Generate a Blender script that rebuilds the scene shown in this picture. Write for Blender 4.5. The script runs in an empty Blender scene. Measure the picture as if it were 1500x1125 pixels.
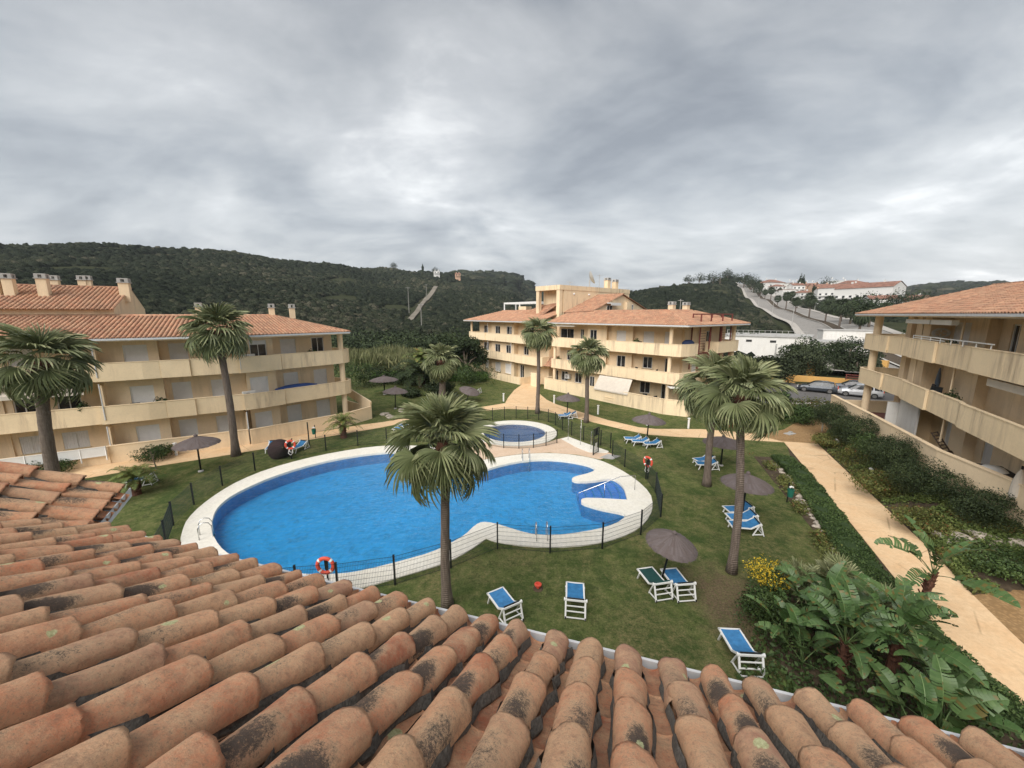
import bpy, math, random
import numpy as np
from mathutils import Vector, Matrix
from mathutils.geometry import tessellate_polygon
random.seed(7); rng = np.random.default_rng(7)
S = bpy.context.scene
COL = S.collection
PI = math.pi
rad = math.radians

# ------------------------------------------------------------------ object helpers
def link(o, parent=None):
    COL.objects.link(o)
    if parent is not None: o.parent = parent
    return o
def tag(o, label=None, cat=None, group=None, kind=None):
    if label: o['label'] = label
    if cat: o['category'] = cat
    if group: o['group'] = group
    if kind: o['kind'] = kind
    return o
def empty(name, loc, rz=0, label=None, cat=None, group=None):
    o = bpy.data.objects.new(name, None); o.location = loc; o.rotation_euler = (0, 0, rz)
    o.empty_display_size = .2
    link(o); return tag(o, label, cat, group)
def children(o): return [c for c in bpy.data.objects if c.parent == o]
def copy_tree(o, parent=None, kids=None):
    if kids is None:
        kids = {}
        for c in bpy.data.objects:
            if c.parent: kids.setdefault(c.parent.name, []).append(c)
    c = o.copy(); COL.objects.link(c)
    if parent: c.parent = parent
    for ch in kids.get(o.name, []): copy_tree(ch, c, kids)
    return c

class MB:
    """collects simple solids and links them as one mesh object"""
    def __init__(s): s.v = []; s.f = []; s.t = []; s.m = []; s.uv = []
    def add(s, vs, fs, t=None, m=0, uv=None):
        b = len(s.v); s.v += [tuple(v) for v in vs]
        for i, f in enumerate(fs):
            s.f.append(tuple(b + k for k in f)); s.m.append(m)
            s.t.append(t if t is not None else (.5, .5, .5))
            s.uv.append(uv[i] if uv else None)
    def box(s, c, d, rz=0, t=None, m=0, rx=0, ry=0):
        M = Matrix.Rotation(rz, 3, 'Z') @ Matrix.Rotation(ry, 3, 'Y') @ Matrix.Rotation(rx, 3, 'X')
        vs = []
        for x in (-.5, .5):
            for y in (-.5, .5):
                for z in (-.5, .5):
                    vs.append(Vector(c) + M @ Vector((x*d[0], y*d[1], z*d[2])))
        s.add(vs, [(0,1,3,2),(4,6,7,5),(0,4,5,1),(2,3,7,6),(0,2,6,4),(1,5,7,3)], t, m)
    def bar(s, a, b, w, h=None, t=None, m=0):
        a = Vector(a); b = Vector(b); d = b - a; h = h or w
        z = d.normalized(); up = Vector((0,0,1)) if abs(z.z) < .95 else Vector((0,1,0))
        x = z.cross(up).normalized(); y = x.cross(z)
        vs = [p + x*(i*w/2) + y*(j*h/2) for p in (a, b) for i, j in ((-1,-1),(1,-1),(1,1),(-1,1))]
        s.add(vs, [(3,2,1,0),(4,5,6,7),(0,1,5,4),(1,2,6,5),(2,3,7,6),(3,0,4,7)], t, m)
    def tube(s, pts, r, n=8, t=None, m=0, cap=True):
        pts = [Vector(p) for p in pts]; k = len(pts)
        if not hasattr(r, '__len__'): r = [r]*k
        vs = []
        for i, p in enumerate(pts):
            d = (pts[min(i+1,k-1)] - pts[max(i-1,0)]).normalized()
            up = Vector((0,0,1)) if abs(d.z) < .9 else Vector((1,0,0))
            x = d.cross(up).normalized(); y = d.cross(x)
            for j in range(n):
                a = 2*PI*j/n; vs.append(p + (x*math.cos(a) + y*math.sin(a))*r[i])
        fs = [(i*n+j, i*n+(j+1)%n, (i+1)*n+(j+1)%n, (i+1)*n+j) for i in range(k-1) for j in range(n)]
        if cap: fs += [tuple(range(n))[::-1], tuple((k-1)*n+j for j in range(n))]
        s.add(vs, fs, t, m)
    def prism(s, poly, z0, z1, t=None, m=0, holes=(), bottom=True):
        """vertical prism over a plan polygon (optionally with holes)"""
        rings = [list(poly)] + [list(h) for h in holes]
        flat = [p for r in rings for p in r]; n = len(flat)
        vs = [(p[0], p[1], z1) for p in flat] + [(p[0], p[1], z0) for p in flat]
        tri = tessellate_polygon([[Vector((p[0], p[1], 0)) for p in r] for r in rings])
        fs = []
        for a, b, c in tri:
            ar = (flat[b][0]-flat[a][0])*(flat[c][1]-flat[a][1]) - (flat[b][1]-flat[a][1])*(flat[c][0]-flat[a][0])
            if ar < 0: b, c = c, b
            fs.append((a, b, c))
            if bottom: fs.append((n+a, n+c, n+b))
        o = 0
        for r in rings:
            k = len(r)
            for i in range(k): fs.append((o+i, o+(i+1)%k, n+o+(i+1)%k, n+o+i))
            o += k
        s.add(vs, fs, t, m)
    def lathe(s, c, prof, n=16, t=None, m=0):
        vs = [(c[0]+r*math.cos(2*PI*j/n), c[1]+r*math.sin(2*PI*j/n), c[2]+z) for r, z in prof for j in range(n)]
        k = len(prof)
        fs = [(i*n+j, i*n+(j+1)%n, (i+1)*n+(j+1)%n, (i+1)*n+j) for i in range(k-1) for j in range(n)]
        s.add(vs, fs, t, m)
    def build(s, name, mats, parent=None, smooth=False, loc=None):
        me = bpy.data.meshes.new(name); me.from_pydata(s.v, [], s.f); 
        if not isinstance(mats, (list, tuple)): mats = [mats]
        for m in mats: me.materials.append(m)
        if len(mats) > 1: me.polygons.foreach_set('material_index', s.m)
        ca = me.color_attributes.new('tint', 'FLOAT_COLOR', 'CORNER')
        buf = np.empty((len(me.loops), 4), np.float32); buf[:, 3] = 1
        cnt = [len(f) for f in s.f]
        buf[:, :3] = np.repeat(np.array(s.t, np.float32).reshape(-1, 3), cnt, axis=0)
        ca.data.foreach_set('color', buf.ravel())
        if any(u is not None for u in s.uv):
            uvl = me.uv_layers.new(name='UVMap'); ub = []
            for u, f in zip(s.uv, s.f): ub += [c for p in (u or [(0,0)]*len(f)) for c in p]
            uvl.data.foreach_set('uv', ub)
        if smooth: me.polygons.foreach_set('use_smooth', [True]*len(me.polygons))
        me.update()
        o = bpy.data.objects.new(name, me); link(o, parent)
        if loc: o.location = loc
        return o

def npobj(name, V, F, mat, tint=None, parent=None, smooth=False):
    """mesh from numpy arrays; F is (m,k) with one k"""
    V = np.asarray(V, np.float32); F = np.asarray(F, np.int32); m, k = F.shape
    me = bpy.data.meshes.new(name); me.vertices.add(len(V)); me.vertices.foreach_set('co', V.ravel())
    me.loops.add(m*k); me.loops.foreach_set('vertex_index', F.ravel())
    me.polygons.add(m); me.polygons.foreach_set('loop_start', np.arange(0, m*k, k, dtype=np.int32))
    me.polygons.foreach_set('loop_total', np.full(m, k, np.int32))
    if smooth: me.polygons.foreach_set('use_smooth', np.ones(m, bool))
    me.materials.append(mat); me.update(calc_edges=True)
    ca = me.color_attributes.new('tint', 'FLOAT_COLOR', 'CORNER')
    buf = np.full((m*k, 4), .5, np.float32)
    if tint is not None:
        tint = np.asarray(tint, np.float32)
        if tint.ndim == 1: tint = np.stack([tint, rng.random(m), rng.random(m)], 1)
        buf[:, :3] = np.repeat(tint, k, axis=0)
    ca.data.foreach_set('color', buf.ravel())
    o = bpy.data.objects.new(name, me); link(o, parent); return o

# ------------------------------------------------------------------ materials
def newmat(name):
    m = bpy.data.materials.new(name); m.use_nodes = True
    nt = m.node_tree; nt.nodes.clear()
    out = nt.nodes.new('ShaderNodeOutputMaterial'); b = nt.nodes.new('ShaderNodeBsdfPrincipled')
    nt.links.new(b.outputs[0], out.inputs[0]); return m, nt, b, out
class N:
    def __init__(s, nt): s.nt = nt
    def n(s, typ, **kw):
        x = s.nt.nodes.new('ShaderNode' + typ)
        for k, v in kw.items():
            if k in x.inputs: s.set(x.inputs[k], v)
            else: setattr(x, k, v)
        return x
    def set(s, inp, v):
        if isinstance(v, bpy.types.NodeSocket): s.nt.links.new(v, inp)
        elif isinstance(v, bpy.types.Node): s.nt.links.new(v.outputs[0], inp)
        else: inp.default_value = v
    def noise(s, vec, scale, detail=4, rough=.55, out=0, dist=0):
        x = s.n('TexNoise'); s.set(x.inputs['Vector'], vec); x.inputs['Scale'].default_value = scale
        x.inputs['Detail'].default_value = detail; x.inputs['Roughness'].default_value = rough
        x.inputs['Distortion'].default_value = dist; return x.outputs[out]
    def ramp(s, f, stops, interp='LINEAR'):
        x = s.n('ValToRGB'); s.set(x.inputs[0], f); e = x.color_ramp.elements; x.color_ramp.interpolation = interp
        while len(e) < len(stops): e.new(1)
        for i, (p, c) in enumerate(stops):
            e[i].position = p; e[i].color = (c, c, c, 1) if not hasattr(c, '__len__') else (*c[:3], 1)
        return x.outputs[0]
    def mix(s, f, a, b, blend='MIX'):
        x = s.n('Mix', data_type='RGBA', blend_type=blend)
        s.set(x.inputs[0], f)
        for i, v in ((6, a), (7, b)):
            s.set(x.inputs[i], (*v, 1) if isinstance(v, tuple) and len(v) == 3 else v)
        return x.outputs[2]
    def math(s, op, a, b=0, c=0, clamp=False):
        x = s.n('Math', operation=op, use_clamp=clamp); s.set(x.inputs[0], a); s.set(x.inputs[1], b); s.set(x.inputs[2], c); return x.outputs[0]
    def mapping(s, vec, scale=(1,1,1), rot=(0,0,0), loc=(0,0,0)):
        x = s.n('Mapping'); s.set(x.inputs[0], vec); x.inputs['Scale'].default_value = scale
        x.inputs['Rotation'].default_value = rot; x.inputs['Location'].default_value = loc; return x.outputs[0]
    def pos(s): return s.n('NewGeometry').outputs['Position']
    def obj(s): return s.n('TexCoord').outputs['Object']
    def tint(s):
        a = s.n('Attribute'); a.attribute_name = 'tint'; a.attribute_type = 'GEOMETRY'
        x = s.n('SeparateColor'); s.set(x.inputs[0], a.outputs['Color']); return x.outputs
    def bump(s, h, strength=.3, dist=.02, normal=None):
        x = s.n('Bump'); s.set(x.inputs['Height'], h); x.inputs['Strength'].default_value = strength
        x.inputs['Distance'].default_value = dist
        if normal is not None: s.set(x.inputs['Normal'], normal)
        return x.outputs[0]

def simple(name, c, rough=.6, metal=0, var=.12, scale=3, bump=0, bscale=40, spec=.3):
    m, nt, b, out = newmat(name); k = N(nt); p = k.obj()
    lo = tuple(x*(1-var) for x in c); hi = tuple(min(1, x*(1+var)) for x in c)
    k.set(b.inputs['Base Color'], k.ramp(k.noise(p, scale, 6, .65), [(.3, lo), (.7, hi)]))
    b.inputs['Roughness'].default_value = rough; b.inputs['Metallic'].default_value = metal
    b.inputs['Specular IOR Level'].default_value = spec
    if bump: k.set(b.inputs['Normal'], k.bump(k.noise(p, bscale, 4), bump, .01))
    return m

def stucco(name, c, stain=(.30,.23,.15), amt=.35):
    m, nt, b, out = newmat(name); k = N(nt); p = k.pos()
    col = k.ramp(k.noise(p, .7, 6, .7), [(.25, tuple(x*.88 for x in c)), (.75, tuple(min(1, x*1.06) for x in c))])
    streak = k.noise(k.mapping(p, (1.6, 1.6, .16)), 1.3, 6, .7)
    blot = k.noise(p, .35, 3, .5)
    f = k.math('MULTIPLY', k.ramp(streak, [(.46, 0), (.68, 1)]), k.ramp(blot, [(.40, 0), (.62, 1)]))
    col = k.mix(k.math('MULTIPLY', f, amt), col, stain)
    fine = k.noise(p, 9, 5, .7)
    col = k.mix(k.ramp(fine, [(.3, .16), (.55, 0)]), col, tuple(x*.6 for x in c))
    k.set(b.inputs['Base Color'], col); b.inputs['Roughness'].default_value = .9
    b.inputs['Specular IOR Level'].default_value = .15
    k.set(b.inputs['Normal'], k.bump(k.noise(p, 30, 5, .7), .35, .012))
    return m

def leafmat(name, dark, mid, light, rough=.55, brown=None):
    m, nt, b, out = newmat(name); k = N(nt); t = k.tint()
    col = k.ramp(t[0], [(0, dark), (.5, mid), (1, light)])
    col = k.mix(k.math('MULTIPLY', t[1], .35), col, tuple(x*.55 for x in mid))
    if brown: col = k.mix(k.math('GREATER_THAN', t[2], .93), col, brown)
    k.set(b.inputs['Base Color'], col); b.inputs['Roughness'].default_value = rough
    b.inputs['Specular IOR Level'].default_value = .25
    return m

def grassmat(name):
    m, nt, b, out = newmat(name); k = N(nt); p = k.pos()
    big = k.noise(p, .30, 6, .7); mid = k.noise(p, .9, 6, .7); fine = k.noise(p, 14, 6, .8); vf = k.noise(k.mapping(p, (1, 1, 1)), 55, 4, .8)
    g1 = k.mix(k.ramp(mid, [(.38, 0), (.62, 1)]), (.062,.10,.024), (.135,.160,.050))
    g1 = k.mix(k.ramp(k.noise(p, 2.6, 6, .8), [(.47, 0), (.60, .75)]), g1, (.225,.215,.092))
    g1 = k.mix(k.ramp(k.noise(k.mapping(p, (1,1,1), (0,0,.7), (9,3,0)), 1.5, 6, .85), [(.50, 0), (.60, .8)]), g1, (.038,.066,.018))
    g1 = k.mix(k.ramp(big, [(.50, 0), (.60, .9)]), g1, (.040,.078,.018))
    dry = k.math('MULTIPLY', k.ramp(k.noise(p, .3, 6, .8, dist=.8), [(.48, 0), (.6, 1)]), k.ramp(k.noise(p, 5, 5, .8), [(.4, 0), (.62, 1)]))
    g1 = k.mix(k.math('MULTIPLY', dry, .85), g1, (.26,.215,.10))
    g1 = k.mix(k.ramp(fine, [(.32, .8), (.56, 0)]), g1, (.024,.036,.010))
    g1 = k.mix(k.ramp(vf, [(.50, 0), (.7, .7)]), g1, (.24,.235,.11))
    # worn patch with fallen needles below the tall palm
    d = k.n('VectorMath', operation='DISTANCE'); k.set(d.inputs[0], k.mapping(p, (1, .62, 1), (0, 0, .2))); 
    pc = Matrix.Rotation(.2, 3, 'Z') @ Vector((8.1, 11.9*.62, 0)); d.inputs[1].default_value = pc
    w = k.math('ADD', d.outputs['Value'], k.math('MULTIPLY', k.math('SUBTRACT', k.noise(p, 1.2, 6, .75), .5), 3.2))
    msk = k.math('MULTIPLY', k.ramp(k.math('DIVIDE', w, 2.0), [(.45, 1), (.95, 0)]), k.ramp(k.noise(p, 9, 5, .8), [(.38, .35), (.55, 1)]))
    g1 = k.mix(k.math('MULTIPLY', msk, .9), g1, k.ramp(fine, [(.3, (.07,.045,.03)), (.7, (.24,.17,.11))]))
    k.set(b.inputs['Base Color'], g1); b.inputs['Roughness'].default_value = .95; b.inputs['Specular IOR Level'].default_value = .1
    k.set(b.inputs['Normal'], k.bump(k.math('ADD', fine, k.math('MULTIPLY', vf, .6)), .9, .05))
    return m

def pathmat(name, c1, c2, cracks=True, stone=0):
    m, nt, b, out = newmat(name); k = N(nt); p = k.pos()
    col = k.mix(k.ramp(k.noise(p, .8, 7, .7), [(.3, 0), (.7, 1)]), c1, c2)
    col = k.mix(k.ramp(k.noise(p, 7, 6, .8), [(.35, .35), (.6, 0)]), col, tuple(x*.6 for x in c1))
    h = k.noise(p, 12, 6, .75)
    if cracks:
        q = k.mapping(p, (.28, .42, 1), (0, 0, .45))
        v = k.n('TexVoronoi', feature='DISTANCE_TO_EDGE'); k.set(v.inputs['Vector'], k.mix(.06, q, k.n('TexNoise', Scale=1.1).outputs[1])); v.inputs['Scale'].default_value = 1.1
        e = k.ramp(v.outputs[0], [(0, 1), (.006, .6), (.014, 0)])
        e = k.math('MULTIPLY', e, k.ramp(k.noise(p, .5, 4), [(.42, 0), (.55, 1)]))
        col = k.mix(k.math('MULTIPLY', e, .6), col, tuple(x*.35 for x in c1))
    if stone:
        v2 = k.n('TexVoronoi'); v2.inputs['Scale'].default_value = stone; k.set(v2.inputs['Vector'], p)
        col = k.mix(k.ramp(v2.outputs[0], [(.2, .0), (.6, .45)]), col, tuple(x*.4 for x in c1))
        h = v2.outputs[0]
    k.set(b.inputs['Base Color'], col); b.inputs['Roughness'].default_value = .85; b.inputs['Specular IOR Level'].default_value = .2
    k.set(b.inputs['Normal'], k.bump(h, .35, .02))
    return m

def tilemat(name, near=False):
    """fired clay barrel tiles: colour differs tile by tile, black and yellow-green lichen where it grows"""
    m, nt, b, out = newmat(name); k = N(nt); t = k.tint(); p = k.pos()
    base = k.ramp(t[0], [(0, (.46,.155,.085)), (.25, (.60,.235,.125)), (.5, (.64,.295,.165)), (.75, (.62,.36,.21)), (1, (.46,.24,.16))])
    n1 = k.noise(p, 7 if near else 3, 6, .7)
    base = k.mix(k.ramp(n1, [(.40, 0), (.62, .8)]), base, (.66,.41,.25)); base = k.mix(k.ramp(k.noise(p, 13, 7, .8), [(.54, 0), (.64, .6)]), base, (.30,.17,.11))
    base = k.mix(k.ramp(k.noise(p, 15, 6, .8), [(.5, 0), (.7, .45)]), base, (.30,.13,.085))
    if near:
        uv = k.n('TexCoord').outputs['UV']; sx = k.n('SeparateXYZ'); k.set(sx.inputs[0], uv)
        u, v = sx.outputs[0], sx.outputs[1]
        du = k.math('SUBTRACT', u, k.math('MULTIPLY_ADD', t[2], .5, .22)); dv = k.math('SUBTRACT', v, k.math('MULTIPLY_ADD', t[1], .25, .42))
        r2 = k.math('ADD', k.math('MULTIPLY', k.math('MULTIPLY', du, du), 9), k.math('MULTIPLY', k.math('MULTIPLY', dv, dv), 7))
        gs = k.math('SUBTRACT', 1, r2, clamp=True)
        sp = k.noise(p, 75, 8, 1.0); sp2 = k.noise(p, 24, 6, .8)
        v3 = k.math('ADD', k.math('MULTIPLY', sp, 1.15), k.math('MULTIPLY', sp2, .35))
        v3 = k.math('ADD', v3, k.math('MULTIPLY', k.math('MULTIPLY', gs, k.math('MULTIPLY_ADD', t[1], .42, -.06)), 1.0))
        v3 = k.math('MULTIPLY', v3, .8); blk = k.ramp(v3, [(.695, 0), (.74, .92)])
        # grey-sandy bloom around the black lichen
        base = k.mix(k.ramp(v3, [(.56, 0), (.72, .7)]), base, (.50,.38,.24))
        base = k.mix(blk, base, k.ramp(sp, [(.4, (.035,.028,.026)), (.7, (.12,.10,.09))]))
        # fine dark pitting
        base = k.mix(k.ramp(k.noise(p, 150, 5, .85), [(.56, 0), (.66, .6)]), base, (.12,.07,.05)); base = k.mix(k.ramp(k.noise(p, 34, 7, .8), [(.52, 0), (.66, .5)]), base, (.22,.13,.09)); base = k.mix(k.ramp(k.noise(p, 90, 5, .85, dist=.3), [(.60, 0), (.70, .5)]), base, (.68,.50,.33))
        # yellow-green rosettes
        h1 = k.math('FRACT', k.math('MULTIPLY', t[2], 13.7)); h2 = k.math('FRACT', k.math('MULTIPLY', t[1], 9.3)); h3 = k.math('FRACT', k.math('MULTIPLY', t[0], 17.9))
        ru = k.math('MULTIPLY', k.math('SUBTRACT', u, k.math('MULTIPLY_ADD', h1, .6, .2)), .26); rv = k.math('MULTIPLY', k.math('SUBTRACT', v, k.math('MULTIPLY_ADD', h2, .8, .1)), .37)
        dd = k.math('SQRT', k.math('ADD', k.math('MULTIPLY', ru, ru), k.math('MULTIPLY', rv, rv)))
        dd = k.math('ADD', dd, k.math('MULTIPLY', k.math('SUBTRACT', k.noise(p, 48, 6, .85), .5), .05))
        ros = k.math('MULTIPLY', k.math('LESS_THAN', dd, k.math('MULTIPLY_ADD', h1, .022, .012)), k.math('GREATER_THAN', h3, .6))
        base = k.mix(k.math('MULTIPLY', ros, .9), base, k.ramp(k.noise(p, 80, 6, .8), [(.38, (.36,.36,.17)), (.6, (.64,.66,.38))]))
        h = k.math('ADD', k.math('MULTIPLY', k.noise(p, 22, 6, .7), 1.0), k.math('MULTIPLY', k.noise(p, 110, 6, .85), .7))
        k.set(b.inputs['Normal'], k.bump(h, .75, .012))
    else:
        base = k.mix(.45, base, (.43,.27,.185)); base = k.mix(k.ramp(k.noise(p, 1.1, 5, .7), [(.45, 0), (.7, .6)]), base, (.24,.15,.11))
        base = k.mix(k.math('MULTIPLY', t[1], .3), base, (.17,.09,.06))
    k.set(b.inputs['Base Color'], base); b.inputs['Roughness'].default_value = .88; b.inputs['Specular IOR Level'].default_value = .2
    return m

M = {}
M['wall'] = stucco('wall_cream', (.86,.68,.46), amt=.45)
M['parapet'] = stucco('parapet_cream', (.87,.70,.47), stain=(.33,.24,.17), amt=.75)
M['white'] = simple('white_paint', (.72,.71,.68), .5, var=.05)
M['offwhite'] = stucco('white_render', (.74,.72,.68), amt=.25)
M['slab'] = stucco('slab', (.55,.44,.27))
M['shutter'] = simple('shutter', (.80,.78,.75), .55, var=.05)
M['frame'] = simple('frame_white', (.78,.77,.74), .4, var=.04)
M['dark'] = simple('dark_inner', (.03,.028,.027), .7)
M['gutter'] = simple('gutter_white', (.60,.61,.62), .45, var=.1, scale=6)
M['tile'] = tilemat('roof_tile'); M['tile_near'] = tilemat('roof_tile_near', True)
M['mortar'] = simple('old_mortar', (.13,.12,.105), .95, var=.5, scale=60, bump=.9, bscale=90)
M['grass'] = grassmat('lawn')
M['path'] = pathmat('stamped_path', (.72,.48,.27), (.80,.60,.38))
M['paving'] = pathmat('pool_paving', (.62,.44,.30), (.70,.55,.42), cracks=False)
M['pebble'] = pathmat('brown_pebbles', (.36,.22,.10), (.46,.30,.15), cracks=False, stone=9)
M['deck'] = pathmat('pool_deck', (.74,.70,.60), (.80,.77,.70), cracks=False)
M['asphalt'] = pathmat('asphalt', (.12,.115,.11), (.17,.16,.155), cracks=True)
M['kerb'] = simple('kerb', (.45,.43,.39), .9)
M['road_far'] = pathmat('hill_asphalt', (.24,.225,.205), (.33,.31,.285), cracks=True)
M['pave_far'] = simple('sidewalk', (.42,.39,.35), .9, scale=.6, var=.2)
M['blackmetal'] = simple('black_metal', (.012,.014,.014), .45)
M['greenmetal'] = simple('dark_green_wire', (.02,.03,.028), .5)
M['chrome'] = simple('steel', (.6,.6,.6), .22, 1, var=.05)
M['plastic'] = simple('white_plastic', (.74,.74,.72), .38, var=.05)
M['blue'] = simple('blue_mesh_fabric', (.035,.17,.36), .75, var=.3, scale=5, bump=.3, bscale=250)
M['blue2'] = simple('faded_blue_mesh_fabric', (.05,.20,.42), .75, var=.3, scale=4, bump=.3, bscale=250)
M['green'] = simple('green_mesh_fabric', (.012,.055,.05), .75, var=.2, scale=5)
M['red'] = simple('orange_red_plastic', (.62,.085,.05), .5, var=.15)
M['bin'] = simple('green_plastic', (.02,.13,.09), .5)
M['rust'] = simple('red_brown_steel', (.17,.045,.035), .6, var=.3)
M['awning'] = simple('awning_cloth', (.62,.56,.48), .85, var=.08)
M['trunk'] = None
M['rock'] = simple('rock', (.40,.35,.29), .95, var=.4, scale=2.5, bump=1, bscale=7)
M['soil'] = simple('soil', (.075,.055,.035), 1, var=.4, scale=3, bump=1, bscale=12)
M['wood'] = simple('dark_wood', (.07,.045,.03), .7)
M['ochre'] = stucco('ochre_wall', (.62,.36,.12))
M['concrete'] = simple('concrete', (.40,.39,.37), .9, var=.2, scale=.8)
M['concrete_dark'] = simple('weathered_concrete', (.22,.21,.19), .9)
M['tyre'] = simple('tyre', (.02,.02,.02), .85)
M['ring'] = simple('wall_ring', (.70,.68,.62), .8)

def glassmat():
    m, nt, b, out = newmat('window_glass'); k = N(nt); p = k.pos()
    k.set(b.inputs['Base Color'], k.ramp(k.noise(p, 1.5, 3), [(.4, (.015,.017,.02)), (.65, (.06,.065,.07))]))
    b.inputs['Roughness'].default_value = .08; b.inputs['Specular IOR Level'].default_value = .6
    return m
M['glass'] = glassmat()
def trunkmat():
    m, nt, b, out = newmat('palm_trunk'); k = N(nt); p = k.obj()
    sx = k.n('SeparateXYZ'); k.set(sx.inputs[0], p)
    w = k.n('TexWave', bands_direction='Z'); k.set(w.inputs['Vector'], p); w.inputs['Scale'].default_value = 4.2; w.inputs['Distortion'].default_value = 3.5; w.inputs['Detail'].default_value = 4
    n = k.noise(k.mapping(p, (6, 6, .6)), 3, 5, .7)
    col = k.mix(w.outputs[0], (.15,.115,.09), (.25,.20,.16)); col = k.mix(k.ramp(n, [(.4, .7), (.6, 0)]), col, (.085,.062,.05))
    k.set(b.inputs['Base Color'], col); b.inputs['Roughness'].default_value = .95
    k.set(b.inputs['Normal'], k.bump(k.math('ADD', w.outputs[0], n), .8, .03)); return m
M['trunk'] = trunkmat()
M['boots'] = simple('dead_frond_bases', (.12,.055,.035), .95, var=.5, scale=8, bump=1, bscale=30)
M['bark'] = simple('bark', (.14,.11,.085), .95, var=.4, scale=6, bump=1, bscale=20)
M['thatch'] = None
def thatchmat():
    m, nt, b, out = newmat('heather_thatch'); k = N(nt); t = k.tint(); p = k.obj()
    n = k.noise(p, 30, 6, .8)
    col = k.mix(n, (.06,.045,.04), (.19,.15,.14)); col = k.mix(k.math('MULTIPLY', t[0], .6), col, (.17,.145,.145))
    k.set(b.inputs['Base Color'], col); b.inputs['Roughness'].default_value = 1
    k.set(b.inputs['Normal'], k.bump(n, 1, .03)); return m
M['thatch'] = thatchmat()
M['fan'] = leafmat('fan_palm_leaf', (.055,.075,.032), (.145,.17,.075), (.38,.38,.21), .5)
M['fan_far'] = leafmat('far_palm_leaf', (.020,.032,.016), (.04,.058,.027), (.075,.095,.045), .7)
M['phoenix'] = leafmat('date_palm_leaf', (.04,.06,.015), (.11,.15,.04), (.22,.24,.07), .55, brown=(.30,.17,.05))
M['dead'] = leafmat('dry_frond', (.16,.08,.03), (.28,.17,.06), (.36,.25,.10), .8)
M['banana'] = leafmat('paddle_leaf', (.026,.060,.018), (.062,.115,.036), (.16,.23,.09), .33, brown=(.12,.10,.03))
M['bush'] = leafmat('shrub_leaf', (.020,.038,.012), (.050,.085,.024), (.11,.16,.045), .6)
M['bush2'] = leafmat('shrub_leaf_warm', (.05,.062,.016), (.12,.135,.035), (.22,.22,.07), .65, brown=(.16,.08,.03))
M['cover'] = leafmat('ground_cover_leaf', (.045,.07,.018), (.11,.15,.04), (.20,.24,.07), .7)
M['hedge'] = leafmat('hedge_leaf', (.024,.046,.012), (.055,.092,.026), (.11,.155,.045), .65)
M['tree'] = leafmat('tree_leaf', (.014,.024,.010), (.034,.052,.020), (.075,.10,.036), .7)
M['olive'] = leafmat('grey_tree_leaf', (.020,.028,.014), (.05,.065,.03), (.095,.115,.055), .7)
M['yellow'] = leafmat('yellow_flowers', (.40,.26,.02), (.60,.42,.03), (.72,.56,.06), .7)
M['reed'] = leafmat('reed_leaf', (.08,.095,.035), (.16,.17,.075), (.27,.26,.13), .8)
def scrubmat():
    m, nt, b, out = newmat('maquis_scrub'); k = N(nt); t = k.tint(); p = k.pos()
    col = k.ramp(t[0], [(0, (.020,.027,.017)), (.5, (.040,.050,.030)), (.8, (.072,.080,.048)), (1, (.14,.13,.09))])
    col = k.mix(k.ramp(k.noise(p, 1.6, 5, .8), [(.4, .75), (.6, 0)]), col, (.006,.010,.006))
    k.set(b.inputs['Base Color'], col); b.inputs['Roughness'].default_value = 1; b.inputs['Specular IOR Level'].default_value = .05
    k.set(b.inputs['Normal'], k.bump(k.noise(p, 1.7, 5, .8), 1, .8)); return m
M['scrub'] = scrubmat()
def terrainmat():
    m, nt, b, out = newmat('hill_ground'); k = N(nt); p = k.pos()
    n = k.noise(p, .02, 6, .65); n2 = k.noise(p, .25, 6, .75)
    col = k.mix(n2, (.022,.030,.013), (.055,.058,.030)); col = k.mix(k.ramp(n, [(.5, 0), (.68, .6)]), col, (.10,.085,.055))
    k.set(b.inputs['Base Color'], col); b.inputs['Roughness'].default_value = 1; b.inputs['Specular IOR Level'].default_value = .05
    k.set(b.inputs['Normal'], k.bump(n2, .8, .5)); return m
M['terrain'] = terrainmat()
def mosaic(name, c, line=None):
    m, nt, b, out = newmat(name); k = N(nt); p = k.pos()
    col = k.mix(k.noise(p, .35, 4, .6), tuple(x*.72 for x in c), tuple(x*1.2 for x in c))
    sw = k.noise(p, 2.2, 6, .75, dist=.8); col = k.mix(k.ramp(sw, [(.35, .55), (.5, 0)]), col, tuple(x*.55 for x in c)); col = k.mix(k.ramp(sw, [(.52, 0), (.68, .45)]), col, tuple(min(1, x*1.3+.05) for x in c))  # light and dark of water ripples, put into the tile colour
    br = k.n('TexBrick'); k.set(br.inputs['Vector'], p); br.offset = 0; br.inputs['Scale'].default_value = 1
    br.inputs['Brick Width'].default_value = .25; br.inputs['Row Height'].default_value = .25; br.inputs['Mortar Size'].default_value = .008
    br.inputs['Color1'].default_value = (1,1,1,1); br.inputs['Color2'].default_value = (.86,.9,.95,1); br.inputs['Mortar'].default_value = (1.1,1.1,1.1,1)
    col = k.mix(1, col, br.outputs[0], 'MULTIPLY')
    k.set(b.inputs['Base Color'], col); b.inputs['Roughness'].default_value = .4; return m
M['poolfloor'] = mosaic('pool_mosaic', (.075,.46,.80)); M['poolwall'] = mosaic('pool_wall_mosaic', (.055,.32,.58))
M['kidfloor'] = mosaic('paddling_mosaic', (.10,.19,.40)); M['step'] = mosaic('step_mosaic', (.14,.33,.78))
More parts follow.
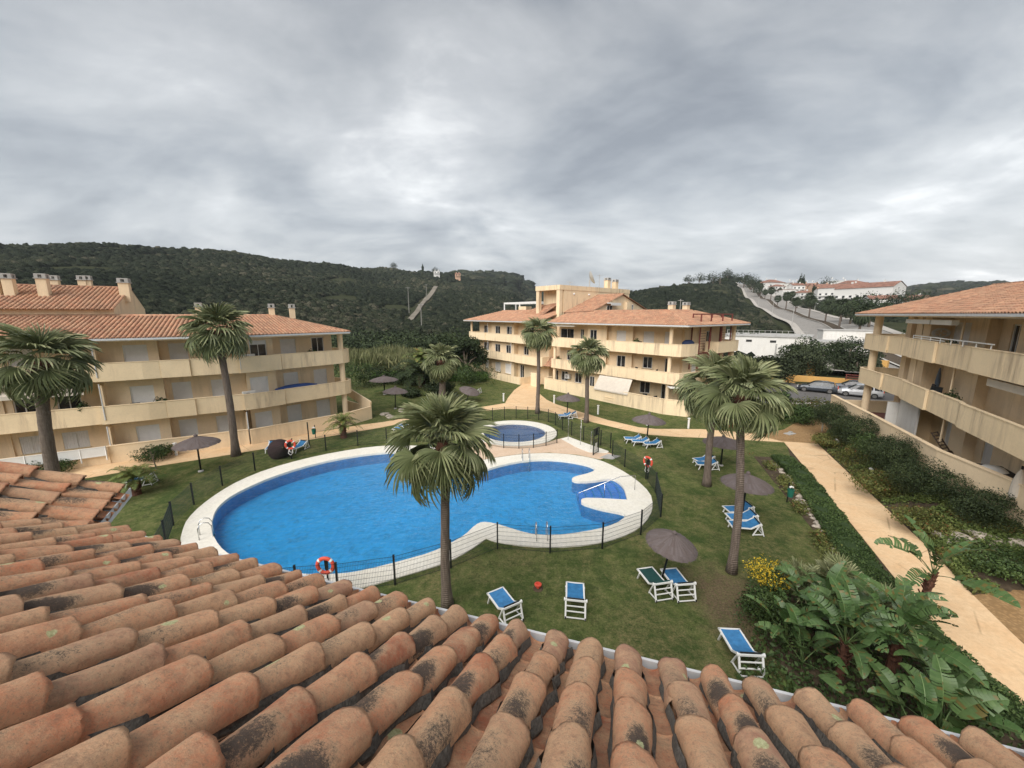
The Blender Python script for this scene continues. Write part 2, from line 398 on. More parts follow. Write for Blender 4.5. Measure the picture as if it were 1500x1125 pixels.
def watermat():
    m, nt, b, out = newmat('pool_water'); nt.nodes.remove(b); k = N(nt); p = k.pos()
    h = k.math('ADD', k.noise(k.mapping(p, (1,1.4,1)), 3.2, 6, .68, dist=.4), k.math('MULTIPLY', k.noise(p, .35, 3), 1.5))
    bm = k.bump(h, .8, .07)
    tr = k.n('BsdfTransparent'); tr.inputs[0].default_value = (.62,.93,1,1)
    gl = k.n('BsdfGlossy'); gl.inputs['Roughness'].default_value = .03; k.set(gl.inputs['Normal'], bm)
    fr = k.n('Fresnel'); fr.inputs[0].default_value = 1.33; k.set(fr.inputs['Normal'], bm)
    mx = k.n('MixShader'); k.set(mx.inputs[0], fr.outputs[0]); k.set(mx.inputs[1], tr.outputs[0]); k.set(mx.inputs[2], gl.outputs[0])
    k.set(out.inputs[0], mx.outputs[0]); return m
M['water'] = watermat()
#PART2
# ------------------------------------------------------------------ camera (also the surveyor's instrument: measured angles -> ground positions)
F_, P_, H_ = 563., rad(10.3), 10.2
cd = bpy.data.cameras.new('camera'); cam = bpy.data.objects.new('camera', cd); link(cam)
cd.sensor_width = 36; cd.lens = 36*F_/1500; cd.clip_start = .05; cd.clip_end = 6000
cam.location = (0, 0, H_); cam.rotation_euler = (PI/2 - P_, 0, 0); S.camera = cam
def az_of(x): return math.atan2(x-750, F_*math.cos(P_) + 100*math.sin(P_))
def slope_of(x, y):
    u = x-750; v = y-562.5; fw = F_*math.cos(P_) - v*math.sin(P_)
    return -(F_*math.sin(P_) + v*math.cos(P_))/math.hypot(u, fw)

# ------------------------------------------------------------------ terrain
def Y(x, y, R): return H_ + R*slope_of(x, y)
T = {  # bearing column: (distance, height)
 -400: [(60,0),(120,0),(200,Y(0,446,200)),(450,Y(0,352,450)),(900,60)],
 0: [(60,0),(140,0),(220,Y(0,440,220)),(480,Y(0,359,480)),(900,60)],
 150: [(60,0),(140,0),(220,Y(150,442,220)),(490,Y(150,363,490)),(900,60)],
 300: [(60,0),(140,0),(220,Y(300,445,220)),(500,Y(300,370,500)),(900,60)],
 400: [(60,0),(145,0),(230,Y(400,448,230)),(530,Y(400,379,530)),(900,60)],
 500: [(60,0),(150,0),(240,Y(500,452,240)),(560,Y(500,389,560)),(900,60)],
 560: [(60,0),(150,0),(250,Y(560,456,250)),(420,Y(560,416,420)),(590,Y(560,396,590)),(900,60)],
 620: [(60,0),(150,0),(260,Y(620,460,260)),(420,Y(620,422,420)),(620,Y(620,401,620)),(1000,Y(620,408,1000))],
 700: [(60,0),(150,0),(260,Y(700,464,260)),(420,Y(700,430,420)),(620,Y(700,412,620)),(1000,Y(700,400,1000)),(1500,90)],
 750: [(60,0),(150,0),(260,Y(750,466,260)),(420,Y(750,438,420)),(620,Y(750,425,620)),(1000,Y(750,400,1000)),(1500,90)],
 768: [(60,0),(150,0),(260,Y(768,466,260)),(620,Y(768,440,620)),(1000,Y(768,410,1000)),(1500,70)],
 790: [(60,0),(150,0),(300,Y(790,462,300)),(600,Y(790,448,600)),(1000,Y(790,425,1000)),(1500,50)],
 850: [(60,0),(150,0),(300,Y(850,460,300)),(600,Y(850,450,600)),(1000,Y(850,440,1000))],
 915: [(60,0),(130,0),(250,Y(915,458,250)),(400,Y(915,428,400)),(800,30)],
 965: [(60,0),(130,0),(250,Y(965,456,250)),(400,Y(965,420,400)),(800,40)],
 1010: [(60,0),(120,0),(250,Y(1010,458,250)),(430,Y(1010,416,430)),(800,40)],
 1060: [(60,0),(115,0),(250,Y(1060,462,250)),(450,Y(1060,416,450)),(620,Y(1060,410,620)),(800,45)],
 1086: [(60,0),(125,0),(180,2.5),(300,Y(1086,455,300)),(450,Y(1086,434,450)),(620,Y(1086,415,620)),(900,60)],
 1117: [(60,0),(125,0),(210,4.5),(300,11),(430,Y(1117,438,430)),(560,Y(1117,427,560)),(900,60)],
 1157: [(60,0),(130,.5),(210,5),(300,Y(1157,460,300)),(430,Y(1157,441,430)),(520,Y(1157,432,520)),(900,50)],
 1217: [(60,0),(120,1),(210,Y(1217,478,210)),(300,Y(1217,461,300)),(400,Y(1217,445,400)),(480,Y(1217,437,480)),(900,40)],
 1268: [(60,0),(100,.5),(140,2.3),(210,6),(300,Y(1268,456,300)),(400,Y(1268,446,400)),(900,34)],
 1340: [(60,0),(90,.5),(140,2.5),(300,Y(1340,460,300)),(500,12),(1500,Y(1340,419,1500))],
 1400: [(60,0),(90,.5),(300,10),(500,12),(1500,Y(1400,418,1500))],
 1480: [(60,0),(90,.5),(300,10),(500,12),(1500,Y(1480,415,1500))],
 1900: [(60,0),(90,.5),(300,10),(500,12),(1500,Y(1480,415,1500))]}
TA = np.array([az_of(x) for x in sorted(T)]); TZ = [T[x] for x in sorted(T)]
def tz_arr(X, Yc):
    X = np.asarray(X, float); Yc = np.asarray(Yc, float)
    R = np.hypot(X, Yc); A = np.clip(np.arctan2(X, Yc), TA[0], TA[-1]-1e-6)
    i = np.clip(np.searchsorted(TA, A, side='right')-1, 0, len(TA)-2)
    w = (A-TA[i])/(TA[i+1]-TA[i]); w = w*w*(3-2*w)*.5 + w*.5
    zc = np.stack([np.interp(R, [q[0] for q in c], [q[1] for q in c]) for c in TZ], 0)
    idx = np.arange(R.size).reshape(R.shape)
    zf = zc.reshape(len(TZ), -1); ii = i.ravel(); k = np.arange(R.size)
    z = zf[ii, k]*(1-w.ravel()) + zf[ii+1, k]*w.ravel()
    z = z.reshape(R.shape)
    amp = np.clip((R-160)/300, 0, 1)
    z += amp*(2.2*np.sin(X*.021+1.3)*np.cos(Yc*.017) + 1.2*np.sin(X*.057+Yc*.043))
    return z
def tz(x, y): return float(tz_arr(np.array([x]), np.array([y]))[0])
def RA(x, R):
    a = az_of(x); return R*math.sin(a), R*math.cos(a)

POOL = [(-14.4,16.87),(-15.08,17.8),(-15.63,18.76),(-15.88,19.58),(-15.95,20.46),(-15.71,21.61),(-15.26,22.88),(-14.2,24.5),(-12.58,26.0),(-10.6,27.0),(-8.86,27.45),(-7.02,27.25),(-5.21,26.56),(-3.57,25.38),(-2.35,24.15),(-1.77,24.07),(-0.56,25.01),(1.01,25.76),(2.53,25.95),(3.94,25.63),(5.23,24.89),(5.6,24.19),(5.17,23.63),(3.95,22.99),(3.71,22.6),(3.9,22.25),(4.8,22.25),(6.11,22.68),(6.40,22.6),(6.62,21.99),(6.66,21.25),(6.41,19.89),(4.32,20.15),(3.87,20.0),(3.79,19.5),(4.61,18.9),(5.79,18.41),(5.81,18.07),(5.08,17.39),(4.17,16.93),(2.63,16.49),(1.46,16.41),(0.69,16.58),(-0.1,17.02),(-0.91,17.48),(-1.48,17.58),(-1.81,17.29),(-2.2,16.41),(-2.78,15.76),(-3.47,15.1),(-4.44,14.6),(-5.4,14.15),(-6.31,13.79),(-7.0,13.68),(-7.85,13.64),(-9.01,13.77),(-10.15,14.06),(-11.49,14.59),(-12.58,15.2),(-13.52,15.97)]
OUTER = [(-15.09,15.9),(-15.8,16.9),(-16.35,17.8),(-16.8,19.2),(-17.0,20.84),(-16.94,22.4),(-16.3,24.2),(-14.93,25.96),(-13.2,27.4),(-10.96,28.6),(-9.0,28.95),(-6.9,28.75),(-4.6,27.8),(-3.2,26.6),(-2.2,25.75),(-1.1,26.3),(0.8,27.0),(2.8,27.25),(4.7,26.8),(6.16,25.9),(7.1,24.4),(7.75,22.6),(8.0,20.72),(7.63,19.27),(7.1,18.2),(6.19,17.02),(4.95,16.15),(3.42,15.62),(2.03,15.45),(0.65,15.52),(-0.65,15.83),(-1.18,16.13),(-1.88,15.2),(-2.58,14.5),(-3.6,13.9),(-4.59,13.42),(-5.4,13.0),(-6.3,12.75),(-7.9,12.6),(-9.3,12.7),(-10.7,13.05),(-12.2,13.6),(-13.7,14.5)]
def smooth_poly(p, keep=35, it=1):
    """rounds a closed outline a little (Chaikin, sharp corners kept)"""
    for _ in range(it):
        q = []
        n = len(p)
        for i in range(n):
            a, b, c = Vector(p[i-1]), Vector(p[i]), Vector(p[(i+1) % n])
            if (b-a).angle(c-b) > rad(keep): q.append(tuple(b)) if (b-a).angle(c-b) > rad(75) else q.extend([tuple(a.lerp(b, .8)), tuple(b.lerp(c, .2))])
            else: q += [tuple(a.lerp(b, .75)), tuple(b.lerp(c, .25))]
        p = q
    return p
POOL = smooth_poly(POOL, it=1); OUTER = smooth_poly(OUTER, it=1)
KC = (.22, 32.4)
def ell(r, n=48, sx=1.0, c=KC): return [(c[0]+r*sx*math.cos(2*PI*i/n), c[1]+r*math.sin(2*PI*i/n)) for i in range(n)]
def inpoly(x, y, poly):
    c = False; n = len(poly)
    for i in range(n):
        x1, y1 = poly[i]; x2, y2 = poly[i-1]
        if (y1 > y) != (y2 > y) and x < (x2-x1)*(y-y1)/(y2-y1)+x1: c = not c
    return c

# far ground: one sheet out to the horizon, sunk below the lawn inside the garden
az = np.concatenate([np.linspace(-PI, rad(-62), 24)[:-1], np.linspace(rad(-62), rad(60), 330), np.linspace(rad(60), PI, 24)[1:]])
Rr = np.concatenate([[.5, 15, 30, 45, 60, 70], np.geomspace(75, 1960, 115)])
AA, RR = np.meshgrid(az, Rr, indexing='ij'); X = RR*np.sin(AA); Yc = RR*np.cos(AA); Z = tz_arr(X, Yc)
Z = np.where(RR < 65, -3., Z - .08)
na, nr = AA.shape
ids = np.arange(na*nr).reshape(na, nr)
Fq = np.stack([ids[:-1, :-1], ids[1:, :-1], ids[1:, 1:], ids[:-1, 1:]], -1).reshape(-1, 4)[:, ::-1]
tag(npobj('hills', np.stack([X, Yc, Z], -1).reshape(-1, 3), Fq, M['terrain'], smooth=True), kind='structure')

m = MB()
m.prism([(-75,-40),(75,-40),(75,62),(20,82),(-30,82),(-75,62)], -.02, 0, holes=[OUTER, ell(3.5)], bottom=False)
tag(m.build('lawn', M['grass']), kind='structure')
# paving round the pools
m = MB(); m.prism(OUTER, -.1, .05, holes=[POOL], bottom=False)
tag(m.build('pool_deck', M['deck']), kind='structure')
m = MB(); m.prism(ell(3.7), -.1, .046, holes=[ell(2.72)], bottom=False)
tag(m.build('paddling_pool_deck', M['deck']), kind='structure')
m = MB(); m.prism([(-3.6,28.2),(-2.9,26.9),(-2.2,25.9),(-1.1,26.45),(.8,27.15),(2.8,27.4),(4.8,26.95),(6.3,26.0),(7.5,26.9),(6.2,29.0),(4.6,31.0),(3.7,30.4),(2.9,29.7),(1.8,29.0),(.2,28.7),(-1.4,29.05),(-2.4,29.75),(-3.1,29.4)], -.02, .03, bottom=False)
tag(m.build('pool_paving', M['paving']), kind='structure')
m = MB(); m.prism([(4.05,30.55),(4.75,31.1),(5.9,29.4),(7.3,27.6),(7.05,27.2),(5.75,27.35),(4.9,28.6)], .03, .045, bottom=False)
tag(m.build('shower_slab', M['deck']), kind='structure')
# basins
def basin(name, poly, depth, mf, mw, zt=-.1):
    b = MB(); b.prism(poly, -depth, -depth+.001, bottom=False)
    n = len(poly); vs = [(p[0], p[1], zt) for p in poly] + [(p[0], p[1], -depth) for p in poly]
    b.add(vs, [(i, n+i, n+(i+1) % n, (i+1) % n) for i in range(n)], m=1)
    return tag(b.build(name, [mf, mw]), kind='structure')
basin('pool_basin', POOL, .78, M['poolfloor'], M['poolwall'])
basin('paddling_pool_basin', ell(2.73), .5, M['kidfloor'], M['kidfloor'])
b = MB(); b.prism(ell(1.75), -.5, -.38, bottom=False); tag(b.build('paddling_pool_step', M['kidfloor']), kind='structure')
m = MB(); m.prism(POOL, -.09, -.085, bottom=False); m.f = [f for f in m.f if len(f) == 3]; m.t = m.t[:len(m.f)]; m.m = m.m[:len(m.f)]; m.uv = m.uv[:len(m.f)]
tag(m.build('pool_water', M['water']), kind='structure')
m = MB(); m.prism(ell(2.72), -.09, -.085, bottom=False); m.f = [f for f in m.f if len(f) == 3]; m.t = m.t[:len(m.f)]; m.m = m.m[:len(m.f)]; m.uv = m.uv[:len(m.f)]
tag(m.build('paddling_pool_water', M['water']), kind='structure')
# fan of entry steps
A0, A1 = Vector((6.62,22.75)), Vector((3.95,22.35)); B0, B1 = Vector((6.35,19.85)), Vector((3.85,19.98))
def arcpts(f, bulge):
    a = A0.lerp(A1, f); c = B0.lerp(B1, f); mid = (a+c)/2 + Vector((bulge, 0))
    return [a*(1-t)**2 + mid*2*t*(1-t) + c*t*t for t in [j/10 for j in range(11)]]
b = MB()
for i in range(6):
    p = arcpts(i/6, .55-.1*i) + arcpts((i+1)/6, .55-.1*(i+1))[::-1]
    z = -.14-.1*i
    b.prism([tuple(q) for q in p], -.77+.002*i, z, m=0, bottom=False)
    e = arcpts((i+1)/6, .55-.1*(i+1)); e2 = arcpts((i+.84)/6, .55-.1*(i+.84))
    b.prism([tuple(q) for q in e2+e[::-1]], z, z+.012, m=1, bottom=False)
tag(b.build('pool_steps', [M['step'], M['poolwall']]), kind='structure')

# ------------------------------------------------------------------ paths
def slab(name, poly, z, mat, base=-.02):
    q = MB(); q.prism(poly, base, z, bottom=False); return tag(q.build(name, mat), kind='structure')
slab('garden_path', [(-40,15.5),(-30.5,20.2),(-24.0,24.9),(-20.7,27.0),(-18.8,28.4),(-16.8,30.3),(-11.9,33.9),(-7.7,37.9),(-3.4,40.0),(-.5,40.9),(2.75,40.4),(5.2,38.4),(7.4,36.0),(9.54,33.7),(11.7,31.75),(14.2,31.1),(17.2,30.75),(22.0,29.75),(24.3,29.5),(22.6,31.3),(19.2,32.7),(17.1,33.3),(12.9,33.4),(11.6,33.9),(9.4,36.3),(7.0,39.9),(5.1,43.0),(4.2,45.4),(3.4,50.0),(4.3,56.5),(3.0,57.2),(1.5,55.8),(.3,51.4),(-.5,46.5),(-.8,43.6),(-3.4,41.7),(-8.0,39.3),(-12.4,35.6),(-14.0,34.75),(-20.0,30.35),(-25.5,27.6),(-30.2,25.3),(-40,20)], .02, M['path'])
slab('stone_path', [(22.0,29.75),(16.65,17.2),(14.33,11.93),(13.5,9.8),(12.6,6.5),(10,0),(13,-2),(15.2,8.2),(16.2,10.8),(16.95,12.5),(18.2,14.9),(20.63,20.6),(24.38,29.3)], .032, M['path'])
slab('pebble_path', [(22.0,29.9),(24.4,29.45),(26.6,31.5),(29.5,34.2),(35.2,39.6),(33.0,41.5),(28.5,36.6),(24.4,33.2),(22.3,32.2),(20.5,32.2)], .026, M['pebble'])
slab('pebble_patch', [(16.95,12.55),(19.5,12.9),(23,9.0),(20,3),(14.5,3),(15.6,8.4),(16.2,10.8)], .024, M['pebble'])
slab('street', [(24,56.5),(28.5,46.0),(31.0,40.2),(35.5,39.6),(40,42.5),(60,27),(75,18),(79,26),(64,38),(52,47.5),(46,53.5),(36,61.5),(24,70)], .025, M['asphalt'])
slab('zebra_strip', [(31.0,43.2),(36.2,43.0),(36.6,43.9),(30.6,44.1)], .029, M['pave_far'])
slab('ochre_yard', [(36.6,61.6),(46.3,53.8),(52.3,47.9),(64,38.6),(66,41),(58,60),(44,70)], .035, M['ochre'])

# road climbing the hill with a planted median
RC = [(1400,84,0),(1330,98,0),(1268,140,0),(1217,208,0),(1157,300,0),(1117,430,0),(1088,610,0),(1076,700,0)]
ctr = [Vector(RA(x, R)) for x, R, _ in RC]
def resample(pts, n):
    d = [0]
    for i in range(len(pts)-1): d.append(d[-1]+(pts[i+1]-pts[i]).length)
    return [pts[0].lerp(pts[0], 0) if t <= 0 else (lambda i: pts[i].lerp(pts[i+1], (t-d[i])/(d[i+1]-d[i])))(min(len(pts)-2, max(j for j in range(len(d)) if d[j] <= t))) for t in [d[-1]*q/n*.9999 for q in range(n+1)]], d[-1]
rc, rlen = resample(ctr, 150)
for _ in range(12): rc = [rc[0]] + [(rc[i-1]+rc[i]*2+rc[i+1])/4 for i in range(1, len(rc)-1)] + [rc[-1]]
rz_ = [tz(p.x, p.y) for p in rc]
def rn(i):
    d = (rc[min(i+1, len(rc)-1)] - rc[max(i-1, 0)]).normalized(); return Vector((-d.y, d.x))
def strip(name, a, b, dz, mat, th=.0):
    q = MB(); vs = []
    for i, p in enumerate(rc):
        n = rn(i)
        for k in range(5):
            o = p + n*(a+(b-a)*k/4); z = max(rz_[i], tz(o.x, o.y)-.2) + dz; vs.append((o.x, o.y, z))
    fs = [(i*5+k, (i+1)*5+k, (i+1)*5+k+1, i*5+k+1) for i in range(len(rc)-1) for k in range(4)]
    q.add(vs, fs); return tag(q.build(name, mat, smooth=True), kind='structure')
strip('left_pavement', 11.2, 13.6, .85, M['pave_far'])
strip('hill_road', 2.0, 11.2, .72, M['road_far']); strip('median', -1.6, 2.0, .85, M['soil'])
strip('hill_road', -10.8, -1.6, .72, M['road_far']); strip('right_pavement', -13.6, -10.8, .85, M['pave_far'])
strip('median_kerb', 1.8, 2.25, .98, M['kerb']); strip('median_kerb', -1.85, -1.4, .98, M['kerb'])
# dirt track on the left hill
q = MB(); vs = []
tp = [Vector(RA(x, R)) for x, R in ((600,215),(606,240),(617,290),(627,345),(636,405),(640,440))]
tr, _ = resample(tp, 40)
for i, p in enumerate(tr):
    d = (tr[min(i+1, 40)]-tr[max(i-1, 0)]).normalized(); n = Vector((-d.y, d.x))
    for k in (-1, 0, 1):
        o = p+n*k*(1.5 if i < 20 else 2.2); vs.append((o.x, o.y, tz(o.x, o.y)+.8))
q.add(vs, [(i*3+k, (i+1)*3+k, (i+1)*3+k+1, i*3+k+1) for i in range(40) for k in (0, 1)])
tag(q.build('dirt_track', simple('dirt_track', (.20,.175,.14), 1, var=.25, scale=.1)), kind='structure')

# raised planting bed on the right: slopes from the path up to the garden wall
bedL = [(24.4,29.3),(20.7,20.8),(18.2,14.9),(16.9,12.5),(19.4,12.8),(21,11),(22,8),(20,3)]
bedR = [(27.5,32.6),(25.6,26.6),(24.3,22.9),(22.4,18.9),(20.9,15.8),(19.2,12.6),(17.6,9.6),(22.2,3)]
bedR = [(28.0,31.8),(26.1,27.1),(24.3,22.9),(22.8,19.5),(22.0,16.2),(21.5,13.5),(23,9),(21,3)]
def bedpt(s, t):
    n = len(bedL)-1; i = min(int(s*n), n-1); f = s*n-i
    a = Vector(bedL[i]).lerp(Vector(bedL[i+1]), f); b = Vector(bedR[i]).lerp(Vector(bedR[i+1]), f)
    p = a.lerp(b, t); return Vector((p.x, p.y, .03 + 1.3*t))
q = MB(); n1, n2 = 60, 8
vs = [bedpt(i/n1, j/n2) + Vector((0, 0, .06*math.sin(i*1.7+j*2.1))) for i in range(n1+1) for j in range(n2+1)]
q.add(vs, [(i*(n2+1)+j, i*(n2+1)+j+1, (i+1)*(n2+1)+j+1, (i+1)*(n2+1)+j) for i in range(n1) for j in range(n2)])
tag(q.build('planting_bed', M['soil'], smooth=True), kind='structure')
slab('flower_bed_soil', [(7.9,10.2),(8.4,11.6),(10.2,12.6),(13.2,11.7),(14.3,11.9),(13.4,9.8),(12.5,6.5),(11,3),(8.6,3),(8.0,7)], .03, M['soil'])
slab('border_soil', [(17.6,26.6),(20.1,26.3),(22,29.5),(16.65,17.25),(14.35,11.95),(13.0,12.2),(13.9,15.2),(15.0,18.6)], .015, M['soil'])

# ------------------------------------------------------------------ pool fence: posts and panels of fine wire
def fence(name, label, posts, h=1.25, group=None, closed=False):
    root = empty(name, (0, 0, 0), 0, label, 'fence', group)
    for (x, y) in posts:
        b = MB(); b.box((x, y, h/2), (.06, .06, h)); b.box((x, y, h+.01), (.075, .075, .02)); b.build('post', M['blackmetal'], root)
    for a, c in zip(posts, posts[1:]):
        a = Vector((*a, 0)); c = Vector((*c, 0)); L = (c-a).length; b = MB(); n = max(4, int(L/.055))
        for i in range(1, n):
            p = a.lerp(c, i/n); b.bar(p+Vector((0,0,.05)), p+Vector((0,0,h-.04)), .006)
        for z in (.06, .25, .45, .65, .85, 1.05, h-.05):
            b.bar(a+Vector((0,0,z)), c+Vector((0,0,z)), .008 if .1 < z < 1.1 else .011)
        b.build('wire_panel', M['greenmetal'], root)
    return root
fence('pool_fence', 'long dark wire fence curving round the left lawn side of the big pool', [(-13.9,13.0),(-15.44,15.6),(-16.6,17.3),(-17.3,19.4),(-17.5,21.75),(-17.0,24.0),(-15.81,26.15),(-14.11,27.8),(-12.12,28.9),(-10.05,29.5),(-7.73,29.8),(-5.2,29.9),(-3.9,31.2),(-3.9,33.2),(-3.2,35.2),(-1.89,36.22),(-.74,36.71),(.41,36.97),(1.55,36.71),(2.61,36.4),(3.48,35.7),(4.04,34.6),(4.5,33.0),(5.08,31.5),(5.86,30.2),(7.0,29.0),(7.6,28.3)])
fence('pool_fence', 'dark wire fence along the near side of the big pool behind the near loungers', [(-9.3,12.2),(-7.88,12.5),(-6.45,12.65),(-4.47,13.1),(-2.49,14.1),(-.64,15.4),(1.65,15.1),(3.98,15.4),(6.04,16.5),(7.59,18.1),(8.32,20.8),(8.4,22.68),(7.64,24.65),(7.3,26.6)])
fence('pool_fence', 'short wire fence between the round paddling pool and the ladder of the big pool', [(-1.8,28.95),(-.64,28.35),(.53,28.2),(1.66,28.4),(2.67,28.85),(3.6,29.5)], h=1.15)
# gate
g = empty('pool_gate', (6.2, 27.1, 0), 0, 'black gate frame with a white notice at the shower slab', 'gate')
b = MB()
for a, c in (((-.25,-.3,0),(-.25,-.3,2.0)), ((.25,.3,0),(.25,.3,2.0)), ((-.25,-.3,1.97),(.25,.3,1.97)), ((-.25,-.3,1.5),(.25,.3,1.5))): b.bar(a, c, .07)
b.build('frame', M['blackmetal'], g)
b = MB()
for i in range(9): p = Vector((-.2+.05*i, -.24+.06*i, 0)); b.bar(p+Vector((0,0,.1)), p+Vector((0,0,1.15)), .014)
b.bar((-.22,-.26,1.15), (.22,.26,1.15), .03); b.bar((-.22,-.26,.1), (.22,.26,.1), .03); b.build('gate_leaf', M['blackmetal'], g)
b = MB(); b.box((0,0,1.72), (.44,.02,.36), rz=math.atan2(.6,.5)); b.build('notice', M['blackmetal'], g)
b = MB(); b.box((.015,-.012,.62), (.22,.02,.5), rz=math.atan2(.6,.5)); b.build('notice', M['white'], g)
slab('gate_slab', [(6.3,26.3),(7.2,26.0),(7.9,26.6),(7.1,27.0)], .05, M['concrete'])

# ladders, rails, showers
def ladder(x, y, rz, label):
    o = empty('pool_ladder', (x, y, .04), rz, label, 'ladder')
    for s in (-.25, .25):
        b = MB(); b.tube([(s,-.45,0),(s,-.45,.55),(s,-.38,.72),(s,-.22,.8),(s,-.05,.74),(s,.05,.55),(s,.06,-.9)], .022, 8); b.build('rail', M['chrome'], o, smooth=True)
    for z in (-.15, -.42, -.7):
        b = MB(); b.box((0,.06,z), (.5,.07,.025)); b.build('rung', M['chrome'], o)
ladder(1.35, 16.36, .05, 'steel ladder at the near edge of the big pool')
ladder(1.0, 25.72, PI+.1, 'steel ladder at the far edge of the big pool')
ladder(-14.05, 16.45, -.95, 'steel ladder at the left tip of the big pool beside the roof')
o = empty('handrail', (0, 0, 0), 0, 'thin steel handrail leading down the fan of pool steps', 'handrail')
b = MB(); b.tube([(7.2,21.1,.05),(7.2,21.1,.95),(6.3,21.0,.92),(3.9,20.9,-.05),(3.85,20.9,-.5)], .022, 6); b.build('rail', M['chrome'], o, smooth=True)
b = MB(); b.tube([(5.4,20.95,.48),(5.4,20.95,-.9)], .02, 6); b.build('post', M['chrome'], o, smooth=True)
for i, (x, y, l) in enumerate(((4.6,30.2,'leftmost of the three thin shower posts by the paddling pool'), (5.4,29.0,'middle one of the three thin shower posts by the paddling pool'), (6.05,28.1,'short shower post nearest the black gate'))):
    o = empty('shower', (x, y, .045), .6*i, l, 'shower', 'showers on the white slab')
    h = (2.1, 2.1, 1.3)[i]
    b = MB(); b.tube([(0,0,0),(0,0,h),(.12,0,h+.06),(.26,0,h)], .02, 6); b.build('pipe', M['chrome'], o, smooth=True)
    b = MB(); b.lathe((.26,0,h-.05), [(.0,.06),(.05,.05),(.06,0),(0,0)], 8); b.build('shower_head', M['chrome'], o)
#PART3
# ------------------------------------------------------------------ vegetation tools
def rotz(a):
    c, s = math.cos(a), math.sin(a); return np.array([[c,-s,0],[s,c,0],[0,0,1]])
def leafcloud(n, ells, size, seed=0, aspect=.5, inner=.55, gap=.25):
    """n leaf-sized quads spread through ellipsoids (cx,cy,cz,rx,ry,rz) with clumps and gaps"""
    g = np.random.default_rng(seed); E_ = np.array(ells, float)
    w = (E_[:,3]*E_[:,4]*E_[:,5])**(2/3); k = g.choice(len(E_), n, p=w/w.sum())
    d = g.normal(size=(n,3)); d /= np.linalg.norm(d, axis=1)[:,None]
    r = inner + (1-inner)*g.random(n)**.6
    lump = 1 + .12*np.sin(d[:,0]*5+k*1.7+seed) + .14*np.sin(d[:,1]*6+k+seed*2) + .12*np.sin(d[:,2]*7+k*2.3)
    p = E_[k,:3] + d*E_[k,3:]*(r*lump)[:,None]
    cl = np.sin(p[:,0]*2.3/size*.12+seed)+np.sin(p[:,1]*2.9/size*.12)+np.sin(p[:,2]*3.1/size*.12+1)
    keep = (cl > -1.6+gap*2*g.random(n)) ; p = p[keep]; d = d[keep]; cl = cl[keep]; n = len(p)
    nn = d + g.normal(size=(n,3))*.7; nn /= np.linalg.norm(nn, axis=1)[:,None]
    t = np.cross(nn, g.normal(size=(n,3))); t /= np.linalg.norm(t, axis=1)[:,None]; b = np.cross(nn, t)
    s = size*(.6+.8*g.random(n))[:,None]
    V = np.stack([p-t*s*.5, p-b*s*aspect*.5+nn*s*.1, p+t*s*.5, p+b*s*aspect*.5+nn*s*.1], 1).reshape(-1,3)
    F = np.arange(4*n).reshape(n,4)
    tint = np.clip(.45+.13*cl+.22*g.normal(size=n), 0, 1)
    return V, F, tint
def bush(name, label, cat, loc, ells, size, n, mat, seed, group=None, stem=True):
    V, F, t = leafcloud(n, ells, size, seed)
    V[:,2] = np.maximum(V[:,2], .0)
    o = npobj(name, V, F, mat, t); o.location = loc; tag(o, label, cat, group); return o
def tree(name, label, loc, h, ells, size, n, mat, seed, tr=.15, group=None, limbs=3, cat='tree', lean=(0,0)):
    root = empty(name, loc, 0, label, cat, group)
    V, F, t = leafcloud(n, ells, size, seed, inner=.35); npobj('crown', V, F, mat, t, root)
    b = MB(); top = Vector((lean[0], lean[1], h*.75)); b.tube([(0,0,-.2),(lean[0]*.3,lean[1]*.3,h*.3),top], [tr*1.25, tr, tr*.5], 8)
    for i in range(limbs):
        e = ells[i % len(ells)]; b.tube([(lean[0]*.3,lean[1]*.3,h*.3),((lean[0]*.5+e[0])/2,(lean[1]*.5+e[1])/2,h*.5),(e[0],e[1],e[2])], [tr*.6,tr*.4,tr*.15], 6)
    b.build('trunk', M['bark'], root, smooth=True); return root

def fan_leaf(g, nseg=34, R=.95, spread=rad(118), droop=.75, fold=.28):
    """one palmate blade: hastula at origin, pointing +x, pleated, tips split and hanging"""
    V = []; F = []; T_ = []
    rs = [0, .3, .55, .72, .87, 1.0]
    for i in range(nseg):
        a = -spread + 2*spread*(i+.5)/nseg; da = spread/nseg
        L = R*(1-.22*(abs(a)/spread)**2)*(.93+.12*g.random()); dr = droop*(.75+.6*g.random()); tw = .1*g.normal()
        b = len(V)
        for j, f in enumerate(rs):
            r = L*f; w = da*min(r, L*.5)*(.92 if f <= .55 else max(.04, 1-(f-.55)/.47))
            hang = dr*max(0, f-.42)**1.6*L*1.5; rr = r*math.cos(min(1.2, max(0, f-.5)*dr*1.3)) if f > .5 else r
            zb = fold*abs(math.sin(a))*r*.75 - hang - .10*r*r
            c, s = math.cos(a+tw*f*f*.4), math.sin(a+tw*f*f*.4)
            for sg in (-1, 1):
                V.append((rr*c - sg*w*s, rr*s + sg*w*c, zb + sg*(.028*R if 0 < f < .9 else 0)*(1 if i % 2 else -1)))
        base = .42+.18*g.random()
        for j in range(5):
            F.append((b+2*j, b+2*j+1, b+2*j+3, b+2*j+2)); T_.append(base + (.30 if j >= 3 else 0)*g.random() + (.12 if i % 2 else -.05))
    return np.array(V), np.array(F), np.array(T_)
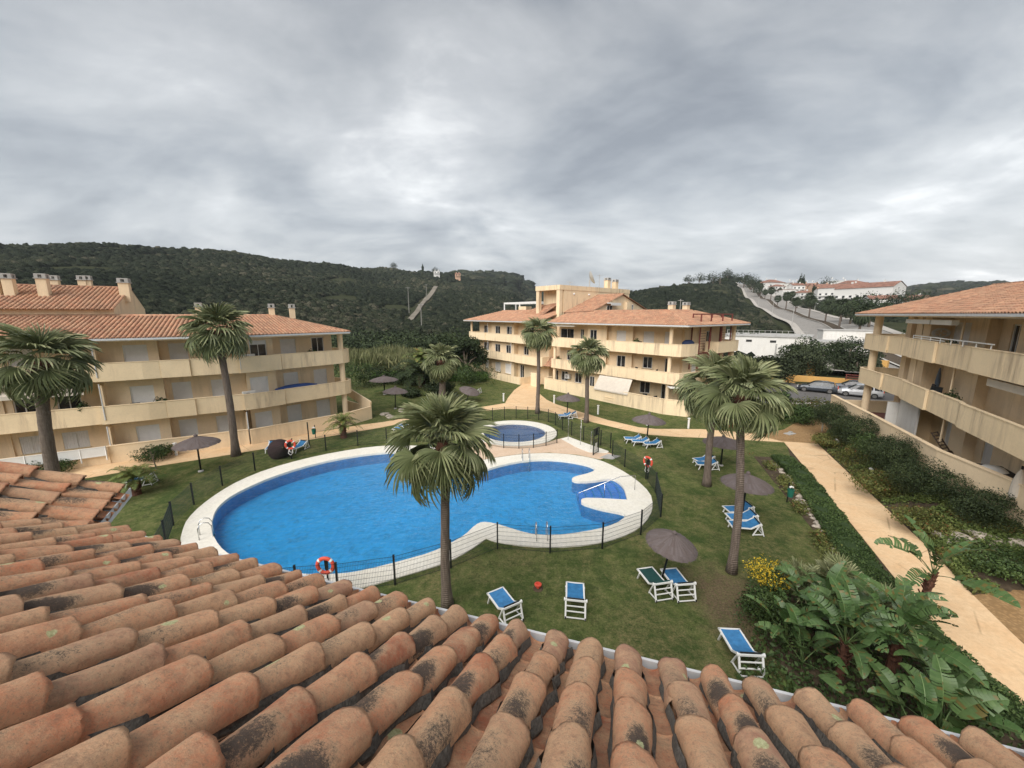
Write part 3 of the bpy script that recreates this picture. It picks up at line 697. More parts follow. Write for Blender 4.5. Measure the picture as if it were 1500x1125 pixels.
def orient(V, d, roll=0, origin=(0,0,0)):
    x = np.array(d, float); x /= np.linalg.norm(x); up = np.array([0,0,1.]) if abs(x[2]) < .97 else np.array([1.,0,0])
    y = np.cross(up, x); y /= np.linalg.norm(y); z = np.cross(x, y)
    if roll: y, z = y*math.cos(roll)+z*math.sin(roll), -y*math.sin(roll)+z*math.cos(roll)
    return V @ np.stack([x, y, z]) + np.array(origin)
def strip_tube(p0, p1, p2, w0, w1, n=5):
    """thin 3-sided stalk along a quadratic curve"""
    P = [np.array(p0)*(1-t)**2+2*t*(1-t)*np.array(p1)+t*t*np.array(p2) for t in np.linspace(0,1,n)]
    V = []; F = []
    for i, p in enumerate(P):
        d = P[min(i+1,n-1)]-P[max(i-1,0)]; s = np.cross(d, [0,0,1.]); s /= (np.linalg.norm(s)+1e-9); w = w0+(w1-w0)*i/(n-1)
        V += [p-s*w, p+s*w, p-np.array([0,0,w])]
    for i in range(n-1):
        for j in range(3): F.append((i*3+j, i*3+(j+1)%3, i*3+3+(j+1)%3, i*3+3+j))
    return np.array(V), np.array(F)
class NB:
    def __init__(s): s.V=[]; s.F=[]; s.T=[]; s.n=0
    def add(s, V, F, T_):
        s.V.append(V); s.F.append(F+s.n); s.n += len(V); s.T.append(np.full(len(F), T_) if np.isscalar(T_) else T_)
    def build(s, name, mat, parent=None, smooth=False): return npobj(name, np.concatenate(s.V), np.concatenate(s.F), mat, np.clip(np.concatenate(s.T),0,1), parent, smooth)
def fan_palm(label, x, y, h, cr=1.9, nl=42, seed=1, lean=(0,0), tr=.17, nseg=34, base=.3, group='fan palms of the garden', boots=1.0, mat='fan', low=-44):
    g = np.random.default_rng(seed); root = empty('fan_palm', (x, y, 0), 0, label, 'palm', group)
    b = MB(); pts = []; rr = []
    for i in range(15):
        t = i/14; pts.append((lean[0]*t*t+.03*math.sin(t*7+seed), lean[1]*t*t, h*t)); rr.append(tr*(1+(.45*base/.3)*math.exp(-t*h/.5)) * (1-.16*t) * (1+.03*math.sin(i*2.4)))
    b.tube(pts, rr, 14); b.build('trunk', M['trunk'], root, smooth=True)
    top = np.array([lean[0], lean[1], h])
    if boots:
        b = MB(); L = boots
        prof = [(tr*.9,-L),(tr*1.25,-L*.8),(tr*1.5,-L*.4),(tr*1.45,0),(tr*.9,.25)]
        b.lathe(tuple(top), prof, 14)
        for i in range(int(90*boots)):
            a = g.random()*6.28; z = -L*g.random(); r = tr*1.3; d = Vector((math.cos(a), math.sin(a), 0)); p = Vector(top)+d*r+Vector((0,0,z))
            b.bar(p, p+d*(.09+.06*g.random())+Vector((0,0,.09+.12*g.random())), .045, .018)
        b.build('dead_frond_bases', M['boots'], root)
    nb = NB(); R = cr*.53; Lp = cr*.5
    for i in range(nl):
        f = i/(nl-1); az_ = i*2.39996+g.normal()*.12; el = rad(84 - (84-low)*f**1.0) + g.normal()*.07
        d = np.array([math.cos(el)*math.cos(az_), math.cos(el)*math.sin(az_), math.sin(el)])
        lp = Lp*(.85+.3*g.random())*(1 if el > 0 else .85); p0 = top + d*.05; mid = top + d*lp*.6 + np.array([0,0,.06]); p2 = top + d*lp + np.array([0,0,-.10*lp*math.cos(el)])
        V, F = strip_tube(p0, mid, p2, .018, .011); nb.add(V, F, .75)
        tip = (p2-mid); tip /= np.linalg.norm(tip); tip[2] -= .05+.18*f; 
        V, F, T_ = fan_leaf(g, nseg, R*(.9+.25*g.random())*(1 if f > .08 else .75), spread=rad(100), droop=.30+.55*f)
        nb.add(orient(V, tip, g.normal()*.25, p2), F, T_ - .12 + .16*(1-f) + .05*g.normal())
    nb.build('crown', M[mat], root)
    return root
def feather_palm(name, label, x, y, h, L=1.6, nl=30, seed=1, tr=.2, mat='phoenix', group=None, z0=0, leaf_w=.028, npin=34):
    g = np.random.default_rng(seed); root = empty(name, (x, y, z0), 0, label, 'palm', group)
    b = MB(); b.tube([(0,0,-.1),(0,0,h*.4),(0,0,h*.8),(0,0,h)], [tr*1.3,tr*1.1,tr*1.25,tr*.7], 12)
    for i in range(70):
        a = g.random()*6.28; z = h*g.random(); d = Vector((math.cos(a), math.sin(a), 0)); p = d*tr+Vector((0,0,z)); b.bar(p, p+d*.09+Vector((0,0,.12)), .07, .03)
    b.build('trunk', M['boots'], root)
    nb = NB()
    for i in range(nl):
        f = i/(nl-1); a = i*2.39996; el = rad(80-100*f); d = np.array([math.cos(a),math.sin(a),0]); ll = L*(.8+.35*g.random())
        p0 = np.array([0,0,h]); p1 = p0+d*ll*.5*math.cos(el)+np.array([0,0,ll*(.35+.45*math.sin(el))]); p2 = p0+d*ll*(.55+.45*math.cos(el))+np.array([0,0,ll*(math.sin(el)*.7-.25)])
        V, F = strip_tube(p0, p1, p2, .02, .006, 8); nb.add(V, F, .8)
        tt = np.linspace(.12,1,npin)
        for t in tt:
            c = p0*(1-t)**2+2*t*(1-t)*p1+t*t*p2; dd = 2*(1-t)*(p1-p0)+2*t*(p2-p1); dd /= np.linalg.norm(dd)
            s = np.cross(dd,[0,0,1.]); s /= (np.linalg.norm(s)+1e-9)
            pl = ll*.27*math.sin(PI*min(1,t*.9+.12))**.7
            for sg in (-1,1):
                e = c + (s*sg*.8+dd*.55+np.array([0,0,.18-.35*g.random()]))*pl; wv = dd*leaf_w*.5
                m_ = (c+e)/2+np.array([0,0,.03]); V = np.array([c-wv*.6, c+wv*.6, m_+wv*1.3, e, e, m_-wv*1.3]); nb.add(V, np.array([[0,1,2,5],[5,2,3,4]]), .5+.3*g.normal()*.5+.15*(1-f))
    nb.build('crown', M[mat], root); return root
def paddle_leaf(nb, g, p0, d, Lp, Lb, W, splits=.5, arch=.5):
    """long-stalked banana-like leaf: stalk, keel-folded blade, torn into a few flaps"""
    d = np.array(d, float); d /= np.linalg.norm(d); p0 = np.array(p0, float)
    h = np.array([d[0], d[1], 0]); h /= (np.linalg.norm(h)+1e-9)
    q = p0+d*Lp; V, F = strip_tube(p0, p0+d*Lp*.5+np.array([0,0,.05]), q, .03, .014, 6); nb.add(V, F, .85)
    n = 16; side = np.cross(h,[0,0,1.]); C = []; 
    e = math.asin(max(-1,min(1,d[2])))
    c = q.copy(); 
    for i in range(n+1):
        C.append(c.copy()); e -= arch*1.7/n; c = c + (h*math.cos(e)+np.array([0,0,math.sin(e)]))*Lb/n
    base = .4+.25*g.random(); fold = .25+.35*g.random(); roll = g.normal()*.3
    for sg in (-1,1):
        cur = 0.
        for i in range(n):
            t0, t1 = i/n, (i+1)/n
            wf = lambda t: W*(math.sin(PI*min(1,.06+t*.94)**.8)**.62)
            tear = g.random() < splits*.45
            if tear: cur = g.normal()*.20
            tw = cur; dd = C[i+1]-C[i]; dd /= np.linalg.norm(dd); up = np.cross(side, dd); up /= np.linalg.norm(up); up = up if up[2] > 0 else -up
            sv = side*math.cos(roll)+up*math.sin(roll)
            o = sv*sg*math.cos(fold+tw)+up*math.sin(fold+tw)
            a0, a1 = C[i]+0, C[i+1]+0; w0, w1 = wf(t0), wf(t1)
            if tear: a0 = a0 + dd*.018; 
            m0, m1 = a0+o*w0*.55, a1+o*w1*.55; dr = -up*.12
            b0, b1 = a0+o*w0+dr*w0+dd*W*.12, a1+o*w1+dr*w1+dd*W*.12
            nb.add(np.array([a0,a1,m1,m0,b1,b0]), np.array([[0,1,2,3],[3,2,4,5]]), base+.12*(i % 2)*g.random()+(.04 if sg > 0 else -.02))
    V, F = strip_tube(C[0], C[n//2], C[-1], .012, .003, 3)
    V2 = []; 
    for i, cc in enumerate(C): V2 += [cc-side*.008+np.array([0,0,.006]), cc+side*.008+np.array([0,0,.006])]
    nb.add(np.array(V2), np.array([[2*i,2*i+1,2*i+3,2*i+2] for i in range(n)]), .98)

# ------------------------------------------------------------------ garden palms
fan_palm('near fan palm in front of the pool, its shaggy crown overlapping the water', -2.3, 12.05, 5.85, cr=2.02, nl=36, seed=3, nseg=38, boots=1.15, lean=(.02, 0), tr=.165)
fan_palm('tall fan palm on the right lawn with a thick fringed crown and long dark trunk', 8.85, 13.85, 7.1, cr=1.85, nl=36, seed=5, nseg=38, boots=.85, lean=(-.38,0), tr=.155)
fan_palm('fan palm directly behind the tall right palm, its crown merging to the left with it', 11.75, 21.8, 5.9, cr=2.4, nl=40, seed=8, nseg=30, boots=.5, tr=.2)
fan_palm('slender palm leaning left at the path before the left apartment block', -20.2, 26.8, 8.85, cr=2.4, nl=44, seed=11, nseg=26, boots=.9, lean=(-.1,0), tr=.24)
fan_palm('big palm with red-brown trunk at the far left edge before the balconies', -26.4, 20.8, 7.45, cr=2.6, nl=40, seed=13, nseg=30, boots=1.7, lean=(.75,0), tr=.30, base=.2)
fan_palm('tall thin palm at the corner of the path in front of the entrance tower', 2.7, 39.0, 8.2, cr=2.1, nl=42, seed=17, nseg=22, boots=1.1, tr=.2)
fan_palm('palm on the path before the middle block, right of the entrance tower', 7.1, 35.6, 6.3, cr=2.1, nl=42, seed=19, nseg=22, boots=1.0, tr=.2)
fan_palm('wide yellowing palm with a short trunk on the back lawn', -8.4, 45.5, 4.6, cr=2.7, nl=46, seed=23, nseg=22, boots=2.4, tr=.4, group=None, low=-75)
feather_palm('small_palm', 'small feather palm beside the path at the corner of the left block', -14.1, 30.9, 1.1, 1.5, 26, 29, group='small garden palms')
feather_palm('small_palm', 'small feather palm on the left lawn next to the roof gutter', -21.6, 20.6, .8, 1.5, 26, 31, group='small garden palms')
feather_palm('small_palm', 'green feather palm in the clump behind the yellowing palm', -13.2, 56.5, 3.2, 3.2, 30, 41, leaf_w=.08)
tree('tree','bushy green tree between the reeds and the back lawn',(-10.2,60.5,0),4.2,[(0,0,2.6,2.4,2.2,1.8),(1.8,0,2.3,1.7,1.7,1.5)],.3,6500,M['hedge'],86,tr=.2)
feather_palm('small_palm', 'broad dark feather palm on the back lawn behind the closed thatch parasols', -5.6-7.4, 53.5, 1.6, 4.2, 30, 37, mat='tree', leaf_w=.07)

# ------------------------------------------------------------------ shrubs, hedges, trees of the garden
def B(name, label, x, y, z, r, h, n, size, mat, seed, cat='bush', group=None, lumps=3):
    g = random.Random(seed); es = [(0,0,h*.5,r,r,h*.5)]
    for i in range(lumps):
        a = g.random()*6.28; q = r*.5; es.append((math.cos(a)*q, math.sin(a)*q, h*(.4+.25*g.random()), r*.65, r*.65, h*.42))
    return bush(name, label, cat, (x,y,z), es, size, n, M[mat], seed, group)
G1 = 'bushes of the right planting bed'
B('bush','rounded dark bush at the far end of the right garden wall', 26.8,30.9,1.0,1.45,1.9,13000,.085,'tree',41,group=G1)
B('bush','big rounded bush against the right garden wall, second from its far end', 25.0,27.0,1.0,1.65,2.1,15000,.085,'tree',42,group=G1)
B('bush','wide dark bush halfway along the right garden wall', 22.6,21.8,1.0,1.6,2.0,16000,.08,'tree',43,group=G1)
B('bush','dark bush below the deck chair terrace, right of the wide one', 21.3,18.5,1.0,1.45,1.8,15000,.075,'tree',44,group=G1)
B('bush','dark bush at the right picture edge below the garden wall', 20.9,15.6,1.0,1.3,1.6,14000,.07,'tree',45,group=G1)
B('bush','reddish-green shrub between the two rounded bushes and the path', 23.9,24.4,.5,1.3,1.1,3600,.12,'bush2',46,group=G1)
B('bush','green shrub tucked between the two biggest bushes of the right garden wall',23.9,24.0,1.0,1.2,1.5,4000,.12,'hedge',61,group=G1)
B('bush','low warm green shrub at the bend of the path', 24.6,28.0,.3,1.3,.9,3300,.12,'bush2',47,group=G1)
B('bush','spreading dark juniper over the rocks near the pebble patch', 19.2,13.6,.35,1.3,.8,4200,.10,'bush',48,group=G1)
B('bush','olive green shrub in the middle of the right bed', 20.6,20.2,.45,1.2,1.0,3500,.11,'bush2',49,group=G1)
B('bush','small yellow-green shrub low in the right bed by the rocks', 19.3,16.6,.4,1.1,.8,3200,.10,'bush2',50,group=G1)
B('bush','dark rounded shrub on the lawn edge beside the lone lounger', 8.3,10.9,0,1.0,1.15,4200,.085,'bush',51)
B('bush','shrub covered in yellow flowers at the lawn edge', 9.3,12.55,0,.7,1.35,1500,.085,'hedge',52,cat='flowering shrub')
B('flower_cluster','bright yellow flower cluster on top of the lawn-edge shrub', 9.3,12.45,.55,.72,.95,1100,.07,'yellow',53,cat='flowers')
B('bush','clipped green bush behind the white bollard at the far left', -30.2,23.7,0,1.3,1.0,2500,.13,'hedge',54,group='bushes below the left block')
B('bush','clipped green bush at the foot of the left block wall', -25.6,26.0,0,1.1,.95,2500,.13,'hedge',55,group='bushes below the left block')
o = empty('young_tree', (-23.8,24.3,0), 0, 'bare-stemmed young tree on the lawn left of the thatched parasol', 'tree')
b = MB(); b.tube([(0,0,0),(-.1,0,.7),(-.35,.1,1.4)],[.04,.03,.02],6); b.tube([(-.1,0,.7),(.1,0,1.3)],[.025,.015],6); b.build('trunk', M['bark'], o)
V,F,t = leafcloud(260,[(-.35,.1,1.45,.4,.4,.22),(.12,0,1.35,.3,.3,.2)],.09,3); npobj('crown',V,F,M['bush'],t,o)
B('bush','dark bush by the street where the pebble path ends', 29.7,37.4,0,1.8,2.0,4200,.16,'bush2',56,group='bushes by the street')
B('bush','light green bush between the palm crown and the street', 26.9,35.2,0,1.5,1.8,3800,.18,'hedge',57,group='bushes by the street')
B('bush','narrow upright shrub beside the street', 27.6,38.6,0,1.0,2.6,2600,.2,'bush',58,group='bushes by the street')
B('bush','green bush below the far corner of the middle block', 20.3,36.0,0,1.7,1.8,3600,.18,'bush',59,group='bushes by the street')
B('bush','low bush at the end of the middle block garden wall', 23.4,36.6,0,1.6,2.3,3600,.2,'hedge',60,group='bushes by the street')
for i,(x,y,r,h,l) in enumerate(((-15.8,56,3.2,2.6,'dark bush beside the far lawn, nearest the left block'),(-11.2,56.5,3.0,3.2,'rounded dark bush behind the two thatched parasols'),(-19.2,55.5,3.4,3.0,'dark hedge clump touching the left block corner'),(-5.4,56,3.0,3.0,'dark bush behind the yellowing palm'),(-9.4,48.5,1.9,1.8,'low dark shrub left of the yellowing palm'),(-23,53,3.5,3.8,'dark shrub seen past the end balconies of the left block'),(-12.6,47.2,1.2,1.0,'small dark shrub below the rear parasol'))):
    B('bush',l,x,y,0,r,h,4200,.22,'bush' if i%2 else 'tree',70+i,group='bushes round the back lawn')
tree('tree','round dark tree with a pale leaning trunk at the end of the middle block',(-7.0,60.0,0),6.2,[(0,0,4.3,2.5,2.5,2.2),(-1.6,0,3.8,1.8,1.8,1.7),(1.5,.3,3.6,1.9,1.9,1.7),(.4,0,5.6,1.6,1.6,1.2)],.34,9000,M['tree'],80,tr=.28,lean=(-.6,0))
tree('tree','broad dark tree hiding the left end of the middle block',(-11.3,64.0,0),6.6,[(0,0,4.8,2.9,2.8,2.5),(1.6,0,4.2,2.0,2.0,2.0),(-1.6,0,3.6,2.0,2.0,1.9)],.36,8000,M['tree'],81,tr=.28)
tree('tree','grey-green tree in the reeds behind the yellowing palm',(-13.5,72.0,0),5.6,[(0,0,4.0,2.9,2.8,2.2),(2.2,0,3.4,2.2,2,1.9)],.34,6500,M['olive'],82,tr=.25)
for i,(x,y,s,l,mt) in enumerate(((47.5,61.5,1.0,'bushy dark tree just behind the dark parked car','olive'),(53.5,69.0,1.15,'round dark tree left of the ochre yard','tree'),(63.0,71.5,1.15,'round dark tree behind the ochre wall, nearest the hill road fence','tree'),(38.0,56.5,.85,'grey bush-like tree at the left end of the street','olive'),(56.0,62.0,.75,'small bushy tree between the two round trees','olive'))):
    tree('tree',l,(x,y,0),4.6*s,[(0,0,3.0*s,3.0*s,3.0*s,2.2*s),(2.2*s,-.5,2.6*s,2.2*s,2.2*s,1.9*s),(-2.1*s,.4,2.7*s,2.2*s,2.2*s,1.9*s)],.34,8000,M[mt],90+i,tr=.25,group='trees along the street')

# clipped hedge between lawn border and path
def hedge(name, label, line, w, h, seed, z=0, mat='hedge', dens=420, size=.085, group=None):
    root = empty(name, (0,0,0), 0, label, 'hedge', group)
    pts = [Vector(p) for p in line]; rs, L = resample(pts, max(8, 30)); nb = NB(); g = np.random.default_rng(seed)
    b = MB(); vs = []
    for i, p in enumerate(rs):
        d = (rs[min(i+1,len(rs)-1)]-rs[max(i-1,0)]).normalized(); n = Vector((-d.y,d.x))
        vs += [(*(p-n*w*.42), z-.05), (*(p-n*w*.42), z+h*.85), (*(p+n*w*.42), z+h*.85), (*(p+n*w*.42), z-.05)]
    k = len(rs); fs = [(i*4+j, i*4+j+1, (i+1)*4+j+1, (i+1)*4+j) for i in range(k-1) for j in range(3)] + [(3,2,1,0), ((k-1)*4, (k-1)*4+1, (k-1)*4+2, (k-1)*4+3)]
    b.add(vs, fs, (.15,.8,.3)); b.build('inner_foliage', M['bush'], root)
    n = int(L*dens); i0 = g.integers(0, k-1, n); f = g.random(n); A = np.array([[p.x,p.y] for p in rs]); P0 = A[i0]*(1-f)[:,None]+A[i0+1]*f[:,None]
    D = A[i0+1]-A[i0]; D /= np.linalg.norm(D,axis=1)[:,None]; Nn = np.stack([-D[:,1],D[:,0]],1)
    side = g.random(n); u = np.where(side < .6, g.random(n)*2-1, np.where(side < .8, -1, 1)); zz = np.where(side < .6, h*(.93+.1*g.random(n)), h*g.random(n))
    P = np.concatenate([P0+Nn*(u*w*.5*(.96+.08*g.random(n)))[:,None], (z+zz)[:,None]],1); P[:,2] += .04*np.sin(P[:,0]*5)+.04*np.sin(P[:,1]*4)
    nn = g.normal(size=(n,3)); nn[:,2] += .8; nn /= np.linalg.norm(nn,axis=1)[:,None]; t = np.cross(nn,g.normal(size=(n,3))); t /= np.linalg.norm(t,axis=1)[:,None]; bb = np.cross(nn,t); s = size*(.6+.8*g.random(n))[:,None]
    V = np.stack([P-t*s*.5,P-bb*s*.3,P+t*s*.5,P+bb*s*.3],1).reshape(-1,3)
    npobj('outer_foliage', V, np.arange(4*n).reshape(n,4), M[mat], np.clip(.45+.12*np.sin(P[:,0]*2)+.2*g.normal(size=n),0,1), root); return root
hedge('hedge','long clipped dark hedge along the left side of the stone path',[(19.3,26.2),(18.3,23.0),(16.2,18.3),(14.6,14.9),(13.6,12.4),(13.0,10.4),(12.6,7.8)],1.25,.32,61,dens=1000)
hedge('hedge','green hedge behind the street-side bushes at the end of the garden path',[(21.2,34.6),(24.5,35.4),(27.5,37.5)],1.0,1.2,62,dens=500,size=.12)

# ground cover of the beds (uncountable): low leaf mass
def cover(name, pts, size, mat, seed, h=.25):
    g = np.random.default_rng(seed); P = np.array(pts, float); n = len(P)
    P[:,2] += h*g.random(n)
    nn = g.normal(size=(n,3)); nn[:,2] += 1.; nn /= np.linalg.norm(nn,axis=1)[:,None]; t = np.cross(nn,g.normal(size=(n,3))); t /= np.linalg.norm(t,axis=1)[:,None]; b = np.cross(nn,t); s = size*(.6+.9*g.random(n))[:,None]
    V = np.stack([P-t*s*.5,P-b*s*.3,P+t*s*.5,P+b*s*.3],1).reshape(-1,3)
    ti = np.clip(.45+.15*np.sin(P[:,0]*1.9+seed)*np.sin(P[:,1]*1.5)+.2*g.normal(size=n),0,1)
    return tag(npobj(name,V,np.arange(4*n).reshape(n,4),M[mat],ti),kind='stuff')
def mask(p): return math.sin(p.x*1.1+2)+math.sin(p.y*1.3)+.6*math.sin(p.x*3.1+p.y*2.3)
pp = []; pq = []
while len(pp) < 24000:
    s, t = random.random(), random.random(); p = bedpt(s, t); q = mask(p)
    if q > -1.2 + 1.6*(t > .93): (pp if q < .1 else pq).append(tuple(p))
cover('ground_cover', pp, .11, 'cover', 5, .28); cover('ground_cover', pq, .11, 'bush2', 6, .25)
pp = []
while len(pp) < 9000:
    x, y = random.uniform(5.9,14.2), random.uniform(3.5,12.7)
    if inpoly(x,y,[(6.2,9.0),(8.4,11.4),(10.2,12.4),(13.0,11.7),(13.9,11.9),(13.1,9.8),(12.3,6.5),(11,3.4),(8,3.4)]): pp.append((x,y,.05))
cover('ground_cover', pp, .12, 'bush', 7, .3)
pp = []
ln = [Vector(p) for p in ((17.9,26.4),(17.0,22.5),(15.2,18.6),(13.9,15.4),(12.6,12.6))]; ls,_ = resample(ln,40)
while len(pp) < 5200:
    p = random.choice(ls)+Vector((random.gauss(0,.22),random.gauss(0,.25))); 
    if math.sin(p.y*2.1)+math.sin(p.y*.9+1) > -.5: pp.append((p.x,p.y,.02))
cover('ground_cover', pp, .10, 'bush2', 8, .28)

# rocks
def rockmesh(seed):
    g = random.Random(seed); b = MB(); n, k = 10, 6; vs = []
    for i in range(k+1):
        th = PI*i/k
        for j in range(n):
            a = 2*PI*j/n; r = 1+.28*math.sin(3*a+seed)+.2*g.uniform(-1,1); vs.append((math.sin(th)*math.cos(a)*r, math.sin(th)*math.sin(a)*r*.7, math.cos(th)*.45*(1+.2*g.random())))
    b.add(vs, [(i*n+j,(i+1)*n+j,(i+1)*n+(j+1)%n,i*n+(j+1)%n) for i in range(k) for j in range(n)]); return b.build('rock', M['rock'])
R0 = [rockmesh(s) for s in (1,2,3)]; nr_ = [0]
def rock(x, y, z, s, rz, label, group):
    o = R0[nr_[0]] if nr_[0] < 3 else link(R0[nr_[0] % 3].copy()); nr_[0] += 1
    o.location = (x,y,z); o.scale = (s,s,s*.8); o.rotation_euler = (0,0,rz); tag(o,label,'rock',group)
for i in range(26):
    p = ls[int(4+i*36/26)]; rock(p.x+.35+random.uniform(-.12,.12), p.y+random.uniform(-.2,.2), .04, random.uniform(.16,.36), random.random()*6, 'pale border stone in the row between lawn and hedge','border stones left of the hedge')
for i,(s,t) in enumerate(((.5,.42),(.53,.45),(.47,.35),(.56,.5),(.6,.52),(.63,.5),(.58,.42),(.7,.55),(.72,.62),(.75,.5),(.78,.6),(.74,.7),(.66,.6),(.42,.3))):
    p = bedpt(s*.9,t); rock(p.x,p.y,p.z+.05,random.uniform(.22,.5),random.random()*6,'pale rock among the shrubs of the right planting bed','rocks in the right planting bed')
for i,(x,y) in enumerate(((-13.2,38.5),(-12.6,38.0),(-12.0,37.3),(-11.4,39.6),(-10.6,39.0),(-10.0,38.6),(-9.6,37.9),(-11.9,40.1))):
    rock(x,y,.02,random.uniform(.3,.5),random.random()*6,'flat white stepping stone on the grass beyond the left block corner','white stones on the back lawn')

# foreground paddle-leaf plants below the roof edge
def paddle_plant(label, x, y, stems, nl, seed, Lb=(.9,1.3), W=(.19,.28), tall=1.0, spread=.5, group=None):
    g = np.random.default_rng(seed); root = empty('paddle_leaf_plant',(x,y,0),0,label,'plant',group); nb = NB(); b = MB()
    for (sx,sy,h) in stems:
        if h > .3:
            b.tube([(sx*.5,sy*.5,0),(sx*.8,sy*.8,h*.5),(sx,sy,h)],[.13,.10,.09],8)
            for i in range(int(h*30)):
                a = g.random()*6.28; z = h*(.35+.65*g.random()); f = z/h; p = Vector((sx*(.5+.5*f),sy*(.5+.5*f),z)); d = Vector((math.cos(a),math.sin(a),0)); b.bar(p+d*.06,p+d*.15+Vector((0,0,.16)),.06,.015)
        for i in range(nl):
            a = i*2.4+g.random()*.5+seed; el = rad(84-62*(i/nl)+g.normal()*6)
            paddle_leaf(nb,g,(sx,sy,h),(math.cos(el)*math.cos(a),math.cos(el)*math.sin(a),math.sin(el)),tall*(.45+.5*g.random()),g.uniform(*Lb),g.uniform(*W),splits=spread,arch=.35+.5*g.random())
    if b.v: b.build('trunk',M['boots'],root)
    nb.build('leaves',M['banana'],root); return root
paddle_plant('leaning paddle-leafed plant with a shaggy trunk standing beside the stone path',13.1,11.4,[(.75,-.1,1.75)],9,3,Lb=(1.15,1.5),W=(.22,.32),tall=.7,spread=1.1)
GP='paddle-leafed clumps below the roof edge'
paddle_plant('dense clump of upright paddle leaves behind the yellow flowers',10.3,11.1,[(0,0,.5),(.7,.1,.4),(-.6,0,.3)],9,4,Lb=(.8,1.1),W=(.19,.27),group=GP)
paddle_plant('tall paddle-leaf clump with torn leaves in the middle of the foreground bed',9.35,9.3,[(0,0,1.1),(.55,.4,.8)],11,5,Lb=(.8,1.15),W=(.20,.29),group=GP,spread=.8)
paddle_plant('paddle-leaf clump with two brown trunks in front of the hedge',10.75,9.3,[(0,0,1.2),(.5,.3,1.0)],11,6,Lb=(.85,1.2),W=(.20,.29),group=GP,spread=.8)
paddle_plant('broad low paddle leaves right against the gutter',9.6,7.4,[(0,0,.2),(.8,.3,.15)],8,7,Lb=(.8,1.1),W=(.20,.30),group=GP)
paddle_plant('low arching paddle leaves between the gutter and the hedge',10.9,8.0,[(0,0,.2),(.3,.6,.3)],7,8,Lb=(.65,.9),W=(.17,.24),group=GP)
paddle_plant('paddle-leaf clump beside the rounded dark shrub',8.4,9.5,[(0,0,.3),(.1,.8,.3)],8,9,Lb=(.7,1.0),W=(.17,.24),group=GP)
def fan_shrub(label,x,y,n,R,seed,h=.5):
    g = np.random.default_rng(seed); root = empty('fan_shrub',(x,y,0),0,label,'plant','spiky fan shrubs'); nb = NB()
    for i in range(n):
        a = i*2.4; el = rad(80-70*i/n); d = np.array([math.cos(el)*math.cos(a),math.cos(el)*math.sin(a),math.sin(el)]); L = h*(.6+.6*g.random())
        p2 = d*L+np.array([0,0,.25]); V,F = strip_tube((0,0,0),d*L*.5,p2,.012,.008); nb.add(V,F,.6)
        V,F,T_ = fan_leaf(g,18,R*(.8+.3*g.random()),spread=rad(85),droop=.12); nb.add(orient(V,d,g.normal()*.3,p2),F,T_+.1)
    nb.build('leaves',M['fan'],root)
fan_shrub('spiky fan shrub at the tip of the lawn border stones',12.0,12.6,30,.5,1,.7)
fan_shrub('spiky fan shrub just behind the yellow flowers',10.6,12.6,30,.5,2,.6)
fan_shrub('spiky fan shrub between the paddle leaves and the hedge',12.2,11.3,26,.48,3,.7)
#PART4
# ------------------------------------------------------------------ buildings
class Line:
    def __init__(s, pts): s.p = [Vector(q) for q in pts]; s.L = sum((s.p[i+1]-s.p[i]).length for i in range(len(pts)-1))
    def off(s, d):
        n = len(s.p); e = [(s.p[i+1]-s.p[i]).normalized() for i in range(n-1)]; out = []
        for i in range(n):
            a = e[max(i-1, 0)]; b = e[min(i, n-2)]; m = Vector((-a.y-b.y, a.x+b.x)); out.append(s.p[i] + m*(2/m.length_squared)*d)
        return out
    def P(s, t, d):
        q = s.off(d); acc = 0; n = len(s.p)
        for i in range(n-1):
            l = (s.p[i+1]-s.p[i]).length
            if t <= acc+l or i == n-2: return q[i].lerp(q[i+1], 0) + (q[i+1]-q[i])*((t-acc)/l)
            acc += l
    def joints(s):
        acc = 0; out = [0]
        for i in range(len(s.p)-1): acc += (s.p[i+1]-s.p[i]).length; out.append(acc)
        return out
def v3(p, z): return Vector((p.x, p.y, z))

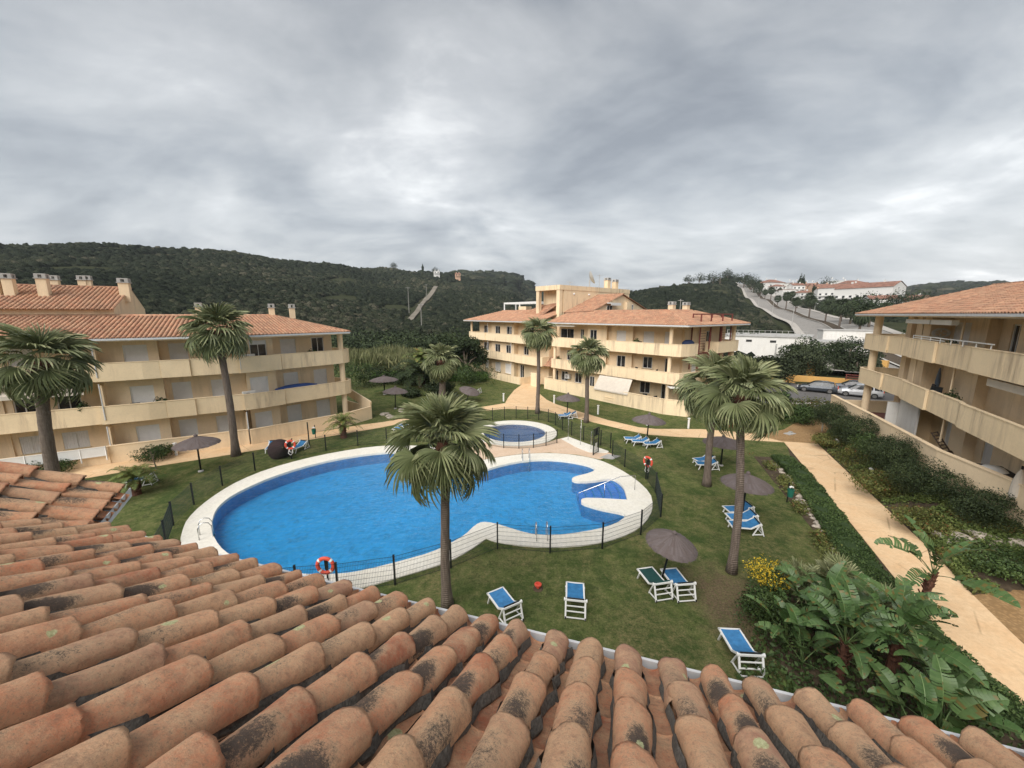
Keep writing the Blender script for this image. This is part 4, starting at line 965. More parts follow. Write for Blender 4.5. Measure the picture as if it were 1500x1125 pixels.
def tile_face(nb, poly, sp=.26, ex=.38, r=.105, nseg=4, lift=.02, seed=0, jit=.0):
    """barrel tiles over a planar polygon whose first edge is the eave"""
    g = np.random.default_rng(seed); P = [Vector(p) for p in poly]; o = P[0]; e = (P[1]-P[0]).normalized()
    nrm = None
    for k in range(2, len(P)):
        c = (P[1]-P[0]).cross(P[k]-P[0])
        if c.length > 1e-4: nrm = c.normalized(); break
    if nrm.z < 0: nrm = -nrm
    u = nrm.cross(e); 
    if (P[2]-P[0]).dot(u) < 0: u = -u
    q = [((p-o).dot(e), (p-o).dot(u)) for p in P]; t0 = min(a for a, b in q); t1 = max(a for a, b in q)
    nc = int((t1-t0)/sp); E3, U3, N3, O3 = [np.array(x) for x in (e, u, nrm, o)]
    th = np.linspace(0, PI, nseg+1); ca, sa = np.cos(th), np.sin(th)
    for ci in range(nc+1):
        t = t0 + (ci+.5)*sp; xs = []
        for (a, b), (c, d) in zip(q, q[1:]+q[:1]):
            if (a-t)*(c-t) < 0: xs.append(b+(d-b)*(t-a)/(c-a))
        if len(xs) < 2: continue
        s0, s1 = min(xs), max(xs); k = 0; s = s0 - (.06 if s0 < .05 else 0)
        ctone = g.random()
        while s < s1-.02:
            L = min(ex+.03, s1-s); tt = t+g.normal()*jit; rr = r*(1+.05*g.normal())
            lo = np.stack([tt+rr*ca, np.full(nseg+1, s), lift+.022+rr*sa*.8], 1); li = np.stack([tt+rr*.8*ca, np.full(nseg+1, s), lift+.0+rr*.8*sa*.8], 1)
            hi = np.stack([tt+rr*.84*ca, np.full(nseg+1, s+L), lift+rr*.84*sa*.8], 1)
            W = np.concatenate([li, lo, hi]); V = O3+W[:, :1]*E3+W[:, 1:2]*U3+W[:, 2:]*N3; m_ = nseg+1
            F = [[a*m_+j, a*m_+j+1, (a+1)*m_+j+1, (a+1)*m_+j] for a in (0, 1) for j in range(nseg)]
            c = [np.clip(.5+.25*g.normal()+.2*(ctone-.5), 0, 1), g.random(), g.random()]
            nb.add(V, np.array(F), np.tile(c, (len(F), 1))); s += ex; k += 1
    return e, u, nrm
def ridge_tiles(nb, a, b, r=.13, seed=0, ex=.38):
    a = Vector(a); b = Vector(b); d = b-a; L = d.length; d.normalize(); side = d.cross(Vector((0,0,1))).normalized(); up = side.cross(d); g = np.random.default_rng(seed)
    A, D, Sd, U = [np.array(x) for x in (a, d, side, up)]; th = np.linspace(-.15, PI+.15, 6)
    for i in range(int(L/ex)):
        s0 = i*ex; 
        lo = np.stack([r*np.cos(th), r*np.sin(th)*.9+.02], 1); hi = lo*.86; li = lo*.82
        V = np.concatenate([A+D*s0+w[:, :1]*Sd+(w[:, 1:]+.02)*U if k < 2 else A+D*(s0+ex+.03)+w[:, :1]*Sd+(w[:, 1:]+.02)*U for k, w in enumerate((li, lo, hi))])
        F = [[a_*6+j, a_*6+j+1, (a_+1)*6+j+1, (a_+1)*6+j] for a_ in (0, 1) for j in range(5)]
        nb.add(V, np.array(F), np.tile([g.random(), g.random(), g.random()], (len(F), 1)))
def under(mb, poly):
    mb.add(poly, [tuple(range(len(poly)))], (.2, .9, .5))

def wall_panel(b, a, c, z0, z1, ops, depth=.14):
    """vertical wall face from a to c with real openings and reveals; a->c runs left to right seen from outside"""
    a = Vector(a); c = Vector(c); L = (c-a).length; e = (c-a)/L; inn = Vector((-e.y, e.x))
    us = sorted({0, L, *[q for o in ops for q in o[:2]]}); vs_ = sorted({z0, z1, *[q for o in ops for q in o[2:]]})
    def pt(u, v, dd=0): p = a+e*u+inn*dd; return (p.x, p.y, v)
    for i in range(len(us)-1):
        for j in range(len(vs_)-1):
            um, vm = (us[i]+us[i+1])/2, (vs_[j]+vs_[j+1])/2
            if any(o[0] < um < o[1] and o[2] < vm < o[3] for o in ops): continue
            b.add([pt(us[i], vs_[j]), pt(us[i+1], vs_[j]), pt(us[i+1], vs_[j+1]), pt(us[i], vs_[j+1])], [(0, 1, 2, 3)])
    for (u0, u1, w0, w1) in ops:
        for p, q in (((u0, w0), (u1, w0)), ((u1, w0), (u1, w1)), ((u1, w1), (u0, w1)), ((u0, w1), (u0, w0))):
            b.add([pt(*p), pt(*q), pt(*q, depth), pt(*p, depth)], [(0, 1, 2, 3)])
def window(parent, a, c, u, z0, w, h, kind, name='window'):
    a = Vector(a); c = Vector(c); e = (c-a).normalized(); inn = Vector((-e.y, e.x)); rz = math.atan2(e.y, e.x)
    def at(du, v, dd): p = a+e*(u+du)+inn*dd; return (p.x, p.y, v)
    f = MB(); t = .065
    for du in (-w/2+t/2, w/2-t/2): f.box(at(du, z0+h/2, .09), (t, .07, h), rz)
    f.box(at(0, z0+h-t/2, .09), (w-2*t, .07, t), rz); f.box(at(0, z0+t/2, .09), (w-2*t, .07, t), rz)
    if kind != 'sh': f.box(at(0, z0+h/2, .09), (t*.8, .06, h-2*t), rz)
    if kind == 'wb': f.box(at(0, z0+h-.2, .087), (w-2*t, .07, .26), rz)
    o = f.build(name, M['frame'], parent)
    if kind != 'dr' and name == 'window':
        s = MB(); s.box(at(0, z0-.03, -.0), (w+.12, .2, .05), rz); s.build('sill', M['slab'], o)
    g = MB()
    if kind == 'sh':
        n = int((h-2*t)/.09)
        for i in range(n): g.box(at(0, z0+t+(i+.5)*(h-2*t)/n, .10), (w-2*t, .03, (h-2*t)/n-.012), rz)
        g.box(at(0, z0+h/2, .125), (w-2*t, .01, h-2*t), rz); g.build('shutter', M['shutter'], o)
    elif kind == 'br':
        g.box(at(0, z0+h/2, .12), (w-2*t, .01, h-2*t), rz); g.build('shutter', M['shutter'], o)
        g = MB()
        for i in range(9): g.box(at(-w/2+.1+(w-.2)*i/8, z0+h/2, .0), (.025, .025, h), rz)
        g.build('bars', M['frame'], o)
    else:
        g.box(at(0, z0+h/2, .11), (w-2*t, .012, h-2*t), rz); g.build('pane', M['glass'], o)
        if kind == 'wc':
            g = MB(); g.box(at(-w*.25, z0+h/2, .118), (w*.4, .004, h-2*t), rz); g.build('curtain', M['shutter'], o)
    return o
def parapet(parent, ln, pts, z, h=1.02, th=.14, back=2.2, name='balcony', lo=.2, slab_=True, mat='parapet'):
    """solid curved balcony front with a coping and its floor slab; pts are (s,d) along the facade"""
    P = [ln.P(s, d) for s, d in pts]; b = MB(); n = len(P)
    e = [(P[i+1]-P[i]).normalized() for i in range(n-1)]
    def inn(i, w):
        a = e[max(i-1, 0)]; c = e[min(i, n-2)]; m = Vector((-a.y-c.y, a.x+c.x)); m *= 2/max(m.length_squared, 1.2); return P[i]+m*w
    I = [inn(i, th) for i in range(n)]
    b.prism([tuple(p) for p in P]+[tuple(p) for p in I[::-1]], z-lo, z+h)
    O2 = [inn(i, -.025) for i in range(n)]; I2 = [inn(i, th+.025) for i in range(n)]
    b.prism([tuple(p) for p in O2]+[tuple(p) for p in I2[::-1]], z+h+.001, z+h+.045)
    o = b.build(name, M[mat], parent)
    if slab_:
        q = MB(); B_ = [ln.P(s, back) for s, d in pts]
        q.prism([tuple(p) for p in [inn(i, .05) for i in range(n)]]+[tuple(p) for p in B_[::-1]], z-lo+.03, z-.01); q.build('floor_slab', M['slab'], o)
    return o
def body(parent, ln, prof, zf, zeave, wins, back=9.5, endcap=True):
    b = MB()
    for i, (s0, s1, d) in enumerate(prof):
        a, c = ln.P(s0, d), ln.P(s1, d)
        zz = list(zf)+[zeave]
        for fl in range(len(zf)):
            z0, z1 = (zz[fl] if fl else -.1), zz[fl+1]
            ops = []
            for (wf, w0, w1, kind) in wins:
                sm = (w0+w1)/2
                if wf != fl or not (s0 <= sm <= s1): continue
                L = (c-a).length; m = ln.P(sm, d); u = (m-a).dot((c-a)/L); w = abs(w1-w0)
                if kind in ('dr', 'sd', 'br'): zb, h = zz[fl]+.08, 2.1
                else: zb, h = zz[fl]+.85, 1.35
                if kind in ('sh',) : zb, h = zz[fl]+.55, 1.6
                if kind == 'br': zb, h = zz[fl]+.9, 1.2
                kk = 'sh' if kind == 'sd' else kind
                u = min(max(u, w/2+.05), L-w/2-.05); ops.append((u-w/2, u+w/2, zb, zb+h))
                window(parent, a, c, u, zb, w, h, kk)
            wall_panel(b, a, c, z0, z1, ops)
        if i+1 < len(prof):
            d2 = prof[i+1][2]; p, q = ln.P(s1, d), ln.P(s1, d2)
            if abs(d-d2) > .01: b.add([v3(p,-.1), v3(q,-.1), v3(q,zeave), v3(p,zeave)], [(0,1,2,3)])
    s0, sL = prof[0][0], prof[-1][1]; d0, dL = prof[0][2], prof[-1][2]
    for (s, d) in ((s0, d0), (sL, dL)):
        p, q = ln.P(s, d), ln.P(s, back); b.add([v3(p,-.1), v3(q,-.1), v3(q,zeave), v3(p,zeave)], [(0,1,2,3)])
    js = [s0]+[j for j in ln.joints() if s0 < j < sL]+[sL]
    for x, y in zip(js, js[1:]):
        p, q = ln.P(x, back), ln.P(y, back); b.add([v3(p,-.1), v3(q,-.1), v3(q,zeave), v3(p,zeave)], [(0,1,2,3)])
        p, q, r, t = ln.P(x, .9), ln.P(y, .9), ln.P(y, back), ln.P(x, back); b.add([v3(k_, zeave-.02) for k_ in (p,q,r,t)], [(0,1,2,3)])
    return b.build('wall', M['wall'], parent)
def roof(parent, ln, s0, s1, zeave, zr, dr, hip0=False, hip1=True, over=.55, seed=0, sp=.26):
    nb = NB(); u = MB(); a0, a1 = s0-(over if hip0 else 0), s1+(over if hip1 else 0)
    js = [a0]+[j for j in ln.joints() if s0 < j < s1]+[a1]; run = dr+over
    rj = list(js); 
    if hip1: rj[-1] = a1-run
    if hip0: rj[0] = a0+run
    bj = 2*dr+over
    for i in range(len(js)-1):
        E0, E1 = v3(ln.P(js[i],-over),zeave), v3(ln.P(js[i+1],-over),zeave); R0_, R1_ = v3(ln.P(rj[i],dr),zr), v3(ln.P(rj[i+1],dr),zr)
        tile_face(nb, [E0,E1,R1_,R0_], seed=seed+i, sp=sp); under(u, [E0,E1,R1_,R0_])
        B0, B1 = v3(ln.P(js[i],bj),zeave), v3(ln.P(js[i+1],bj),zeave); under(u, [B1,B0,R0_,R1_])
        if seed % 2 == 0: tile_face(nb, [B1,B0,R0_,R1_], seed=seed+i+20, sp=sp*1.5, r=.14, ex=.6)
        ridge_tiles(nb, R0_, R1_, seed=i)
        if i > 0: ridge_tiles(nb, E0, R0_, seed=i+5, r=.11)
    if hip1:
        E, Bk, Rg = v3(ln.P(js[-1],-over),zeave), v3(ln.P(js[-1],bj),zeave), v3(ln.P(rj[-1],dr),zr)
        tile_face(nb, [E,Bk,Rg], seed=seed+9, sp=sp); under(u, [E,Bk,Rg]); ridge_tiles(nb, E, Rg, seed=3); ridge_tiles(nb, Bk, Rg, seed=4)
    o = nb.build('roof', M['tile'], parent)
    u.build('roof_deck', M['tile'], o)
    f = MB()
    P = [v3(ln.P(j,-over),zeave) for j in js]
    if hip1: P.append(v3(ln.P(js[-1],bj),zeave))
    for a, c in zip(P, P[1:]): f.bar(a+Vector((0,0,-.06)), c+Vector((0,0,-.06)), .12, .13)
    f.build('gutter', M['gutter'], parent)
    sf = MB(); n = len(js)
    sf.prism([tuple(ln.P(j,-over+.03)) for j in js]+[tuple(ln.P(j,2.2)) for j in js[::-1]], zeave-.2, zeave-.05); sf.build('soffit', M['wall'], parent)
    return o
def chimney(parent, x, y, z0, z1, w=.55, rz=0):
    b = MB(); b.box((x,y,(z0+z1)/2), (w,w,z1-z0), rz); o = b.build('chimney', M['wall'], parent)
    c = MB(); c.box((x,y,z1+.03), (w+.14,w+.14,.06), rz)
    for i in (-1,1):
        for j in (-1,1): p = Matrix.Rotation(rz,3,'Z')@Vector((i*w*.36,j*w*.36,0)); c.box((x+p.x,y+p.y,z1+.18), (.2*w/.55,.2*w/.55,.24), rz)
    c.box((x,y,z1+.33), (w+.04,w+.04,.08), rz); c.build('chimney_cap', M['concrete'], o); return o
def column(parent, p, z0, z1, r=.2):
    b = MB(); b.lathe((p[0],p[1],0), [(r,z0),(r,z1)], 16); return b.build('column', M['wall'], parent, smooth=True)

# ---- left block
LL = Line([(-40,18.5),(-20.6,29.8),(-15.3,36.0)])
zf = [0,2.95,5.9]; rf = empty('apartment_block', (-28,25,0), 0, 'long cream apartment block on the left with closed white shutters and curved balconies', 'building')
rf.location = (0,0,0)
prof = [(0,9.0,1.6),(9.0,14.0,1.7),(14.0,17.2,1.0),(17.2,22.3,1.6),(22.3,24.5,1.0),(24.5,29.9,1.9)]
wins = [(2,9.6,10.8,'sh'),(2,15.3,16.6,'sh'),(2,17.75,18.85,'sh'),(2,20.0,21.0,'sh'),(2,22.8,24.0,'wb'),(2,25.3,26.55,'sh'),(2,28.0,29.1,'wc'),
 (1,9.4,10.4,'dr'),(1,11.4,12.6,'dr'),(1,15.3,16.6,'sh'),(1,17.6,18.75,'sh'),(1,20.0,21.0,'sh'),(1,22.55,23.85,'sd'),(1,25.3,26.5,'sh'),(1,27.95,29.15,'sd'),
 (0,9.3,10.3,'br'),(0,11.3,12.6,'br'),(0,15.25,16.55,'sh'),(0,17.65,18.75,'sh'),(0,20.0,21.0,'sh'),(0,22.6,23.85,'sd'),(0,25.3,26.5,'sh'),(0,27.95,29.2,'sd'),(2,5.2,6.4,'sh'),(1,5.0,6.2,'sd'),(2,2,3,'sh'),(1,2,3,'sh')]
body(rf, LL, prof, zf, 8.45, wins)
roof(rf, LL, 0, 30.0, 8.6, 10.05, 4.5, seed=2)
for z in (2.95,5.9):
    parapet(rf, LL, [(0,.05),(8,.1),(13.8,.1)], z); parapet(rf, LL, [(13.8,-.1),(16.3,-.12),(17.2,-.02),(17.25,.0)], z)
    parapet(rf, LL, [(17.25,-.03),(18.9,-.03)], z); parapet(rf, LL, [(18.9,.08),(21.9,.02)], z)
    parapet(rf, LL, [(21.9,-.16),(23.3,-.16),(24.8,-.10)], z); parapet(rf, LL, [(24.85,.03),(28.5,.0),(30.0,.05),(30.6,.3),(31.0,.8),(31.1,1.5),(30.9,2.3),(30.4,3.0)], z)
for z0 in (0.,2.95,5.9): column(rf, LL.P(30.1,.55), z0, z0+2.7, .24)
for s,z in ((14.0,5.9),(21.95,5.9),(14.0,2.95),(14.0,0),(21.95,0)):
    b = MB(); p, q = LL.P(s,.25), LL.P(s,1.7); b.bar(v3(p,z+1.2), v3(q,z+1.2), .1, 2.5); b.build('partition', M['wall'], rf)
    b = MB(); p = LL.P(s,-.12); b.tube([v3(p,z+.1),v3(p,z+2.6)], .04, 6); b.build('downpipe', M['gutter'], rf)
b = MB(); p, q = LL.P(13.2,-.05), LL.P(8.4,-.05); p2, q2 = LL.P(13.2,1.4), LL.P(8.4,1.4)
b.add([v3(p,5.15),v3(q,5.15),v3(q2,5.6),v3(p2,5.6),v3(p,4.9),v3(q,4.9)], [(0,1,2,3),(4,5,1,0)]); b.build('awning', M['awning'], rf)
pe = MB(); A = Vector((-30.0,29.5)); e = Vector((.864,.503)); nn = Vector((-.503,.864)); Lp = 16; w = 7.6
c0, c1, c2_, c3 = A, A+nn*w, A+nn*w-e*Lp, A-e*Lp
zz0, ze, zr = 8.8, 10.65, 12.35
mid0 = A+nn*w*.62; mid1 = mid0-e*Lp
pe.add([v3(c0,zz0),v3(c1,zz0),v3(c1,ze),v3(mid0,zr-.1),v3(c0,ze)], [(0,1,2,3,4)]); pe.add([v3(c3,zz0),v3(c0,zz0),v3(c0,ze),v3(c3,ze)], [(0,1,2,3)]); pe.add([v3(c1,zz0),v3(c2_,zz0),v3(c2_,ze),v3(c1,ze)], [(0,1,2,3)]); pe.add([v3(c2_,zz0),v3(c3,zz0),v3(c3,ze),v3(mid1,zr-.1),v3(c2_,ze)], [(0,1,2,3,4)])
pe.build('attic_wall', M['wall'], rf)
nb = NB(); ov = nn*-.4; f1 = [v3(c3+ov,ze-.12),v3(c0+ov,ze-.12),v3(mid0,zr),v3(mid1,zr)]; f2 = [v3(c1,ze),v3(c2_,ze),v3(mid1,zr),v3(mid0,zr)]
tile_face(nb, f1, seed=31); tile_face(nb, f2, seed=32); ridge_tiles(nb, f1[2], f1[3], seed=2); ro = nb.build('attic_roof', M['tile'], rf); u = MB(); under(u, f1); under(u, f2); u.build('roof_deck', M['tile'], ro)
for i, fx in enumerate((2.2,3.0,6.1,6.9,10.7,11.6,15.0)):
    t = [14.9,13.95,12.7,11.85,9.3,8.8,-.0]
cw = [(3,401,.52),(24,404,.52),(73,404,.55),(91,406,.45),(131,406,.5),(139,406,.4),(190,410,.62)]
for x, yt, w_ in cw:
    a_ = az_of(x); k = math.tan(a_); dd = 2.4 if w_ > .5 else 6.0
    if x == 190: dd = 3.0
    s_ = 0
    base = A + nn*dd; den = e.x - k*e.y; s_ = (k*base.y - base.x)/den; p = base + e*s_; R_ = p.length
    chimney(ro, p.x, p.y, 11.2, Y(x, yt+5, R_), w_, math.atan2(e.y,e.x))
for s_ in (19.9,25.5,27.4):
    p = LL.P(s_,4.6); chimney(rf, p.x, p.y, 9.8, 10.75, .45, .6)
b = MB()
for pts in ([(13.9,-.15),(21.9,-.3)],[(22.0,-.5),(29.5,-1.0),(32.2,-.4)],[(0,-.2),(13.9,-.2)]):
    P = [LL.P(s_,d) for s_,d in pts]
    for a, c in zip(P, P[1:]): b.bar(v3(a,.6), v3(c,.6), .16, 1.2)
    for a, c in zip(P, P[1:]): b.bar(v3(a,1.225), v3(c,1.225), .22, .05)
p, q = LL.P(32.2,-.4), LL.P(32.2,4.2); b.bar(v3(p,.6), v3(q,.6), .16, 1.2); b.bar(v3(p,1.3), v3(q,2.3), .14, .9)
tag(b.build('garden_wall', M['wall']), 'low cream garden wall in front of the left apartment block', 'wall')
b = MB(); p, q = LL.P(4,-.6), LL.P(13.8,-.5); 
for z in (.35,.95): b.bar(v3(p,z), v3(q,z), .05, .06)
b.bar(v3(p,.65), v3(q,.65), .02, .56)
for i in range(9): r_ = p.lerp(q,i/8); b.bar(v3(r_,0), v3(r_,1.0), .06)
tag(b.build('white_railing', M['plastic'], loc=(0,0,.35)), 'white panel railing behind the wall at the far left', 'railing')

# ---- middle block
C1 = Line([(-7.9,69.5),(4.6,52.8)]); C2 = Line([(5.2,52.8),(17.3,38.6),(22.5,42.5),(27.5,46.2)])
zf = [.2,3.15,6.1]; mb_ = empty('apartment_block', (0,0,0), 0, 'cream apartment block across the garden with entrance tower and dish on top', 'building')
body(mb_, C1, [(1.2,6.1,1.7),(6.1,12.4,1.0),(12.4,19.6,1.8)], zf, 9.0, [(2,2.6,3.9,'w'),(2,7.2,8.6,'w'),(2,10.4,11.8,'w'),(1,2.5,4.2,'w'),(1,7.1,8.6,'w'),(1,10.2,11.6,'w'),(1,13.8,15.0,'w'),(0,7.1,8.7,'sh'),(0,10.0,11.5,'sh'),(0,12.9,13.9,'dr'),(0,3,4,'sh'),(2,15,16.2,'w')])
body(mb_, C2, [(0,5.9,1.8),(5.9,9.0,1.0),(9.0,12.8,1.6),(12.8,20.3,2.1),(20.3,25.2,1.6),(25.2,31.0,1.8)], zf, 9.0, [(2,.4,2.8,'dr'),(2,4.2,4.8,'dr'),(2,6.3,7.4,'w'),(2,10.4,11.7,'sd'),(2,14.3,15.5,'sh'),(2,17.0,17.9,'sd'),(1,1.7,2.7,'w'),(1,10.6,11.8,'dr'),(1,14.4,15.5,'w'),(1,17.2,17.9,'dr'),(1,6.4,7.4,'w'),(0,.7,1.9,'w'),(0,3.4,4.6,'w'),(0,6.5,7.3,'dr'),(0,14.2,15.4,'w'),(0,17,17.9,'dr'),(2,26.5,27.5,'dr'),(1,23,24,'sh')], back=8.5)
r1 = roof(mb_, C1, 0, 20.2, 9.15, 10.75, 4.5, hip0=True, hip1=False, seed=12, sp=.3)
r2 = roof(mb_, C2, 0, 31.2, 9.1, 10.6, 4.1, seed=22, sp=.28)
for z in (3.15,6.1):
    parapet(mb_, C1, [(0,2.6),(-.4,1.4),(-.3,.5),(.3,.05),(5.6,.0)], z); parapet(mb_, C1, [(5.6,.12),(14,.12)], z); parapet(mb_, C1, [(14.0,-.02),(19.6,0),(20.0,.2),(20.0,1.5)], z)
    parapet(mb_, C2, [(.2,1.5),(.2,.1),(5.2,0),(6.4,.25)], z); parapet(mb_, C2, [(6.4,.2),(9.2,.3)], z); parapet(mb_, C2, [(9.2,.05),(13.4,.12)], z)
    parapet(mb_, C2, [(13.4,-.05),(17.4,-.02),(18.4,.1),(19.0,.25),(19.8,.1),(21.4,.0)], z); parapet(mb_, C2, [(25.6,1.4),(25.8,.0),(30.6,.0),(31.2,.5),(31.3,2.0)], z)
for z0 in (.2,3.15,6.1):
    column(mb_, C2.P(17.4,.5), z0, z0+2.75, .2); column(mb_, C1.P(.5,.5), z0, z0+2.75, .2); column(mb_, C2.P(30.5,.6), z0, z0+2.75, .22); column(mb_, C2.P(.5,.5), z0, z0+2.75, .2)
for s_ in (6.0,12.5):
    b = MB(); b.bar(v3(C1.P(s_,.3),.2), v3(C1.P(s_,.3),8.8), .07); b.build('downpipe', M['gutter'], mb_)
b = MB(); P = [C1.P(-.6,2.2), C1.P(-.6,-1.3), C1.P(8,-1.2), C1.P(16.6,-1.1), C1.P(16.6,1.5)]
for a, c in zip(P, P[1:]): b.bar(v3(a,.5), v3(c,.5), .16, 1.1)
tag(b.build('garden_wall', M['parapet']), 'low cream wall before the left wing of the middle block', 'wall')
b = MB(); P = [C2.P(-.3,.9), C2.P(-.3,-.6), C2.P(6,-.9), C2.P(12,-1.1), C2.P(16.5,-1.2), C2.P(19.2,-1.0), C2.P(22.5,-.6)]
for i, (a, c) in enumerate(zip(P, P[1:])): b.bar(v3(a,.7), v3(c,.7), .18, 1.6+.12*(i > 2)); b.bar(v3(a,1.53+.06*(i > 2)), v3(c,1.53+.06*(i > 2)), .24, .05)
for s_ in (9.6,15.2):
    a, c = C2.P(s_,-1.12), C2.P(s_+1.3,-1.14); b.bar(v3(a,.62), v3(c,.62), .12, .06); b.bar(v3(a,.35), v3(c,.35), .1, .06)
tag(b.build('garden_wall', M['parapet']), 'long cream wall before the right wing of the middle block', 'wall')
# recessed entrance between the wings
b = MB(); a, c = Vector((3.9,53.7)), Vector((6.0,52.9)); a = C1.P(19.5,2.6); c = C2.P(.9,2.4)
wall_panel(b, a, c, 0, 9.0, [(.35,1.15,.1,2.3),(1.3,2.0,4.1,5.3),(1.3,2.0,7.0,8.2)]); b.build('entrance_wall', M['wall'], mb_)
Lc = (c-a).length
window(mb_, a, c, .75, .1, .8, 2.2, 'dr', 'entrance_door'); window(mb_, a, c, 1.65, 4.1, .7, 1.2, 'w'); window(mb_, a, c, 1.65, 7.0, .7, 1.2, 'w')
nb = NB(); E0, E1 = v3(C1.P(19.6,.3),3.0), v3(C2.P(.1,.3),3.0); R1_, R0_ = v3(C2.P(.5,2.3),4.2), v3(C1.P(19.8,2.5),4.2); tile_face(nb, [E0,E1,R1_,R0_], seed=4); u = MB(); under(u,[E0,E1,R1_,R0_]); o = nb.build('porch_roof', M['tile'], mb_); u.build('roof_deck', M['tile'], o)
b = MB(); b.bar(v3(C1.P(18.2,-.3),.95), v3(C1.P(19.6,-.2),.95), .2, 2.0); b.build('entrance_pillar', M['parapet'], mb_)
# tower
K = Vector((6.6,54.6)); f_ = Vector((-.65,.76)); s_d = Vector((.76,.65)); W_, D_ = 4.7, 17.0; zt = 13.55
tb = MB()
def Tq(a, c): return K+f_*a+s_d*c
# frame pillars and top slab round the recessed loggia
for (a, c, w_, d_) in ((.3,.3,.6,.6),(W_-.3,.3,.6,.5)):
    p = Tq(a,c); tb.box((p.x,p.y,(9+zt)/2), (w_,d_,zt-9), math.atan2(f_.y,f_.x))
tb.prism([tuple(Tq(0,1.6)),tuple(Tq(W_,1.6)),tuple(Tq(W_,D_)),tuple(Tq(0,D_))][::-1], 9, zt)
for (a0_,a1_,c0_,c1_) in ((.15,.15,1.6,2.0),):
    pass
tb.prism([tuple(Tq(-.06,-.06)),tuple(Tq(W_+.06,-.06)),tuple(Tq(W_+.06,D_+.06)),tuple(Tq(-.06,D_+.06))][::-1], zt+.001, zt+.65)
p = Tq(.12,1.2); tb.box((p.x,p.y,(9+zt)/2), (.24,.7,zt-9), math.atan2(f_.y,f_.x))
tb.prism([tuple(Tq(.6,.05)),tuple(Tq(W_-.6,.05)),tuple(Tq(W_-.6,.3)),tuple(Tq(.6,.3))][::-1], 9, 10.1)
tw = tb.build('tower', M['parapet'], mb_)
a, c = Tq(W_-.7,1.55), Tq(.7,1.55); window(tw, a, c, (c-a).length*.62, 10.8, 1.0, 1.3, 'w')
b = MB()
for t in (3.0,6.4): p = Tq(-.01,t); b.lathe((p.x,p.y,13.0), [(.0,.2),(.16,.14),(.18,0),(.1,-.1)], 8)
b.build('wall_lamp', M['plastic'], tw)
for t, h_ in ((12.5,1.35),(14.6,1.2)):
    p = Tq(1.2,t); chimney(tw, p.x, p.y, 14.15, 14.2+h_, .75, .7)
# attic right of the tower: ridge along the facade, gable end to the right
g0 = C2.P(4.9,4.2); nn2 = Vector((.76,.65)); e_ = Vector((.65,-.76)); gw, ga = 13.4, 6.5; zb, za = 10.7, 12.95; lm = 8.5
b = MB(); b.add([v3(g0,9.6),v3(g0+nn2*gw,9.6),v3(g0+nn2*gw,zb),v3(g0+nn2*ga,za),v3(g0,zb)], [(0,1,2,3,4)]); b.add([v3(g0-e_*lm,9.4),v3(g0,9.4),v3(g0,zb),v3(g0-e_*lm,zb)], [(0,1,2,3)]); at_ = b.build('attic_wall', M['wall'], mb_)
nb = NB(); u = MB(); q0 = g0+e_*.3; sl_ = (za-zb)/ga
fA = [v3(g0-e_*lm-nn2*1.6,zb-1.6*sl_+.06),v3(q0-nn2*.5,zb-.5*sl_+.06),v3(q0+nn2*ga,za+.06),v3(g0-e_*lm+nn2*ga,za+.06)]
fB = [v3(q0+nn2*(gw+.3),zb),v3(g0-e_*lm+nn2*(gw+.3),zb),fA[3],fA[2]]
tile_face(nb, fA, seed=51, sp=.3); tile_face(nb, fB, seed=52, sp=.3); ridge_tiles(nb, fA[2], fA[3]); under(u, fA); under(u, fB)
ro = nb.build('attic_roof', M['tile'], mb_); u.build('roof_deck', M['tile'], ro)
ga0, ga1 = g0+e_*.13, g0+nn2*gw+e_*.13
window(at_, ga0, ga1, 3.6, 10.55, 1.3, .9, 'w'); window(at_, ga0, ga1, 9.2, 10.6, .6, 1.0, 'w')
b = MB(); b.bar(v3(g0+nn2*2.7+e_*.5,11.7), v3(g0+nn2*5.0+e_*.5,11.7), .9, .1); b.bar(v3(g0+nn2*2.7+e_*.95,11.55), v3(g0+nn2*5.0+e_*.95,11.55), .05, .35); b.build('awning', M['plastic'], at_)
b = MB(); b.bar(v3(g0+nn2*7.2+e_*.25,11.3), v3(g0+nn2*8.4+e_*.25,11.3), .5, 1.2); b.build('chimney_breast', M['wall'], at_)
for s_ in (20.0,26.4):
    p = C2.P(s_,4.5); chimney(r2, p.x, p.y, 10.0, 11.25, .6, .6)
# white roof pergola on the left wing
b = MB(); P = [C1.P(2.6,6.2),C1.P(11.6,6.2),C1.P(11.6,8.8),C1.P(2.6,8.8)]
for p in P+[P[0].lerp(P[1],.5)]: b.bar(v3(p,9.6), v3(p,12.0), .22)
for a, c in zip(P, P[1:]+P[:1]): b.bar(v3(a,12.1), v3(c,12.1), .22, .3)
for i in range(1,10): b.bar(v3(P[0].lerp(P[1],i/10),12.2), v3(P[3].lerp(P[2],i/10),12.2), .12)
b.build('pergola', M['plastic'], mb_)
b = MB(); p = C1.P(7.6,7.0); b.box((p.x,p.y,10.8), (1.6,1.6,1.4), .9); b.build('stair_box', M['wall'], mb_)
# curved valley skirts of the roofs (raised tile humps beside the tower)
nb = NB(); u = MB()
h0 = [v3(C1.P(11.5,2.6),10.05),v3(C1.P(17.5,2.0),9.9),v3(C1.P(19.4,4.4),12.0),v3(C1.P(16.5,4.6),12.0)]
tile_face(nb, h0, seed=61, sp=.3); under(u, h0); o = nb.build('roof_hump', M['tile'], r1); u.build('roof_deck', M['tile'], o)
